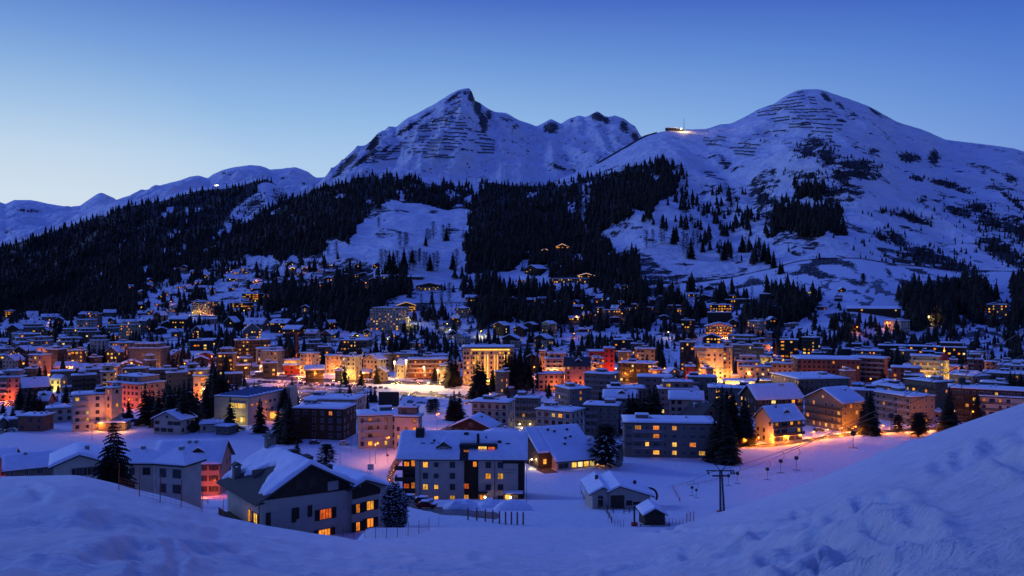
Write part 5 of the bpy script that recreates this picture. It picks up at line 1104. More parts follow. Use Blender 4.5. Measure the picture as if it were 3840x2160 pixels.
# ---- long apartment house with the big roof
def lettering(txt, size, loc, m, R):
    t = bpy.data.curves.new('wall_lettering', 'FONT'); t.body = txt; t.size = size; t.extrude = .01; t.align_x = 'CENTER'
    q = bpy.data.objects.new('tmp', t); me = bpy.data.meshes.new_from_object(q); bpy.data.objects.remove(q); me.materials.clear(); me.materials.append(m)
    o = link('wall_lettering', me, R, loc); o.rotation_euler = (math.pi/2, 0, 0)
def long_house():
    D = 211; org = Vector(((1500-1920)/F*D, D, -56.6)); R = frame_at('apartment_house', org, -1.5)
    W_, L_, h = 32.6, 13.5, 12.2; rise = 5.0
    mb = MB(); mb.box(4.0, 16.8, 0, L_, -3, h); mb.box(20.6, W_-1.6, .02, L_, -3, h); mb.build('wall', M['w'], R)
    mb = MB(); mb.box(.4, 4.0, 1.6, L_-.1, -3, h); mb.box(16.8, 20.6, 1.2, L_-.1, -3, h); mb.box(W_-1.6, W_, .8, L_-.1, -3, h); mb.box(26.9, W_-1.4, -.14, -.003, h-1.5, h); mb.box(4.0, 16.8, -.1, -.003, -.2, .3); mb.build('timber_wall', M['b'], R)
    mb = MB(); mb.prismx([(0.02, h), (L_-.1, h), (L_/2, h+rise)], .4, W_); mb.build('attic_wall', M['b'], R)
    chevron(L_, W_, h, rise, .9, 0, .32, 1.0, axis='x').build('roof', M['roof'], R)
    sl = rise/(L_/2)
    # snow with the notch over the loggia
    nx, ny = 90, 22; top = []; bot = []
    def zs(y): return h+rise-abs(y-L_/2)*sl
    for j in range(ny):
        b = j/(ny-1)
        for i in range(nx):
            a = i/(nx-1); x = -.95+(W_+1.9)*a; ylo = -.95
            y = ylo+(L_+1.9)*b; e = min(1, min(a, 1-a)/.02)*min(1, min(b, 1-b)/.08); e = math.sqrt(max(0, 1-(1-e)**2))
            n = float(fbm(np.array([x/3.0]), np.array([y/2.4]), 3, 2)[0]); top.append((x, y, zs(y)+.34+.75*(.35+.65*e)*(1+.5*n))); bot.append((x, y, zs(y)+.31))
    fs = []; N = nx*ny
    def keep(i, j):
        x = top[j*nx+i][0]; y = top[j*nx+i][1]; return not (15.4 < x < 25.4 and 1.1 < y < 3.4) and not (15.4 < x < 17.8 and y < 2)
    cells = [(i, j) for j in range(ny-1) for i in range(nx-1) if keep(i, j)]; cs = set(cells)
    for i, j in cells:
        k = j*nx+i; fs.append((k, k+1, k+nx+1, k+nx))
        for (ni, nj), (p, q) in (((i-1, j), (k+nx, k)), ((i+1, j), (k+1, k+nx+1)), ((i, j-1), (k, k+1)), ((i, j+1), (k+nx+1, k+nx))):
            if (ni, nj) not in cs: fs.append((p, p+N, q+N, q))
    m2 = MB(); m2.add(top+bot, fs); m2.build('roof_snow', M['roof_snow'], R, smooth=True)
    m2 = MB(); m2.box(15.6, 25.2, 1.25, 3.6, h+1.0, zs(3.5)+.2); m2.box(15.5, 25.4, 1.0, 3.6, zs(3.5)+.25, zs(3.5)+.5); m2.build('roof_loggia', M['k'], R)
    window(R, 21.6, 1.24, h+2.0, 2.1, 1.35, 0, 'F'); window(R, 24.0, 1.24, h+2.0, 1.7, 1.1, 3, 'F'); window(R, 17.4, 1.24, h+1.4, 1.4, .6, 1, 'F')
    # dormer
    m2 = MB(); m2.box(10.2, 12.6, 1.2, 4.5, zs(1.2), zs(1.2)+1.7); dm = m2.build('dormer', M['w'], R)
    m2 = MB(); m2.prism([(9.4, zs(1.2)+1.2), (9.4, zs(1.2)+1.6), (11.4, zs(1.2)+3.0), (13.4, zs(1.2)+1.6), (13.4, zs(1.2)+1.2), (11.4, zs(1.2)+2.6)], .7, 4.8); m2.build('dormer_roof', M['b'], dm)
    m2 = MB(); m2.prism([(9.5, zs(1.2)+1.62), (9.5, zs(1.2)+1.9), (11.4, zs(1.2)+3.4), (13.3, zs(1.2)+1.9), (13.3, zs(1.2)+1.62), (11.4, zs(1.2)+3.02)], .8, 4.9); m2.build('dormer_snow', M['roof_snow'], dm)
    window(R, 11.4, 1.19, zs(1.2)+.75, 1.8, 1.0, None)
    for x, y, w, hh in ((4.6, 5.2, 1.1, 2.3), (17.0, 5.6, .6, .9), (20.3, 3.6, .35, 2.4), (22.4, 4.4, .16, 1.1), (26.0, 3.2, .5, 1.0), (11.0-2.4, 3.4, .3, 1.0)):
        m2 = MB(); m2.box(x-w, x+w, y-w*.7, y+w*.7, zs(y)-.3, zs(y)+hh+.5); c = m2.build('chimney', M['k'], R)
        if w > 1: 
            for q in range(5): m2 = MB(); m2.bar((x-.9+q*.45, y, zs(y)+hh+.5), (x-.9+q*.45, y, zs(y)+hh+1.0), .12, 6); m2.build('chimney_pot', M['dmetal'], c)
    for x in (5.0, 7.6, 9.6, 27.6):
        m2 = MB(); m2.slab(x, x+1.2, 2.6, 3.2, zs(2.9)+.75, zs(2.9)+1.15, .1); m2.build('skylight', M['k'], R)
    fz = [1.5, 4.45, 7.35, 10.25]
    for i, zf in enumerate(fz):
        for x, w, hh, l in ((6.7, 1.25, 1.35, {0: 2, 1: 0, 3: 2}.get(i)), (9.55, 1.0, 1.05, {0: 2, 1: 0}.get(i)), (13.8, 1.2, 1.45, {0: 0}.get(i)), (23.2, 1.3, 1.45, {2: 2}.get(i)), (26.4, 1.3, 1.45, {2: 0}.get(i))):
            if i == 0 and x in (23.2,): continue
            window(R, x, 0, zf, w, hh, l)
        if i == 0: window(R, 17.3, 1.2, 1.4, 1.2, 1.4, 2)
        if i == 1: window(R, 17.4, 1.2, 4.4, 1.1, 1.3, 3)
        if i == 3: window(R, 19.6, 1.2, 10.2, .9, 1.3, 1)
        for x, w, hh, l in ((1.5, 1.3, 1.2, {0: 1, 1: 3, 3: 1}.get(i)), (3.2, .9, 1.9, {0: 2, 1: 1, 3: 1}.get(i))): window(R, x, 1.6, zf-.2, w, hh, l)
    for i in range(1, 4):
        z = 2.9*i+.1; m2 = MB(); m2.box(-1.4, 3.9, -.3, 3.0, z, z+.15); m2.box(-1.4, 3.9, -.3, -.2, z+.15, z+1.1); m2.box(-1.4, -1.3, -.2, 3.0, z+.15, z+1.1); m2.build('balcony', M['b'], R)
    for x in (5.3, 24.9): m2 = MB(); m2.bar((x, -.12, 0), (x, -.12, h-.3), .07, 6); m2.build('drainpipe', M['dmetal'], R)
    # porches with lamps
    m2 = MB(); m2.box(20.3, 23.0, -1.9, -.003, 3.05, 3.3); m2.box(20.4, 20.6, -1.8, -1.6, -.5, 3.04); m2.box(27.4, W_-.4, -2.2, -.15, 3.1, 3.35); m2.box(W_-.7, W_-.5, -2.0, -1.8, -.5, 3.09); m2.build('porch', M['b'], R)
    m2 = MB(); m2.slab(27.3, W_-.3, -2.3, -.16, 3.36, 3.75, .2); m2.build('porch_snow', M['roof_snow'], R)
    window(R, 21.7, 0, 1.3, 1.5, 2.2, 1); window(R, 28.3, 0, 1.6, 1.4, 1.9, 0)
    for x in (22.5, 29.1):
        m2 = MB(); m2.bar((x, -2.6, 0), (x, -2.6, 2.3), .06, 6); m2.ball((x, -2.6, 2.5), .28, 1); m2.build('porch_lamp', [M['dmetal'], M['lamp_white']], R)
        light('lamp_light', (x, -2.6, 2.5), 170, WA, .28, R)
    lettering('Hotel Sonne', .72, (28.6, -.005, 8.9), M['n'], R)
    lettering('Aparthotel', .5, (28.6, -.005, 8.2), M['k'], R)
    tag(R, 'long white apartment house with dark timber bays and one huge snow roof', 'apartment house')
long_house()
# ---- restaurant with the long sloping roof
def restaurant():
    D = 262; x0 = (2085-1920)/F*D; org = Vector((x0, D, -60.2)); R = frame_at('restaurant', org, 22)
    W_, L_ = 15.2, 15.0; h, rise = 3.6, 8.2
    mb = MB(); mb.prismx([(0, -3), (0, h), (L_, h+rise-.4), (L_, -3)], .4, W_-.2); mb.build('wall', M['w'], R)
    mb = MB(); mb.prismx([(4.0, -3), (4.0, h+2.0), (L_+3, h+rise-1), (L_+3, -3)], -4.5, .38); mb.build('side_wing', M['b'], R)
    sl = (rise)/L_
    mb = MB(); mb.prismx([(-.9, h-.35), (L_+1, h+rise+.35), (L_+1, h+rise+.65), (-.9, h-.05)], -.5, W_+.6); mb.prismx([(3.6, h+2.0), (L_+1, h+rise+.33), (L_+1, h+rise+.63), (3.6, h+2.3)], -4.9, -.503); mb.build('roof', M['roof'], R)
    mb = MB()
    def snow(xa, xb, ya):
        nx, ny = 26, 26; top = []; bot = []
        for j in range(ny):
            for i in range(nx):
                a = i/(nx-1); b = j/(ny-1); x = xa+(xb-xa)*a; y = ya+(L_+.9-ya)*b; e = min(1, min(a, 1-a)/.05)*min(1, min(b, 1-b)/.05); e = math.sqrt(max(0, 1-(1-e)**2)); z = h+y*(rise+.7-.0)/(L_+1.9)+.42
                n = float(fbm(np.array([x/3.0]), np.array([y/2.4]), 3, 2)[0]); top.append((x, y, z+.6*(.3+.7*e)*(1+.4*n))); bot.append((x, y, z-.02))
        fs = []; N = nx*ny
        for j in range(ny-1):
            for i in range(nx-1): k = j*nx+i; fs.append((k, k+1, k+nx+1, k+nx))
        rim = [i for i in range(nx)]+[j*nx+nx-1 for j in range(1, ny)]+[(ny-1)*nx+i for i in range(nx-2, -1, -1)]+[j*nx for j in range(ny-2, 0, -1)]
        for a, b in zip(rim, rim[1:]+rim[:1]): fs.append((a, a+N, b+N, b))
        mb.add(top+bot, fs)
    snow(-.45, W_+.55, -.85); snow(-4.8, -.5, 3.7)
    mb.build('roof_snow', M['roof_snow'], R, smooth=True)
    for k in range(4): window(R, 6.6+k*2.2, 0, 2.0, 1.7, 1.6, [0, 4, 0, 4][k])
    for k in range(2): window(R, 1.8+k*1.8, 0, 2.0, 1.5, 1.4, None)
    window(R, -2.2, 4.0, 3.0, 1.1, 1.6, 2)
    for x, y in ((3, 13), (5, 12), (7.5, 8.5), (6, 6), (10, 12.5), (9.6, 9)): chimney(R, x, y, h+y*sl+.8, .7, .6, .7, M['k'])
    m2 = MB(); m2.box(-5.5, -.6, -3, 3.6, -.5, .9); m2.build('terrace', M['wood'], R)
    m2 = MB(); m2.box(.4, W_-.2, -.08, -.003, -.2, .35); m2.build('base_board', M['b'], R)
    light('window_light', (W_+1.2, 1, 2.4), 160, WA, .2, R); light('window_light', (-3.2, 1.2, 3.2), 260, OR, .3, R)
    tag(R, 'low restaurant with steep single slope snow roof and four bright windows in a row', 'restaurant')
restaurant()
# ---- ski lift station and ticket hut
def lift_station():
    D = 167; org = Vector(((2284-1920)/F*D, D, -45.6)); R = frame_at('lift_station', org, 3)
    W_, L_, h = 8.6, 11.5, 2.6
    mb = MB(); mb.prism([(0, -2), (W_, -2), (W_, h-.3), (2.2, h+1.6), (0, h+.6)], 0, L_); mb.build('wall', M['w'], R)
    mb = MB(); mb.prism([(-3.4, -2), (-.004, -2), (-.004, h+.9), (-1.2, h+1.4), (-3.4, h+.2)], .5, L_); mb.build('side_wall', M['w'], R)
    def rf(pts, y0, t0, t1, m, nm):
        q = [(x, z+t0) for x, z in pts]+[(x, z+t1) for x, z in pts[::-1]]; m2 = MB(); m2.prism(q[::-1], y0, L_+.8); m2.build(nm, m, R)
    A = [(-.5, h+.45), (2.2, h+1.7), (W_+.9, h-.55)]; B = [(-4.2, h-.15), (-1.2, h+1.45), (-.3, h+1.0)]
    rf(A, -.8, 0, .2, M['roof'], 'roof'); rf(A, -.75, .21, .62, M['roof_snow'], 'roof_snow'); rf(B, -.3, 0, .2, M['roof'], 'side_roof'); rf(B, -.25, .21, .62, M['roof_snow'], 'side_roof_snow')
    m2 = MB(); m2.box(.3, 3.2, -.06, -.003, -.2, 2.5); g = m2.build('garage_door', M['b'], R)
    for q in range(4):
        m2 = MB(); m2.box(.35+q*.72, .35+q*.72+.66, -.09, -.062, -.15, 2.4); m2.build('door_plank', M['wood'], g)
    m2 = MB(); m2.box(-2.2, -1.2, .42, .497, 0, 1.5); m2.build('door', M['b'], R)
    window(R, -1.7, .5, 2.0, .9, .5, None)
    m2 = MB(); m2.box(3.6, 4.8, -.07, -.003, .4, 1.4); m2.build('notice_board', M['k'], R); m2 = MB(); m2.box(5.0, 6.6, -.05, -.003, .5, 1.1); m2.build('window_hatch', M['k'], R)
    chimney(R, -1.6, 6.5, h+1.6, .6, .6, 1.0, M['k'], False)
    m2 = MB(); m2.bar((6.4, 5, h-.4), (6.4, 5, h+1.4), .28, 10); m2.ball((6.4, 5, h+1.4), .42, 0); m2.build('vent', M['dmetal'], R)
    # return wheel of the drag lift
    m2 = MB(); c = Vector((9.6, 5.2, .9))
    for k in range(14):
        t0 = -.5+math.pi*k/14; t1 = -.5+math.pi*(k+1)/14
        m2.bar(c+Vector((math.cos(t0)*1.7, 0, math.sin(t0)*1.7)), c+Vector((math.cos(t1)*1.7, 0, math.sin(t1)*1.7)), .24, 6)
    m2.box(7.4, 8.7, 3.6, 7.2, -1.5, 2.2)
    m2.build('wheel_guard', M['dmetal'], R)
    tag(R, 'lift station with two joined white gables and a dark garage door', 'building')
    # hut
    D = 137; org = Vector(((2419-1920)/F*D, D, -40.6)); R = frame_at('ticket_hut', org, 4)
    W_, L_, h = 3.4, 4.6, 2.0; rise = .95
    mb = MB(); mb.box(.0, W_, 0, L_, -1.5, h); mb.prism([(0, h), (W_, h), (W_/2, h+rise)], 0, L_)
    mb.build('wall', M['b'], R); chevron(W_, L_, h, rise, .5, 0, .12).build('roof', M['wood'], R); snow_chevron(W_, L_, h+.12, rise, .45, .32, rn).build('roof_snow', M['roof_snow'], R, smooth=True)
    for q in range(7): m2 = MB(); m2.box(-.06, W_+.06, -.08, -.003, .1+q*.27, .1+q*.27+.2); m2.build('plank', M['wood'], R)
    for q in range(3): m2 = MB(); m2.bar((-1.2, -1.6, .1+q*.3), (W_+.4, -1.6, .1+q*.3), .07, 5); m2.build('rail', M['wood'], R)
    for x in (-1.2, .8, W_+.4): m2 = MB(); m2.bar((x, -1.6, -1), (x, -1.6, .9), .08, 5); m2.build('post', M['wood'], R)
    tag(R, 'small dark wooden hut with a snow cap in front of the lift station', 'hut')
    D = 136; p = Vector(((2379-1920)/F*D, D, -41.2)); o = empty('padded_lift_post', p)
    m2 = MB(); m2.box(-.5, .5, -.4, .4, -.6, 1.5); m2.build('red_pad', M['redpaint'], o); m2 = MB(); m2.bar((0, 0, 1.5), (0, 0, 4.3), .16, 8); m2.build('post', M['dmetal'], o)
    tag(o, 'dark lift post with a red safety pad beside the small hut', 'post')
lift_station()
# ---- houses at the lower left
def lfh(u0, u1, side, vt, n, roof, rh, wall, lit, opt, label, **k): return building(u0, u1, side, vt, n, roof, rh, wall, lit, opt, label, D0=152, **k)
lfh(-80, 60, 12, 1712, 3, 'e', 28, 'p', .3, '', 'pinkish house with snow roof cut off by the left picture edge', flood=[(RD,120,.8,5,3)])
lfh(20, 200, 0, 1762, 2, 'e', 52, 't', .0, '', 'low house with a row of chimneys on a flat snow roof behind the slope crest', dep=9)
lfh(200, 372, 0, 1752, 3, 'g', 34, 'w', .0, '', 'wide gabled house just left of the tall near spruce', dep=12)
lfh(430, 622, 46, 1742, 3, 'h', 40, 'w', .0, '', 'cream house with hipped snow roof just right of the tall near spruce')
lfh(592, 745, 55, 1800, 3, 'h', 44, 'w', .0, '', 'small cream house with deep snow roof low against the piste edge')
lfh(590, 868, 46, 1733, 3, 'e', 80, 'p', .0, 'D', 'long house with pipes in its snow roof and a red glowing wall', flood=[(RD,420,.85,5,2.5),(RD,200,1.05,3,3)], dep=12)

# ================================================================== SPECIAL BUILDINGS IN TOWN
def school():
    foot = hit_top(930-0, 1495, 11.6, 150); D = foot.y; s = D/F; w = 122*s/math.cos(.62); d = 32; ph = -.62-math.atan((930-1920)/F)
    ax = Vector((math.cos(ph), math.sin(ph), 0)); R = empty('school_building', foot-ax*w, ph); h = 11.8
    mb = MB(); mb.box(0, w, 0, d, -4, h); mb.build('wall', M['w'], R)
    mb = MB(); mb.box(-.2, w+.2, -.2, d+.2, h+.003, h+.3); mb.build('roof', M['roof'], R); flat_snow(-.1, w+.1, -.1, d+.1, h+.302, .4, rn).build('roof_snow', M['roof_snow'], R, smooth=True)
    for k in range(9):
        y = 2+k*3.2; m2 = MB(); m2.add([(1, y, h+.7), (w-1, y, h+.7), (w-1, y+.9, h+1.35), (1, y+.9, h+1.35), (1, y+.05, h+.62), (w-1, y+.05, h+.62), (w-1, y+.95, h+1.27), (1, y+.95, h+1.27)], [(0, 1, 2, 3), (7, 6, 5, 4), (0, 4, 5, 1), (1, 5, 6, 2), (2, 6, 7, 3), (3, 7, 4, 0)]); m2.build('solar_panel', M['solar'], R)
    for z in (2.2, 8.3):
        for k in range(6): window(R, w*.50+k*w*.078, 0, z, w*.068, 2.2, 0 if k % 2 else 4)
        m2 = MB(); m2.box(w*.45, w*.95, -.5, -.1, z+1.2, z+1.35); m2.build('sun_blade', M['concrete'], R)
    for k in range(6): window(R, w, 3+k*3.4, 8.5, 1.3, 1.0, 1 if k in (0, 1, 3) else None, 'R')
    for k in range(4): window(R, w, 6+k*4, 5.0, 1.3, 1.0, None, 'R')
    m2 = MB(); m2.box(w+.003, w+7, d*.45, d*.7, -4, 4.2); m2.build('entrance_wing', M['o'], R); window(R, w+3, d*.45, 2.2, 3, 2.6, 0)
    m2 = MB(); m2.box(w+.05, w+2.5, d*.9, d+3, -4, h+1.6); m2.build('stair_tower', M['w'], R)
    light('facade_light', (w*.7, -4, 3), 600, (1, .85, .2), .3, R); light('facade_light', (w+4, d*.42-2, 3.2), 500, OR, .3, R)
    tag(R, 'pale school building with two glowing yellow window bands and rooftop panel rows', 'school')
school()
def golden_hotel():
    vt = 1312; n = 7; h = 21; foot = hit_top(1735, vt, h, 150); D = foot.y; s = D/F; w = 192*s; ph = -math.atan((1830-1920)/F); R = empty('hotel', foot, ph)
    d = 16; mb = MB(); mb.box(0, w, 0, d, -4, h); mb.box(0, w*.16, -1.2, d, -4, h+1.2); mb.box(w*.93, w, -1.0, d, -4, h+1); mb.build('wall', M['o'], R)
    mb = MB(); mb.box(-.5, w+.5, -1.6, d+.5, h+1.203, h+1.6); mb.build('roof', M['roof'], R); flat_snow(-.4, w+.4, -1.5, d+.4, h+1.603, .6, rn).build('roof_snow', M['roof_snow'], R, smooth=True)
    m2 = MB(); m2.box(w*.17, w*.92, -.6, -.3, h-.2, h+.5); m2.build('light_strip', M['strip'], R)
    for k in range(4):
        for q in (0, .055):
            x = w*(.245+k*.19+q); m2 = MB(); m2.box(x-.16, x+.16, -.4, -.12, 3.5, h-3); m2.build('light_strip', M['strip'], R)
    for i in range(7):
        for k in range(17):
            x = w*(.045+k*.057); 
            if any(abs(x-w*(.245+j*.19+q)) < .5 for j in range(4) for q in (0, .055)): continue
            window(R, x, -1.2 if x < w*.15 else (-1.0 if x > w*.935 else 0), 1.7+i*2.9, 1.1, 1.4, 0 if rn.random() < (.9 if i == 0 else .3) else None)
    m2 = MB(); m2.box(w*.45, w*.9, -6, -.003, 2.9, 3.3); m2.build('entrance_canopy', M['lamp_yellow'], R); m2 = MB(); m2.slab(w*.44, w*.91, -6.2, -.05, 3.31, 3.6, .2); m2.build('canopy_snow', M['roof_snow'], R)
    for x, p in ((.08, 900), (.3, 1100), (.55, 1500), (.8, 1500)): light('facade_light', (w*x, -6, 4), p, WA, .4, R)
    for x in (.2, .4, .6, .8): light('facade_light', (w*x, -5, 13), 480, WA, .4, R)
    tag(R, 'golden floodlit grand hotel with vertical light strips behind dark firs', 'hotel')
golden_hotel()
def turret():
    foot = hit_top(3541, 1350, 19, 150); D = foot.y; R = empty('turret', foot); r = 33/2*D/F
    m2 = MB(); m2.bar((0, 0, -3), (0, 0, 19), r, 14); m2.build('round_wall', M['y'], R, smooth=False)
    m2 = MB(); m2.bar((0, 0, 19.003), (0, 0, 23.5), r*1.25, 14, 0, .15); m2.build('cone_roof', M['redpaint'], R); m2 = MB(); m2.bar((0, 0, 23.5), (0, 0, 26.5), .12, 6, 0, .03); m2.ball((0, 0, 24.2), .45, 0); m2.build('finial', M['lamp_orange'], R)
    for i in range(6):
        for k in range(5):
            a = -math.pi/2+(k-2)*.5; o = link('window', win_mesh(.8, 1.4, E[0], M['frame'], 'f'), R, (r*math.cos(a)*1.0, r*math.sin(a)*1.0, 2+i*2.9), a+math.pi/2)
    for z, p in ((2, 2200), (8, 1200), (15, 900)): light('facade_light', (2, -r-4, z), p, YE, .3, R)
    tag(R, 'round turret with glowing yellow wall and pointed red roof', 'turret')
turret()
def bell_tower():
    foot = hit_top(2034, 1318, 17, 150); R = empty('church_tower', foot); m2 = MB(); m2.box(-2, 2, -2, 2, -3, 17); m2.build('wall', M['p'], R)
    m2 = MB(); m2.box(-2.4, 2.4, -2.4, 2.4, 17.003, 17.5); m2.build('cornice', M['roof'], R); m2 = MB(); m2.slab(-2.3, 2.3, -2.3, 2.3, 17.503, 18.3, .9); m2.build('snow_cap', M['roof_snow'], R)
    for z in (15, 10, 6): window(R, -.8, -2, z, .7, 1.6, None); window(R, .8, -2, z, .7, 1.6, None)
    light('facade_light', (0, -6, 3), 900, OR, .3, R); tag(R, 'slim square church tower with a snow capped top', 'church tower')
bell_tower()

# ================================================================== TREES (individual)
def branch_spruce(rs, whorls=13, per=8, rad=.22, seg=3):
    V = []; Fq = []
    for t in range(whorls):
        z = .09+.88*(t/whorls); L0 = rad*(1-(t/whorls))**.80+.012; a0 = rs.rand()*6.28
        for k in range(per):
            a = a0+6.28*k/per+rs.rand()*.5; L = L0*(.6+.6*rs.rand()); w = L*.34+.006; dx, dy = math.cos(a), math.sin(a); px_, py_ = -dy, dx
            zz = z+(rs.rand()-.5)*.05; b = len(V); pr = []
            for s_ in range(seg+1):
                f = s_/seg; wd = w*math.sin(math.pi*(.18+.82*f)*.93)*(.7+.6*rs.rand()); dz = -L*.50*f*f+.02*f-(.012 if s_ else 0)
                pr += [(dx*L*f+px_*wd, dy*L*f+py_*wd, zz+dz-.25*wd), (dx*L*f, dy*L*f, zz+dz+.10*wd), (dx*L*f-px_*wd, dy*L*f-py_*wd, zz+dz-.25*wd)]
            V += pr
            for s_ in range(seg):
                q = b+s_*3; Fq += [(q, q+1, q+4), (q, q+4, q+3), (q+1, q+2, q+5), (q+1, q+5, q+4)]
    b = len(V)
    for k in range(5): V.append((.018*math.cos(k*1.256), .018*math.sin(k*1.256), .86))
    V.append((0, 0, 1.0)); Fq += [(b+k, b+(k+1) % 5, b+5) for k in range(5)]
    return np.array(V), np.array(Fq)
def puff_tree(rs, n=420, larch=True, rad=.17):
    V = []; Fq = []
    for i in range(n):
        z = (.14 if larch else .10)+.85*rs.rand()**.85; env = math.sin(math.pi*min(1, (1.08-z)*(.93 if larch else .80)))**.75
        tier = .75+.25*math.sin(z*60+rs.rand()*2); r = rad*env*math.sqrt(rs.rand())*tier*1.1+.01; a = rs.rand()*6.28; s = (.020 if larch else .034)*(.6+.8*rs.rand())
        c = np.array((r*math.cos(a), r*math.sin(a), z-.25*r)); b = len(V); dr = np.array((math.cos(a), math.sin(a), -.35)); tn = np.array((-math.sin(a), math.cos(a), .3*(rs.rand()-.5)))
        V += [tuple(c-dr*s*1.6), tuple(c+tn*s*.9+dr*s*.3), tuple(c+dr*s*2.0), tuple(c-tn*s*.9+dr*s*.2)]; Fq += [(b, b+1, b+2), (b, b+2, b+3)]
    return np.array(V), np.array(Fq)
rs = np.random.RandomState(8)
def vmesh(name, vf, m): return mesh_np(name, vf[0], [vf[1]], [m])
TM = {'S': [vmesh('crown', branch_spruce(rs, 14, 9, .19+.05*rs.rand()), M['needle']) for _ in range(5)],
      'L': [vmesh('crown', puff_tree(rs, 380, True, .19), M['larch']) for _ in range(4)],
      'R': [vmesh('crown', puff_tree(rs, 900, False, .30), M['needle']) for _ in range(3)],
      'D': [vmesh('crown', branch_spruce(rs, 20, 12, .20+.04*rs.rand()), M['needle']) for _ in range(3)]}
def trunk_mesh(r=.016, top=.93, branches=0):
    mb = MB(); mb.bar((0, 0, -.08), (0, 0, top), r, 6, 0, r*.15)
    rr = random.Random(3)
    for k in range(branches):
        z = .2+.7*k/branches; a = rr.random()*6.28; L = .16*(1.05-z); mb.bar((0, 0, z), (math.cos(a)*L, math.sin(a)*L, z+.03), .003, 3)
    return mb.mesh('trunk', [M['bark']])
TRK = {'S': trunk_mesh(), 'L': trunk_mesh(.013, .95, 26), 'R': trunk_mesh(.02, .8), 'D': trunk_mesh(.016, .9)}
TDESC = {'S': ('spruce_tree', 'dark spruce with layered branches', 'tree'), 'L': ('larch_tree', 'bare brown larch', 'tree'), 'R': ('pine_tree', 'round dense pine', 'tree'), 'D': ('fir_tree', 'broad dense fir', 'tree')}
def tree(p, h, kind, u, v, wf=1.0, label=None):
    r = random.Random(int(u*3+v)); nm, ds, cat = TDESC[kind]
    o = empty(nm, p, r.random()*6.28)
    c = link('crown', r.choice(TM[kind]), o); c.scale = (h*wf, h*wf, h); t = link('trunk', TRK[kind], o); t.scale = (h, h, h)
    sz = 'tall ' if h > 19 else ('young ' if h < 10 else '')
    NAMED.append(dict(o=o, d=(sz+ds).strip(), x='', cat='tree', u=u, v=v, lab=label, g=None)); return o
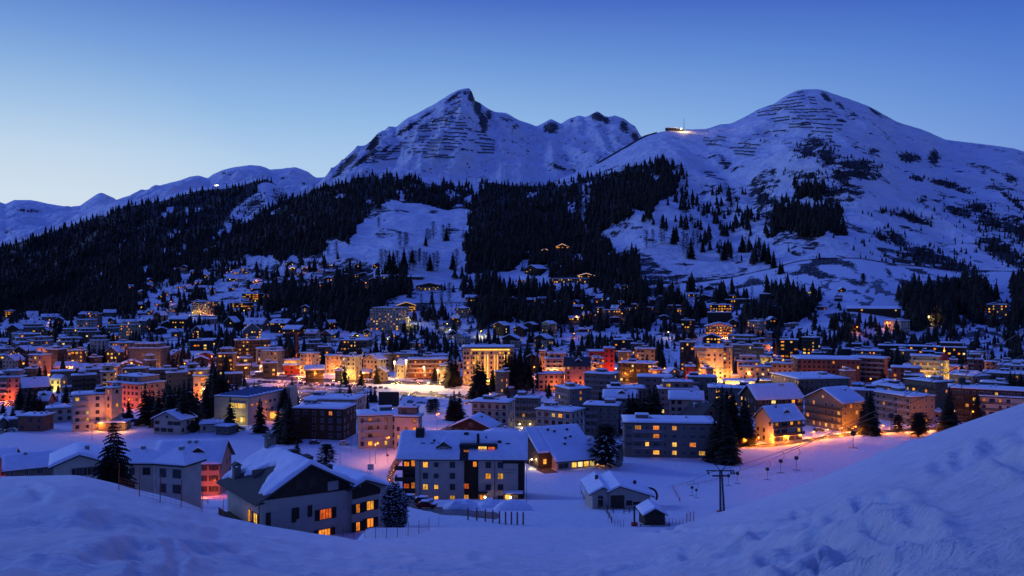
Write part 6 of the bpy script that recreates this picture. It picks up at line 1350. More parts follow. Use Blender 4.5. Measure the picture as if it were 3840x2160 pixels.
TT = [  # u, top v, height m, kind, width
 (75,1428,16,'S'),(110,1452,14,'S'),(131,1454,14,'S'),(150,1480,10,'S'),(183,1414,14,'S'),(247,1435,14,'D'),(12,1497,10,'S'),(48,1514,9,'S'),(22,1420,13,'L'),(148,1368,14,'D'),(103,1402,8,'R'),(276,1262,20,'S'),(190,1196,22,'D'),(206,1188,24,'D'),(222,1200,22,'D'),(170,1236,16,'S'),(303,1262,18,'D'),(335,1293,18,'D'),(352,1288,20,'S'),(372,1290,18,'S'),(388,1284,20,'D'),(372,1222,17,'D'),(390,1226,18,'D'),(406,1232,15,'S'),(425,1241,14,'S'),(345,1216,12,'S'),(433,1190,14,'S'),(452,1302,16,'D'),(470,1306,16,'S'),(445,1470,16,'D'),(483,1487,12,'S'),(545,1428,22,'S'),(562,1450,18,'S'),(576,1460,16,'S'),(596,1448,20,'S'),(617,1452,18,'D'),(638,1436,22,'S'),(656,1441,20,'S'),(672,1436,22,'D'),(690,1421,25,'S'),(708,1424,24,'D'),(722,1446,21,'S'),(738,1462,18,'S'),(787,1400,20,'S'),(580,1210,12,'S'),(612,1262,14,'D'),(630,1268,16,'D'),(645,1270,14,'S'),
 (791,1364,24,'S'),(806,1368,24,'D'),(822,1378,22,'S'),(838,1392,20,'D'),(852,1404,18,'S'),(775,1422,20,'S'),(802,1430,18,'S'),(888,1421,12,'S'),(929,1430,12,'S'),(954,1424,13,'S'),(864,1484,17,'S'),(974,1487,17,'S'),(1043,1511,16,'S'),(1072,1488,20,'S'),(1086,1482,21,'D'),(1067,1436,18,'D'),(1095,1412,19,'S'),(1108,1440,15,'S'),(1378,1456,12,'S',.45),(1292,1366,15,'S'),(1354,1382,12,'S'),(1413,1366,14,'S'),(823,1212,16,'S'),(842,1234,14,'S'),(793,1238,10,'S'),(806,1236,10,'S'),(895,1226,11,'S'),(848,1236,14,'S'),(880,1254,10,'S'),(1205,1180,14,'D'),(1225,1196,16,'D'),(1245,1206,14,'D'),(1262,1212,10,'S'),(1085,1298,16,'S'),(1098,1288,17,'S'),(1120,1300,15,'S'),(1410,1266,16,'D'),(1400,1300,14,'S'),
 (1693,1328,20,'D'),(1708,1336,18,'D'),(1680,1346,16,'S'),(1748,1336,17,'D'),(1762,1350,15,'S'),(1790,1342,23,'D',1.1),(1810,1356,21,'D',1.1),(1848,1382,15,'D',1.2),(1897,1321,23,'D'),(1914,1312,24,'D'),(1932,1308,25,'D'),(1950,1312,24,'D'),(1968,1316,22,'D'),(1984,1340,19,'D'),(2026,1338,20,'D',.8),(2107,1397,11,'S'),(1631,1362,13,'S'),(1600,1316,16,'S'),(1583,1310,19,'L'),(1473,1308,17,'L'),(1555,1325,14,'L'),(1703,1458,16,'S'),(1722,1460,16,'S'),(1690,1474,14,'D'),(1632,1491,7,'R'),(1613,1494,7,'R'),(1600,1254,13,'D'),(1488,1262,16,'D'),(1505,1258,20,'D'),(1520,1240,19,'D'),(1535,1252,18,'S'),(1516,1196,16,'S'),(1478,1275,14,'D'),(2270,1579,15,'R'),(1985,1232,16,'D'),(1998,1230,16,'D'),(2310,1446,12,'S'),(2358,1468,20,'S'),(2372,1464,20,'D'),(2388,1468,19,'D'),(2402,1462,20,'S'),(2418,1452,22,'S'),(2436,1448,22,'D'),(2452,1438,24,'S'),(2464,1452,20,'D'),(2472,1286,20,'D',.8),(2484,1298,18,'D',.8),(2090,1470,10,'S'),
 (2692,1444,22,'S'),(2708,1438,24,'S'),(2724,1452,24,'D'),(2742,1442,24,'S'),(2722,1500,20,'D'),(2704,1492,20,'D'),(2752,1470,22,'D'),(2680,1562,18,'D'),(2700,1545,20,'D',1.1),(2724,1538,21,'D',1.1),(2740,1560,18,'S'),(2790,1476,22,'D'),(2804,1500,18,'S'),(2906,1448,13,'S'),(2968,1448,13,'L'),(2902,1262,10,'S'),(2775,1180,22,'L'),(2792,1190,20,'L'),(2812,1222,18,'D'),(2823,1221,18,'D'),(2843,1230,16,'D'),(2860,1228,15,'D'),(2893,1234,10,'D'),(2905,1236,11,'D'),(2918,1232,11,'D'),
 (3123,1283,13,'S'),(3147,1287,11,'S'),(3309,1377,13,'S'),(3340,1370,13,'S'),(3352,1384,11,'D'),(3250,1462,20,'D'),(3264,1460,21,'D'),(3228,1478,16,'S'),(3454,1540,10,'R'),(3440,1543,10,'R'),(3368,1550,8,'R'),(3561,1441,23,'S'),(3552,1470,19,'D'),(3685,1446,12,'S'),(3661,1477,15,'D'),(3561,1386,12,'D'),(3620,1310,14,'S'),(3632,1316,13,'S'),(3608,1330,12,'D'),(3678,1367,13,'D'),(3789,1386,19,'S'),(3806,1391,18,'S'),(3828,1394,18,'D'),(3309,1312,14,'D'),(3325,1322,14,'D'),(3340,1330,13,'D'),(3360,1332,12,'D'),(3385,1320,12,'D'),(2960,1330,12,'D'),(2985,1322,12,'D'),(3005,1326,12,'D'),(3100,1316,11,'D'),(3125,1318,11,'D'),(3145,1320,11,'D'),(2665,1190,12,'S'),
 (1114,1640,7.2,'S'),(1224,1658,8.8,'R'),
]
def _sc(t):
    k = 1.0
    if t[1] < 1630 and t[3] in 'SDL' and t[2] > 9: k = .88 if t[1] > 1360 else .95
    if t[0] in (2680, 2700, 2724, 2740) and t[1] > 1530: k = .86
    return (t[0], t[1], t[2]*k)+tuple(t[3:])
BIG = [_sc(t) for t in TT]
for t in BIG:
    p = hit_top(t[0], t[1], t[2], 200)
    if p is not None: tree(p, t[2], t[3], t[0], t[1]+10, 1.22*(t[4] if len(t) > 4 else 1.0))
MT = [(1420,856,45,'L'),(1230,957,50,'L'),(1262,965,62,'L'),(1267,970,30,'S'),(1430,1008,75,'L'),(1446,1015,80,'L'),(1460,1015,95,'D'),(1475,1018,108,'D'),(1490,1020,95,'L'),(1500,930,65,'L'),(1519,930,62,'L'),(1527,925,54,'L'),(1536,1010,70,'L'),(1550,1012,75,'L'),(1560,1000,62,'L'),(1573,985,54,'L'),(1545,985,60,'D'),(1515,1005,90,'D'),(1612,905,46,'L'),(1625,898,70,'L'),(1596,922,44,'D'),(1602,912,58,'L'),(1590,1002,60,'L'),(1600,1006,62,'L'),(1612,1015,70,'D'),(1626,1018,72,'L'),(1640,1014,74,'L'),(1574,990,62,'L'),(1662,905,64,'L'),(1674,903,58,'D'),(1684,898,62,'L'),(1698,1010,70,'D'),(1712,1012,90,'L'),(1620,1140,58,'S'),(1655,1138,74,'L'),(1685,1136,78,'L'),(1668,1088,34,'S'),(1700,1094,34,'S'),(1736,1120,40,'S'),(1698,1146,18,'S'),(1670,1200,58,'D'),(1630,1218,38,'L'),(1700,1194,28,'S'),(1712,1192,26,'S'),(1580,1140,40,'L'),
 (2405,880,28,'S'),(2424,930,68,'L'),(2448,918,60,'L'),(2480,914,74,'L'),(2491,910,60,'L'),(2526,915,74,'D'),(2536,905,68,'D'),(2562,950,84,'L'),(2576,958,90,'L'),(2591,970,88,'D'),(2601,925,64,'L'),(2616,930,68,'L'),(2635,945,54,'D'),(2662,937,48,'S'),(2701,970,74,'L'),(2715,975,70,'D'),(2729,970,64,'L'),(2690,930,30,'S'),(2628,862,50,'S'),(2716,885,34,'R'),(2783,945,68,'D'),(2796,945,58,'L'),(2861,980,74,'S'),(2850,950,58,'L'),(2881,975,68,'D'),(2397,970,30,'S'),(2538,1113,84,'L'),(2546,1112,50,'S'),(2583,1100,64,'L'),(2630,1105,38,'R'),(2705,1115,30,'D'),(2716,1114,34,'L'),(2731,1115,44,'L'),(2746,1112,34,'D'),(2766,1120,50,'S'),(2801,1115,40,'D'),(2820,1115,42,'L'),(2440,1100,58,'L'),(2455,1105,60,'L'),(2470,1100,60,'D'),(2483,1150,30,'R'),(2437,1165,18,'S'),(2273,1078,64,'D'),(2290,1025,70,'D'),(2176,1210,12,'S'),
 (2853,985,68,'L'),(2867,975,78,'D'),(2882,995,72,'D'),(2901,1005,70,'D'),(2925,1028,54,'D'),(2934,1022,44,'S'),(2962,1037,18,'S'),(3237,1060,38,'R'),(3068,1185,26,'S'),(3001,1178,74,'L'),(3021,1175,60,'L'),(3048,1170,42,'D'),(3286,1242,34,'D'),(3300,1240,28,'D'),(3516,1242,30,'D'),(1790,1085,34,'S'),(1812,1130,60,'L'),(1770,1090,46,'D')]
MT.sort(key=lambda t: -t[2])
ind = len(TT)+3
for t in MT[:max(0, 296-ind)]:
    p = hit(t[0], t[1], 500)
    if p is None: continue
    h = t[2]*p.y/F; 
    if h > 34: h = 34
    tree(p, h, t[3], t[0], t[1]-t[2]/2, 1.05)
# near tall spruce at the piste edge, finely branched
def near_spruce(u, vtop, vbase, D, label, rad=.25, snowy=False, kind='S', seed=4):
    rs = np.random.RandomState(seed); zb = (1080-vbase)/F*D; zt = (1080-vtop)/F*D; h = zt-zb; x = (u-1920)/F*D
    o = empty('spruce_tree', (x, D, zb)); V = []; Fq = []; SV = []; SF = []
    n = 19 if kind == 'S' else 26
    for t in range(n):
        f = t/n; z = .04+.93*f; L0 = rad*((1-f)**.75 if kind == 'S' else math.sin(math.pi*min(1, (1.05-f)*.75))**.7)+.012; per = (10 if kind == 'S' else 13) if f < .7 else 8
        for k in range(per):
            a = 6.28*(k+rs.rand())/per; L = L0*(.65+.5*rs.rand()); dx, dy = math.cos(a), math.sin(a); zz = z+(rs.rand()-.5)*.02
            nseg = max(3, int(L*34)); 
            for s_ in range(nseg):     # twig tufts along the bough
                g = (s_+.5)/nseg; c = np.array((dx*L*g, dy*L*g, zz-L*(.42 if kind == 'S' else -.25)*g*g+.01*g)); wd = L*.30*math.sin(math.pi*(.25+.75*g)*.95)+.006
                for sd in (-1, 1):
                    q = len(V); tip = c+np.array((-dy*sd*wd+dx*wd*.7, dx*sd*wd+dy*wd*.7, -wd*(.55 if kind == 'S' else -.4)*(.6+.8*rs.rand())))
                    V += [tuple(c-np.array((dx, dy, 0))*.010), tuple(c+np.array((dx, dy, 0))*.014), tuple(tip), tuple((c+tip)/2-np.array((0, 0, .018)))]; Fq += [(q, q+1, q+2), (q, q+2, q+3)]
                    if snowy and rs.rand() < .42 and dy < .5:
                        q = len(SV); c2 = tip+np.array((0, 0, .006)); SV += [tuple(c2+np.array((.009*math.cos(w_), .009*math.sin(w_), 0))) for w_ in (0, 1.57, 3.14, 4.71)]+[tuple(c2+np.array((0, 0, .014)))]
                        SF += [(q, q+1, q+4), (q+1, q+2, q+4), (q+2, q+3, q+4), (q+3, q, q+4)]
    c = link('crown', mesh_np('crown', np.array(V), [np.array(Fq)], [M['needle']]), o); c.scale = (h, h, h); t = link('trunk', TRK['S'], o); t.scale = (h, h, h)
    if snowy: s2 = link('snow_tufts', mesh_np('snow_tufts', np.array(SV), [np.array(SF)], [M['roof_snow']]), o); s2.scale = (h, h, h); s2['kind'] = 'stuff'
    tag(o, label, 'tree')
near_spruce(426, 1566, 1830, 112, 'tall layered spruce standing alone at the edge of the lower left piste', .33)
near_spruce(1480, 1805, 2000, 124, 'snow dusted bushy pine right of the big chalet', .27, True, 'P', 9)

# ================================================================== STREET LAMPS AND OTHER LIGHTS
def lamp(u, v, kind='o', power=900, h=7, D0=180, lab=None):
    p = hit_top(u, v, h, D0)
    if p is None: return
    cm = {'o': ('lamp_orange', (1, .28, .035)), 'y': ('lamp_yellow', (1, .85, .2)), 'w': ('lamp_white', (1, .68, .28)), 'r': ('lamp_orange', (1, .27, .02))}[kind]
    o = empty('street_lamp', p); mb = MB(); mb.bar((0, 0, -1), (0, 0, h), .09, 6, 0, .06); mb.build('pole', M['metal'], o)
    mb = MB(); mb.bar((0, 0, h), (.8, -.2, h+.15), .05, 5); mb.build('arm', M['metal'], o)
    rr = .14+.34*min(1, p.y/700); mb = MB(); mb.ball((.8, -.2, h-.02), rr, 0, 8, 6, .8); mb.build('lamp_head', M[cm[0]], o)
    light('lamp_light', (.8, -.2, h-.5), power*(2.6 if kind == 'o' and h == 7 else 2.0), cm[1], .3, o)
    NAMED.append(dict(o=o, d={'o': 'orange glowing street lamp', 'y': 'yellow green street lamp', 'w': 'bright white yellow lamp', 'r': 'reddish street lamp'}[kind], x='', cat='lamp', u=u, v=v, lab=lab, g=None))
for a in [(87,1362,'o',2200),(206,1362,'o',2200),(365,1364,'o',2200),(560,1361,'o',1100),(571,1363,'o',1100),(696,1332,'o',1200),(689,1363,'o',900),(791,1336,'o',1200),(836,1360,'o',2400),(890,1339,'o',1400),(980,1339,'o',1600),(975,1372,'w',1500),(1096,1344,'o',1500),(1124,1376,'o',2000),(1260,1377,'o',2000),(761,1457,'w',1100),(757,1471,'w',900),(869,1297,'y',1000),(721,1172,'y',1600),(835,1160,'o',1400),(1536,1200,'y',1800),(1675,1214,'y',1800),(1802,1241,'y',1800),(1339,1259,'y',1000),(1440,1270,'y',900),(1831,1479,'o',600),(1707,1512,'r',900),(1638,1551,'r',700),(1999,1376,'o',1800),(2066,1396,'w',2400),(1539,1597,'r',900),(1408,1662,'r',1200),(2438,1404,'o',1300),(2488,1381,'o',1300),(2305,1382,'w',1500),(2890,1303,'o',1000),(2868,1358,'y',900),(2852,1505,'o',150),(3480,1186,'w',3200),(3540,1169,'w',2200),(3321,1210,'r',900),(3211,1226,'r',900),(3640,1331,'y',700),(3662,1330,'r',700),(3647,1370,'o',900),(3478,1411,'w',1300),(3641,1543,'o',450),(1157,1001,'o',900),(1818,1128,'o',1600),(2504,1245,'w',500),(490,1362,'o',700),(1450,1640,'r',900),(1565,1790,'r',0)]:
    if a[3] > 0: lamp(*a)
# reddish lamps along the road above the lower ski slope
RL = [(2760,1674),(2880,1672),(3020,1654),(3080,1642),(3170,1629),(3363,1622),(3508,1619)]
for u in range(2785, 3530, 52):
    v = float(np.interp(u, [a for a, b in RL], [b for a, b in RL]))-3; p = hit(u, v, 200)
    if p is None: continue
    lu, lv = uv_of(p.x, p.y, p.z+2.8); lamp(lu, lv, 'r', 1700, 2.8)
for u, v in ((1942,1590),(1949,1606),(1940,1614),(1981,1590),(2010,1600)): lamp(u, v, 'w', 25, 1.3)
for u, v in ((2027,1704),(1985,1722),(2003,1722)): lamp(u, v, 'w', 160, 3)
for u, v, k, p in ((1300,1395,'o',900),(1180,1400,'o',900),(1060,1398,'o',900),(2360,1392,'o',900),(2180,1400,'o',900),(2520,1395,'o',900),(300,1366,'o',1000),(140,1366,'o',1200),(1900,1392,'o',1600),(1860,1400,'o',1300),(2600,1398,'w',900),(1180,1040,'o',200)): lamp(u, v, k, p)
for i, (u, v) in enumerate(((40,1385),(120,1388),(260,1378),(430,1372),(480,1400),(620,1372),(650,1400),(730,1390),(920,1378),(1040,1402),(1150,1396),(1210,1406),(1345,1408),(1400,1404),(1700,1412),(2120,1408),(2240,1402),(2340,1400),(2400,1412),(2620,1400),(2740,1396),(2800,1380),(2980,1420),(3080,1440),(3260,1420),(3400,1400),(3600,1400),(3120,1340),(2040,1400),(1985,1395),(330,1400),(180,1405),(1060,1330),(2180,1370),(1940,1400),(2890,1380))): lamp(u, v, 'o', (900, 1300, 1700)[i % 3], 6)
for u, v in ((700,1075),(730,1100),(860,1010),(880,1040),(960,1050),(1010,1090),(1180,1065),(1240,1050),(1370,1060),(1460,1055),(2040,1150),(2065,1165),(2090,1175),(2160,1185),(2300,1170),(2330,1175),(2410,1160),(2560,1160),(300,1230),(180,1210),(420,1260),(550,1200),(600,1190),(2850,1160),(2870,1190),(2905,1170),(3700,1150),(3730,1165),(2230,1180),(640,1130),(760,1150),(1100,1210),(1250,1240),(1900,1260),(2150,1250)): lamp(u, v, 'o', 420, 5)
# floodlight masts over the bright snow square
def mast(u, v, h, power):
    p = hit_top(u, v, h, 200); o = empty('floodlight_mast', p); mb = MB(); mb.bar((0, 0, -1), (0, 0, h), .22, 6); mb.build('pole', M['metal'], o)
    mb = MB(); mb.box(-.5, .5, -.4, .1, h-.3, h+.3); mb.build('lamp_head', M['lamp_white'], o); light('lamp_light', (0, -1.2, h-1), power, (1, .60, .17), .5, o)
    NAMED.append(dict(o=o, d='tall floodlight mast', x='', cat='floodlight', u=u, v=v, lab=None, g=None))
for a in ((1480,1356,14,11000),(1523,1352,14,15000),(1590,1376,10,12000),(1642,1388,9,7000)): mast(*a)

# ================================================================== SKI LIFT, CABLES, DRAG BARS
def pylon():
    D = 150; b = Vector(((2709-1920)/F*D, D, -42.3)); R = empty('lift_pylon', b); H = 8.2; m2 = MB()
    def leg(sx, sy, z): k = .62-.34*z/H; return Vector((sx*k*.62-.028*z*1.3, sy*k*.5, z))
    for sx in (-1, 1):
        for sy in (-1, 1): m2 = MB(); m2.bar(leg(sx, sy, 0), leg(sx, sy, H), .10, 5); m2.build('leg', M['dmetal'], R)
    m2 = MB(); n = 13
    for k in range(n):
        z0, z1 = H*k/n, H*(k+1)/n
        for sx, sy, tx, ty in ((-1, -1, 1, -1), (-1, 1, 1, 1), (-1, -1, -1, 1), (1, -1, 1, 1)):
            m2.bar(leg(sx, sy, z0), leg(tx, ty, z1), .045, 4); m2.bar(leg(sx, sy, z1), leg(tx, ty, z1), .03, 4)
    m2.build('lattice', M['dmetal'], R)
    m2 = MB(); m2.box(-.9, .9, -.7, .7, -1.2, .62); m2.build('red_base', M['redpaint'], R)
    xo = -.3; m2 = MB(); m2.bar((xo-2.7, 0, H), (xo+2.5, 0, H), .13, 6); m2.bar((xo-1.2, 0, H-.9), (xo+1.6, 0, H-.9), .09, 6); m2.build('crossarm', M['dmetal'], R)
    m2 = MB(); m2.bar((xo, 0, H), (xo-1.9, 0, H+2.0), .07, 5); m2.bar((xo+.2, 0, H), (xo+1.8, 0, H+2.0), .07, 5); m2.bar((xo-2.2, 0, H+2.0), (xo+2.1, 0, H+2.05), .06, 5); m2.build('head_frame', M['dmetal'], R)
    for x in (xo-2.4, xo+1.9, xo+2.4):
        for q in (-.4, .4): m2 = MB(); m2.bar((x, q, H-.45), (x+.12, q, H-.45), .26, 10); m2.build('pulley', M['dmetal'], R)
    m2 = MB(); m2.box(xo-1.3, xo-.4, -.3, .3, H+1.1, H+1.2); m2.box(xo-1.6, xo+1.2, -.5, .5, H-1.0, H-.92); m2.build('work_platform', M['wood'], R)
    tag(R, 'steel lattice lift pylon with crossarm and red base on the near slope', 'lift pylon')
    return b, xo, H
pb, xo, PH = pylon()
def cable(pts, lab, r=.035):
    m2 = MB()
    for a, b in zip(pts[:-1], pts[1:]):
        n = 14; prev = None
        for k in range(n+1):
            f = k/n; p = Vector(a).lerp(Vector(b), f); p.z -= 4*f*(1-f)*(Vector(b)-Vector(a)).length*.010
            if prev is not None: m2.bar(prev, p, r, 4)
            prev = p
    o = m2.build('haul_cable', M['dmetal']); tag(o, lab, 'cable', 'haul cables of the ski lift'); return o
wheel = Vector(((2560-1920)/F*178, 178, -45.2))
cA = [wheel+Vector((-1, 0, 1.6)), pb+Vector((xo-2.4, 0, PH-.45)), Vector(P(3840, 1330, 66)), Vector(P(4600, 700, 40))]
cB = [wheel+Vector((1.2, 0, 1.6)), pb+Vector((xo+2.2, 0, PH-.45)), Vector(P(3840, 1240, 60)), Vector(P(4700, 500, 34))]
cable(cA, 'lower dark haul cable running from the lift station up past the pylon'); cable(cB, 'upper dark haul cable running from the pylon to the right edge')
def tbar(p, L=3.2, i=0, lab=None):
    o = empty('drag_bar', p); m2 = MB(); q = [Vector((0, 0, 0)), Vector((.35, 0, -.15)), Vector((.42, 0, -.7)), Vector((0, 0, -1.2))]
    for a, b in zip(q[:-1], q[1:]): m2.bar(a, b, .035, 5)
    m2.build('hanger', M['metal'], o); m2 = MB(); m2.bar((-.1, -.12, -1.35), (-.1, .12, -1.35), .28, 12); m2.build('spring_reel', M['dmetal'], o)
    m2 = MB(); m2.bar((-.1, 0, -1.6), (-.1, 0, -L), .03, 5); m2.bar((-.65, 0, -L+.02), (.45, 0, -L-.05), .045, 5); m2.build('bar', M['wood'], o)
    NAMED.append(dict(o=o, d='hanging drag bar on the lift cable', x='', cat='lift bar', u=lab[0], v=lab[1], lab=None, g='drag bars hanging on the lift cable'))
def on_cable(c, u):
    for a, b in zip(c[:-1], c[1:]):
        ua = uv_of(*a)[0]; ub = uv_of(*b)[0]
        if (ua-u)*(ub-u) <= 0:
            lo_, hi_ = 0, 1
            for _ in range(40):
                m = (lo_+hi_)/2; p = Vector(a).lerp(Vector(b), m); up = uv_of(*p)[0]
                if (up < u) == (ua < ub): lo_ = m
                else: hi_ = m
            p = Vector(a).lerp(Vector(b), m); p.z -= 4*m*(1-m)*(Vector(b)-Vector(a)).length*.010+.03; return p
for u, c in ((2597, cA), (2613, cB), (2768, cA), (2734, cA), (2930, cA), (2989, cB), (3203, cB), (3345, cB), (3611, cB), (2880, cB)):
    p = on_cable(c, u)
    if p is not None: tbar(p, 3.0, 0, (u, uv_of(*p)[1]))

# ================================================================== FENCES, POSTS, POLES
def sfence(pts_, n, lab, cat='fence', h=1.15, net=True, mp='redpaint', D0=60, D1=None):
    """poles through the snow along photo positions, with a sagging net"""
    P_ = []
    ds = np.array(pts_, float); seg = np.concatenate([[0], np.cumsum(np.hypot(np.diff(ds[:, 0]), np.diff(ds[:, 1])))])
    for k in range(n):
        t = seg[-1]*k/(n-1); u = np.interp(t, seg, ds[:, 0]); v = np.interp(t, seg, ds[:, 1]); p = hit(u, v, D0)
        if p is not None: P_.append(p)
    R = empty('piste_fence', P_[0]); o0 = P_[0]
    for p in P_:
        m2 = MB(); a = p-o0; m2.bar(a+Vector((0, 0, -.4)), a+Vector((.05, 0, h)), .035, 5); m2.build('pole', M[mp], R)
    if net:
        for a, b in zip(P_[:-1], P_[1:]):
            a = a-o0; b = b-o0
            if (b-a).length > 14: continue
            m2 = MB()
            for q in range(5): z = .15+q*.22; m2.bar(a+Vector((0, 0, z)), b+Vector((0, 0, z)), .008, 3)
            L = (b-a).length; kk = int(L/.5)
            for q in range(1, kk): c = a.lerp(b, q/kk); m2.bar(c+Vector((0, 0, .12)), c+Vector((0, 0, 1.05)), .006, 3)
            m2.build('net', M['redpaint'], R)
    tag(R, lab, cat)
sfence([(445,1838),(508,1858),(575,1878),(668,1900),(735,1916),(802,1932),(905,1950),(996,1966),(1075,1982)], 9, 'orange safety net fence along the left piste edge', h=2.2)
sfence([(1165,1996),(1268,2012),(1360,2018),(1457,2019),(1530,2010),(1585,2000),(1645,1972)], 13, 'safety net fence curving round below the chalet and the pine', h=1.6, mp='dmetal')
sfence([(2495,1962),(2540,1968),(2600,1955)], 9, 'faint red mesh fence at the dip right of the small hut', h=.9)
sfence([(2305,1975),(2314,1976),(2324,1978),(2338,1976)], 4, 'four thin marker sticks in the snow left of the red padded post', h=1.3, net=False, mp='dmetal', cat='marker sticks')
sfence([(2522,1832),(2550,1885)], 7, 'slanting red net fence panel beside the lift station', h=1.2)
sfence([(2512,1830),(2700,1805),(2900,1782),(3050,1770)], 9, 'long low blue net fence along the drag lift track', h=.8, mp='dmetal', D0=90)
def woodfence(pts_, lab, h=1.0, D0=100):
    P_ = [hit(u, v, D0) for u, v in pts_]; P_ = [p for p in P_ if p is not None]; R = empty('wooden_fence', P_[0]); o0 = P_[0]
    for p in P_: a = p-o0; m2 = MB(); m2.bar(a+Vector((0, 0, -.4)), a+Vector((0, 0, h)), .09, 6); m2.build('post', M['wood'], R)
    for a, b in zip(P_[:-1], P_[1:]):
        for z in (.4, .8): m2 = MB(); m2.bar(a-o0+Vector((0, 0, z*h)), b-o0+Vector((0, 0, z*h)), .055, 5); m2.build('rail', M['wood'], R)
    tag(R, lab, 'fence')
woodfence([(2180,1852),(2190,1872),(2199,1892),(2225,1900),(2250,1912),(2276,1926),(2284,1942),(2294,1962)], 'wooden rail fence curving left of the lift station')
woodfence([(2246,1896),(2262,1902),(2280,1912),(2300,1924)], 'short wooden rail fence in front of the lift station door')
woodfence([(2340,1926),(2360,1924),(2378,1922)], 'wooden gate rails between the lift station and the red pad')
woodfence([(700,1872),(728,1876),(752,1880),(780,1888)], 'dark garden fence between the cream house and the big chalet')
for i, (u, v) in enumerate([(1755,1950),(1788,1952),(1820,1956),(1848,1960),(1873,1964),(1896,1966),(1918,1967),(1940,1968),(1962,1968)]):
    p = hit(u, v, 100)
    if p is None: continue
    R = empty('timber_post', p); m2 = MB(); m2.bar((0, 0, -.5), (0, 0, 2.1), .14, 8); m2.build('shaft', M['n'], R); m2 = MB(); m2.bar((0, 0, 2.1), (0, 0, 2.3), .10, 8, 0, .02); m2.build('snow_tip', M['n'], R)
    NAMED.append(dict(o=R, d='stout red brown timber post', x='', cat='post', u=u, v=v-20, lab=None, g='row of timber posts along the drive'))
for (u, v, h, lab) in ((1975, 1900, 9, 'thin tall bare pole right of the long apartment house'), (1275, 1752, 5, 'thin marker pole on the snowfield above the chalet'), (1316, 1700, 5, 'marker pole on the field below the pinkish apartment house'), (1387, 1770, 7, 'slim mast beside the sign at the red lit road'), (2177, 1838, 1.6, 'lone short dark post left of the lift fence'), (345, 1652, 7, 'thin twin pole on the left snowfield')):
    p = hit(u, v, 100)
    if p is None: continue
    m2 = MB(); m2.bar((0, 0, -.5), (0, 0, h), .06, 6, 0, .04); o = m2.build('pole', M['dmetal']); o.location = p; tag(o, lab, 'pole')
# road sign board and triangular warning sign
p = hit(1390, 1770, 150); R = empty('sign_board', p); m2 = MB(); m2.bar((-.9, 0, -.3), (-.9, 0, 2.6), .05, 5); m2.bar((.9, 0, -.3), (.9, 0, 2.6), .05, 5); m2.build('frame', M['metal'], R); m2 = MB(); m2.box(-.95, .95, -.08, -.05, .7, 2.5); m2.build('panel', M['wframe'], R); tag(R, 'rectangular board on two posts beside the red lit road', 'sign')
p = hit(1454, 1735, 150); R = empty('warning_sign', p); m2 = MB(); m2.bar((0, 0, -.3), (0, 0, 2.6), .05, 5); m2.build('pole', M['metal'], R); m2 = MB(); m2.prism([(-.55, 2.2), (.55, 2.2), (0, 3.15)], -.08, -.05); m2.build('triangle', M['k'], R); tag(R, 'triangular warning sign at the bend of the red lit road', 'sign')
# dark scoreboard in the sports ground
p = hit_top(1458, 1470, 11, 200); R = empty('scoreboard', p); m2 = MB(); m2.box(-4.8, 4.8, 0, .6, 4.2, 11); m2.build('panel', M['k'], R); m2 = MB(); m2.box(-1.3, 1.3, .1, .5, -1, 4.19); m2.build('support', M['concrete'], R); tag(R, 'large dark square scoreboard seen from behind near the car park', 'board')
# construction crane
p = hit_top(1114, 1248, 26, 200); R = empty('crane', p); m2 = MB()
for k in range(22):
    z0 = -1+27*k/22; z1 = -1+27*(k+1)/22
    for sx, sy in ((-.7, -.7), (.7, -.7), (.7, .7), (-.7, .7)): m2.bar((sx, sy, z0), (sx, sy, z1), .10, 4)
    m2.bar((-.7, -.7, z0), (.7, -.7, z1), .06, 3)
m2.build('mast', mat('crane_orange', (.45, .17, .05), .6), R); m2 = MB(); m2.bar((-16, 0, 25.4), (24, 0, 25.4), .12, 4); m2.bar((-16, 0, 26.6), (24, 0, 26.6), .12, 4)
for k in range(20): m2.bar((-16+k*2, 0, 25.4), (-15+k*2, 0, 26.6), .06, 3); m2.bar((-15+k*2, 0, 26.6), (-14+k*2, 0, 25.4), .06, 3)
m2.build('jib', M['n'], R); tag(R, 'orange lit construction crane rising among the houses left of centre', 'crane')
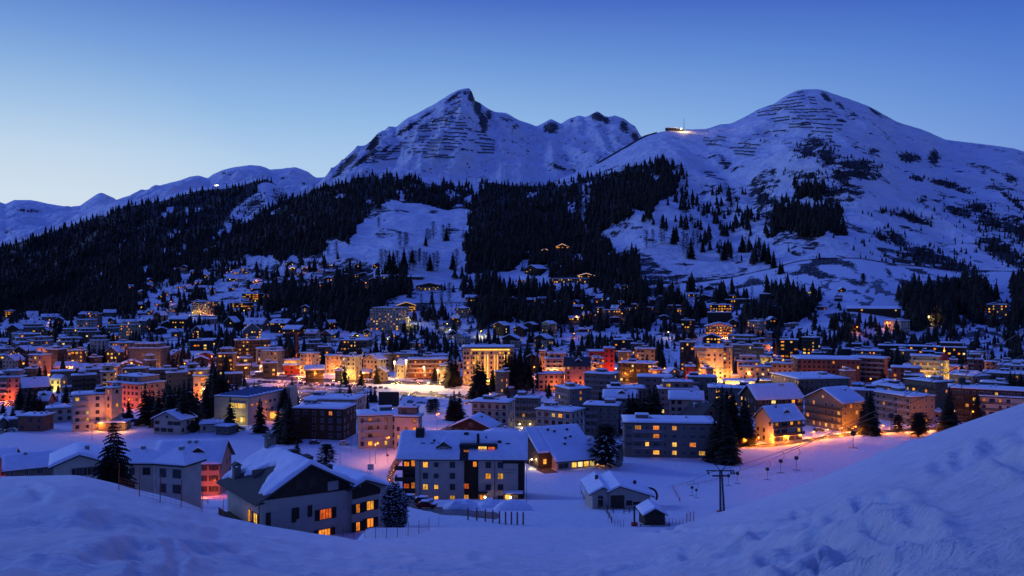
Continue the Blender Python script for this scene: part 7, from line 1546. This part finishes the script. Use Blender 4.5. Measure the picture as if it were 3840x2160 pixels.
# retaining wall under the high tower, radio mast on the shoulder
for (u0, u1, v, h, lab) in ((1378, 1520, 1236, 9, 'broad concrete retaining wall under the high white tower'), (700, 900, 1192, 3, 'long low retaining wall below the hillside hotel'), (1790, 2000, 1300, 3, 'dark retaining wall above the golden hotel'), (2300, 2560, 1222, 2.5, 'dark wall under the curved snow meadow')):
    a = hit(u0, v, 500); b = hit(u1, v, 500)
    if a is None or b is None: continue
    d = b-a; o = empty('retaining_wall', a, math.atan2(d.y, d.x)); m2 = MB(); m2.box(0, d.xy.length, 0, 1, -6, h); m2.build('wall', M['concrete'], o); m2 = MB(); m2.slab(-.1, d.xy.length+.1, -.1, 1.1, h+.002, h+.5, .3); m2.build('snow_cap', M['roof_snow'], o); tag(o, lab, 'wall')
def topstation():
    p = hit(2528, 490, 1075) or Vector(P(2528, 490, 2650)); D = p.y; s = D/F; R = empty('mountain_station', p)
    m2 = MB(); m2.box(-30*s, 8*s, -4, 14, -14, 9*s); m2.box(8*s, 34*s, -4, 14, -14, 6*s); m2.build('wall', M['k'], R); m2 = MB(); m2.box(-32*s, 10*s, -5, 15, 9*s+.01, 11*s); m2.build('roof_snow', M['roof_snow'], R)
    light('facade_light', (34*s, -22, 6), 60000, (1, .62, .2), .5, R); m2 = MB(); m2.ball((25*s, -6, 6*s), 2.2, 0); m2.build('lamp_head', M['lamp_white'], R); tag(R, 'mountain station building with a lit snow patch on the shoulder', 'building')
    p = Vector(P(2565, 484, 2700)); m2 = MB(); m2.bar((0, 0, -8), (0, 0, 36), 1.0, 5, 0, .5); o = m2.build('radio_mast', M['dmetal']); o.location = p; tag(o, 'thin radio mast standing on the mountain shoulder', 'mast')
topstation()
p = hit_layer(L5, 815, 702); R = empty('mountain_hut', p); m2 = MB(); m2.box(-9, 9, -5, 5, -3, 7); m2.build('wall', M['k'], R); m2 = MB(); m2.box(-11, 11, -6, 6, 7, 9); m2.build('roof_snow', M['roof_snow'], R); m2 = MB(); m2.ball((0, -8, 5), 6, 0); m2.build('lamp_head', M['lamp_white'], R); light('facade_light', (0, -20, 8), 90000, (1, .65, .25), 1, R); tag(R, 'lit mountain hut on the saddle of the left ridge', 'hut')
# funicular track ribbon through the forest
def ribbon(name, pts_, w, m, lab, cat, hitf, up=1.5, kind=None):
    P_ = [hitf(u, v) for u, v in pts_]; P_ = [p for p in P_ if p is not None]; V = []; fs = []
    for i, p in enumerate(P_):
        a = P_[max(0, i-1)]; b = P_[min(len(P_)-1, i+1)]; d = (b-a); d.z = 0; d.normalize(); nrm = Vector((-d.y, d.x, 0))*w
        V += [tuple(p+nrm+Vector((0, 0, up))), tuple(p-nrm+Vector((0, 0, up))), tuple(p+nrm*1.1-Vector((0, 0, 3))), tuple(p-nrm*1.1-Vector((0, 0, 3)))]
        if i: k = 4*i; fs += [(k-4, k-3, k+1, k), (k-4, k, k+2, k-2), (k-3, k-1, k+3, k+1)]
    m2 = MB(); m2.add(V, fs); o = m2.build(name, m); tag(o, lab, cat); 
    if kind: o['kind'] = kind
    return o
ribbon('funicular_track', [(2190,690),(2205,705),(2212,722),(2208,742),(2190,760),(2180,785),(2184,810),(2196,840),(2210,868),(2222,895),(2232,915)], 5, M['concrete'], 'grey funicular track winding up through the forest gap', 'railway', lambda u, v: hit(u, v, 600))
ribbon('snow_shed', [(2206,631),(2240,615),(2280,592),(2314,572),(2350,552),(2389,528),(2420,512),(2460,500)], 4, M['k'], 'dark avalanche gallery climbing the mountain shoulder', 'railway', lambda u, v: hit(u, v, 1075), 4)
ribbon('funicular_track', [(2300,1000),(2312,1015),(2312,1035),(2295,1050),(2275,1065),(2250,1080),(2235,1090)], 3.5, M['concrete'], 'grey funicular track curving below the forest edge', 'railway', lambda u, v: hit(u, v, 600))

# ================================================================== CARS
def car_mesh(paint):
    mb = MB(); prof = [(-2.1, .35), (2.1, .35), (2.15, .75), (1.2, .95), (.55, 1.42), (-1.2, 1.46), (-1.95, .98), (-2.15, .8)]
    mb.prism(prof, -.85, .85, 0); return mb
CARM = [mat('car_paint_dark', (.02, .02, .025), .3, .1, spec=.6), mat('car_paint_silver', (.25, .25, .27), .3, .1, metal=.5), mat('car_paint_red', (.25, .02, .02), .3, .1), mat('car_paint_white', (.5, .5, .5), .4, .1)]
cm_body = [car_mesh(0).mesh('body', [m]) for m in CARM]
m2 = MB(); m2.box(-.95, .45, -.861, .861, 1.0, 1.36); m2.box(.70, .9, -.7, .7, 1.0, 1.25); cm_glass = m2.mesh('windows', [M['glass']])
m2 = MB(); m2.bar((0, -.9, .32), (0, -.7, .32), .32, 10); cm_wheel = m2.mesh('wheel', [M['dmetal']])
m2 = MB(); m2.slab(-1.15, .5, -.75, .75, 1.46, 1.66, .15); m2.slab(.95, 2.0, -.75, .75, .93, 1.05, .1); cm_snow = m2.mesh('snow_cover', [M['roof_snow']])
m2 = MB(); m2.box(2.1, 2.17, -.75, -.45, .6, .75); cm_hl = m2.mesh('headlight', [M['lamp_white']]); m2 = MB(); m2.box(2.1, 2.17, -.75, -.45, .6, .75); cm_ho = m2.mesh('headlight', [M['glass']])
CDE = ['dark', 'silver', 'red', 'white']
def car(u, v, yaw, c, on=False, snow=True, D0=150):
    p = hit(u, v, D0)
    if p is None: return
    o = empty('parked_car' if not on else 'car', p+Vector((0, 0, .02)), math.radians(yaw)); link('body', cm_body[c], o); link('windows', cm_glass, o)
    for x in (-1.35, 1.35):
        for y in (0, 1.6): link('wheel', cm_wheel, o, (x, y, 0))
    if snow: link('snow_cover', cm_snow, o)
    for y in (0, 1.2): link('headlight', cm_hl if on else cm_ho, o, (0, y, 0))
    NAMED.append(dict(o=o, d=f"{'snow covered ' if snow else ''}{CDE[c]} {'car with headlights on' if on else 'parked car'}", x='', cat='car', u=u, v=v, lab=None, g='parked cars' if not on else None))
for i in range(17): car(1128+i*20, 1441+i*1.1+(i % 3), 80+RND.random()*25, RND.choice([0, 0, 1, 2, 3]), snow=i % 3 == 0, D0=300)
for i in range(9): car(975+i*19, 1434+i*.8, 75+RND.random()*25, RND.choice([0, 0, 1, 3]), D0=300)
for a in ((1150,1425,4,0,True,False),(1370,1431,2,1,True,False),(1700,1438,182,0,True,False),(1950,1433,185,1,True,False),(960,1414,3,0,True,False),(1720,1599,240,0,True,False),(3440,1600,190,0,True,False),(40,1618,200,1,True,False),(505,1583,5,0),(470,1565,10,3),(235,1578,0,0),(1590,1888,-6,0),(1540,1880,-4,1),(1640,1868,8,3),(1840,1899,0,0),(2360,1650,20,0),(2420,1655,10,3),(2340,1625,15,1),(2830,1640,5,0),(2850,1652,10,2),(2960,1632,5,1),(3070,1617,8,0),(3500,1587,5,0),(3520,1580,5,1),(2700,1660,0,3),(3560,1575,5,0),(2880,1646,0,0),(450,1580,8,0),(150,1588,0,0),(290,1592,4,1),(560,1588,6,3),(900,1612,10,0),(1180,1665,5,0),(1290,1668,5,3),(1990,1650,20,0),(2020,1660,10,1),(2450,1712,5,0),(2640,1676,0,1),(3180,1616,6,0),(3240,1612,4,3),(1600,1905,-5,2),(2100,1655,30,0)): car(*a)
# snow heaps and garden shrubs near the long house
def heap(u, v, w, h, lab):
    p = hit(u, v, 100)
    if p is None: return
    n = 20; V = []; fs = []
    for j in range(n):
        for i in range(n):
            x = (i/(n-1)-.5)*2; y = (j/(n-1)-.5)*2; r = math.hypot(x, y); z = max(0, 1-r*r)**.5*h
            V.append((x*w, y*w*.5, z*(1+.5*float(fbm(np.array([x*3.+u]), np.array([y*3.]), 3, 3)[0]))-.3))
    for j in range(n-1):
        for i in range(n-1): k = j*n+i; fs.append((k, k+1, k+n+1, k+n))
    mb = MB(); mb.add(V, fs); o = mb.build('snow_heap', M['roof_snow'], smooth=True); o.location = p; tag(o, lab, 'snow heap')
heap(1730, 1908, 4.0, 2.2, 'rounded snow heap left of the first porch lamp'); heap(1842, 1902, 3.4, 1.8, 'snow heap between the two porch lamps'); heap(1925, 1912, 4.2, 2.3, 'snow heap at the right corner of the long apartment house'); heap(1690, 1520, 8, 1.8, 'ploughed snow bank beside the sports ground')
def shrub(u, v, h, lab, D0=80):
    p = hit(u, v, D0)
    if p is None: return
    rs = np.random.RandomState(int(u)); o = empty('garden_shrub', p); vf = puff_tree(rs, 260, False, .5); c = link('foliage', vmesh('foliage', vf, M['larch']), o); c.scale = (h*1.2, h*1.2, h)
    mb = MB(); mb.bar((0, 0, -.1), (0, 0, .5), .03, 5); t = link('stem', mb.mesh('stem', [M['bark']]), o); t.scale = (h, h, h); NAMED.append(dict(o=o, d='dark leafless garden shrub', x='', cat='shrub', u=u, v=v, lab=lab, g=None))
for u, v, h in ((1030, 1962, 1.6), (1060, 1958, 1.8), (1090, 1956, 1.6), (1138, 1970, 2.4), (745, 1872, 1.8), (1000, 1955, 1.2), (2335,1695,1.6),(2420,1698,1.8),(2560,1712,2),(2590,1716,1.8),(2800,1648,1.8),(2750,1652,1.5),(3120,1610,1.6),(2470,1702,1.5),(1650,1690,1.8)): shrub(u, v, h, None, 105)
# string lights on the terrace shrubs beside the restaurant
p = hit(1996, 1722, 200); R = empty('string_lights', p); rr = random.Random(2)
for q in range(34):
    m2 = MB(); m2.ball((rr.uniform(-2.4, 2.4), rr.uniform(-1.5, 1.5), rr.uniform(.4, 3.6)), .085, 0, 6, 4); m2.build('bulb', M['lamp_orange'], R)
m2 = MB()
for q in range(16): m2.bar((0, 0, 0), (rr.uniform(-2, 2), rr.uniform(-1.2, 1.2), rr.uniform(1.5, 3.4)), .03, 4)
m2.build('branches', M['bark'], R); light('lamp_light', (0, -1, 2), 160, OR, .4, R); tag(R, 'bush hung with tiny orange bulbs on the restaurant terrace', 'lights')
# fine dark undergrowth and town shrubs between the houses: uncountable
pts = []; hs = []; kd = []
CLR = [(1400,1385,1760,1475),(940,1425,1500,1500),(880,1400,1400,1440),(1700,1415,2500,1450),(1500,1440,1900,1520),(1740,1400,1960,1440)]
fill(lambda u, v: (noise2(u/26, v/9, 77) > .56), lambda u, v: hit(u, v, 330), (-20, 1150, 3860, 1510), 12, 5.5, 7, .45, .60)
fill(lambda u, v: (noise2(u/50, v/20, 79) > .56), lambda u, v: hit(u, v, 500), (-20, 1160, 3860, 1420), 15, 7, 15, .2, .6)
keep = []
for i, p in enumerate(pts):
    if all(not (-1 < (p-b[0]).dot(b[1]) < b[3]+1 and -1 < (p-b[0]).dot(b[2]) < b[4]+1) for b in BOXES): keep.append(i)
o = scatter([pts[i] for i in keep], [hs[i] for i in keep], [kd[i] for i in keep], 'undergrowth', 'dark bushes and small garden trees between the houses')
print('bushes', len(keep))

# ================================================================== LABELS
LM = [('the floodlit snow square', 1580, 1418), ('the golden hotel', 1830, 1360), ('the red tower', 2285, 1350), ('the high white tower', 1450, 1190), ('the orange balcony hotel', 2660, 1360), ('the yellow turret', 3541, 1370), ('the long red brown building', 3150, 1390), ('the glowing school windows', 870, 1540), ('the car park', 1180, 1465), ('the red lit block', 500, 1475), ('the hillside hotel', 770, 1160), ('the bulb covered hotel', 2690, 1245), ('the lift pylon', 2709, 1830), ('the big chalet', 1150, 1880), ('the long apartment house', 1730, 1800), ('the restaurant roof', 2150, 1680), ('the square wood', 3030, 830), ('the funicular track', 2200, 800), ('the knoll villa', 3365, 1215), ('the steep gabled house', 940, 1230), ('the left picture edge', 0, 1350), ('the right picture edge', 3840, 1400), ('the meadow larches', 1500, 960), ('the big dark chalet', 2890, 1470), ('the twin orange lamps', 565, 1362), ('the round gas station', 2770, 1440)]
LM = [l for l in LM if 'gas' not in l[0]]
ORDS = ['nearest', 'second', 'third', 'fourth', 'fifth', 'sixth', 'seventh', 'eighth', 'ninth', 'tenth', 'eleventh', 'twelfth', 'thirteenth', 'fourteenth', 'fifteenth', 'sixteenth', 'seventeenth', 'eighteenth', 'nineteenth', 'twentieth']+['next']*60
def rel(e, l):
    du = e['u']-l[1]; dv = (e['v']-l[2])*2.2
    if abs(du) > abs(dv): return ('right of' if du > 0 else 'left of')
    return 'below' if dv > 0 else 'above'
grp = {}
for e in NAMED:
    if e['lab']: continue
    best = min(LM, key=lambda l: math.hypot(e['u']-l[1], (e['v']-l[2])*1.8)); e['lm'] = best; e['rel'] = rel(e, best)
    e['key'] = (e['d'], e['rel'], best[0]); grp.setdefault(e['key'], []).append(e)
for k, L in grp.items():
    L.sort(key=lambda e: math.hypot(e['u']-e['lm'][1], (e['v']-e['lm'][2])*1.8))
    for i, e in enumerate(L):
        pre = f"{e['d']}"+(f", {e['x']}," if e['x'] and len(L) == 1 else ',')
        o_ = '' if len(L) == 1 else f"{ORDS[i]} "
        e['lab'] = f"{pre} {o_}{e['rel']} {e['lm'][0]}".replace(', nearest', ', nearest one').replace('nearest one nearest', 'nearest')
for e in NAMED:
    lab = e['lab']; 
    while len(lab.split()) > 16: lab = lab.replace(e['x']+',', '').replace('  ', ' ') if e['x'] and e['x'] in lab else ' '.join(lab.split()[:16])
    tag(e['o'], lab, e['cat'], e['g'])
# barriers: tell the rows apart by height on the face and side
for gname in set(b['group'] for b in barriers):
    L = [b for b in barriers if b['group'] == gname]; ridge = 'pointed peak' if 'pointed' in gname else 'rounded summit'
    us = sorted(uv_of(*b.location)[0] for b in L); vs_ = sorted(uv_of(*b.location)[1] for b in L)
    for b in L:
        u, v = uv_of(*b.location); a = int(np.searchsorted(vs_, v)/len(L)*5); c = int(np.searchsorted(us, u)/len(L)*3)
        b['label'] = f"long steel avalanche barrier on the {['left', 'middle', 'right'][min(2, c)]} {['uppermost', 'upper', 'middle', 'lower', 'lowest'][min(4, a)]} part of the {ridge}"
print('named', len(NAMED))
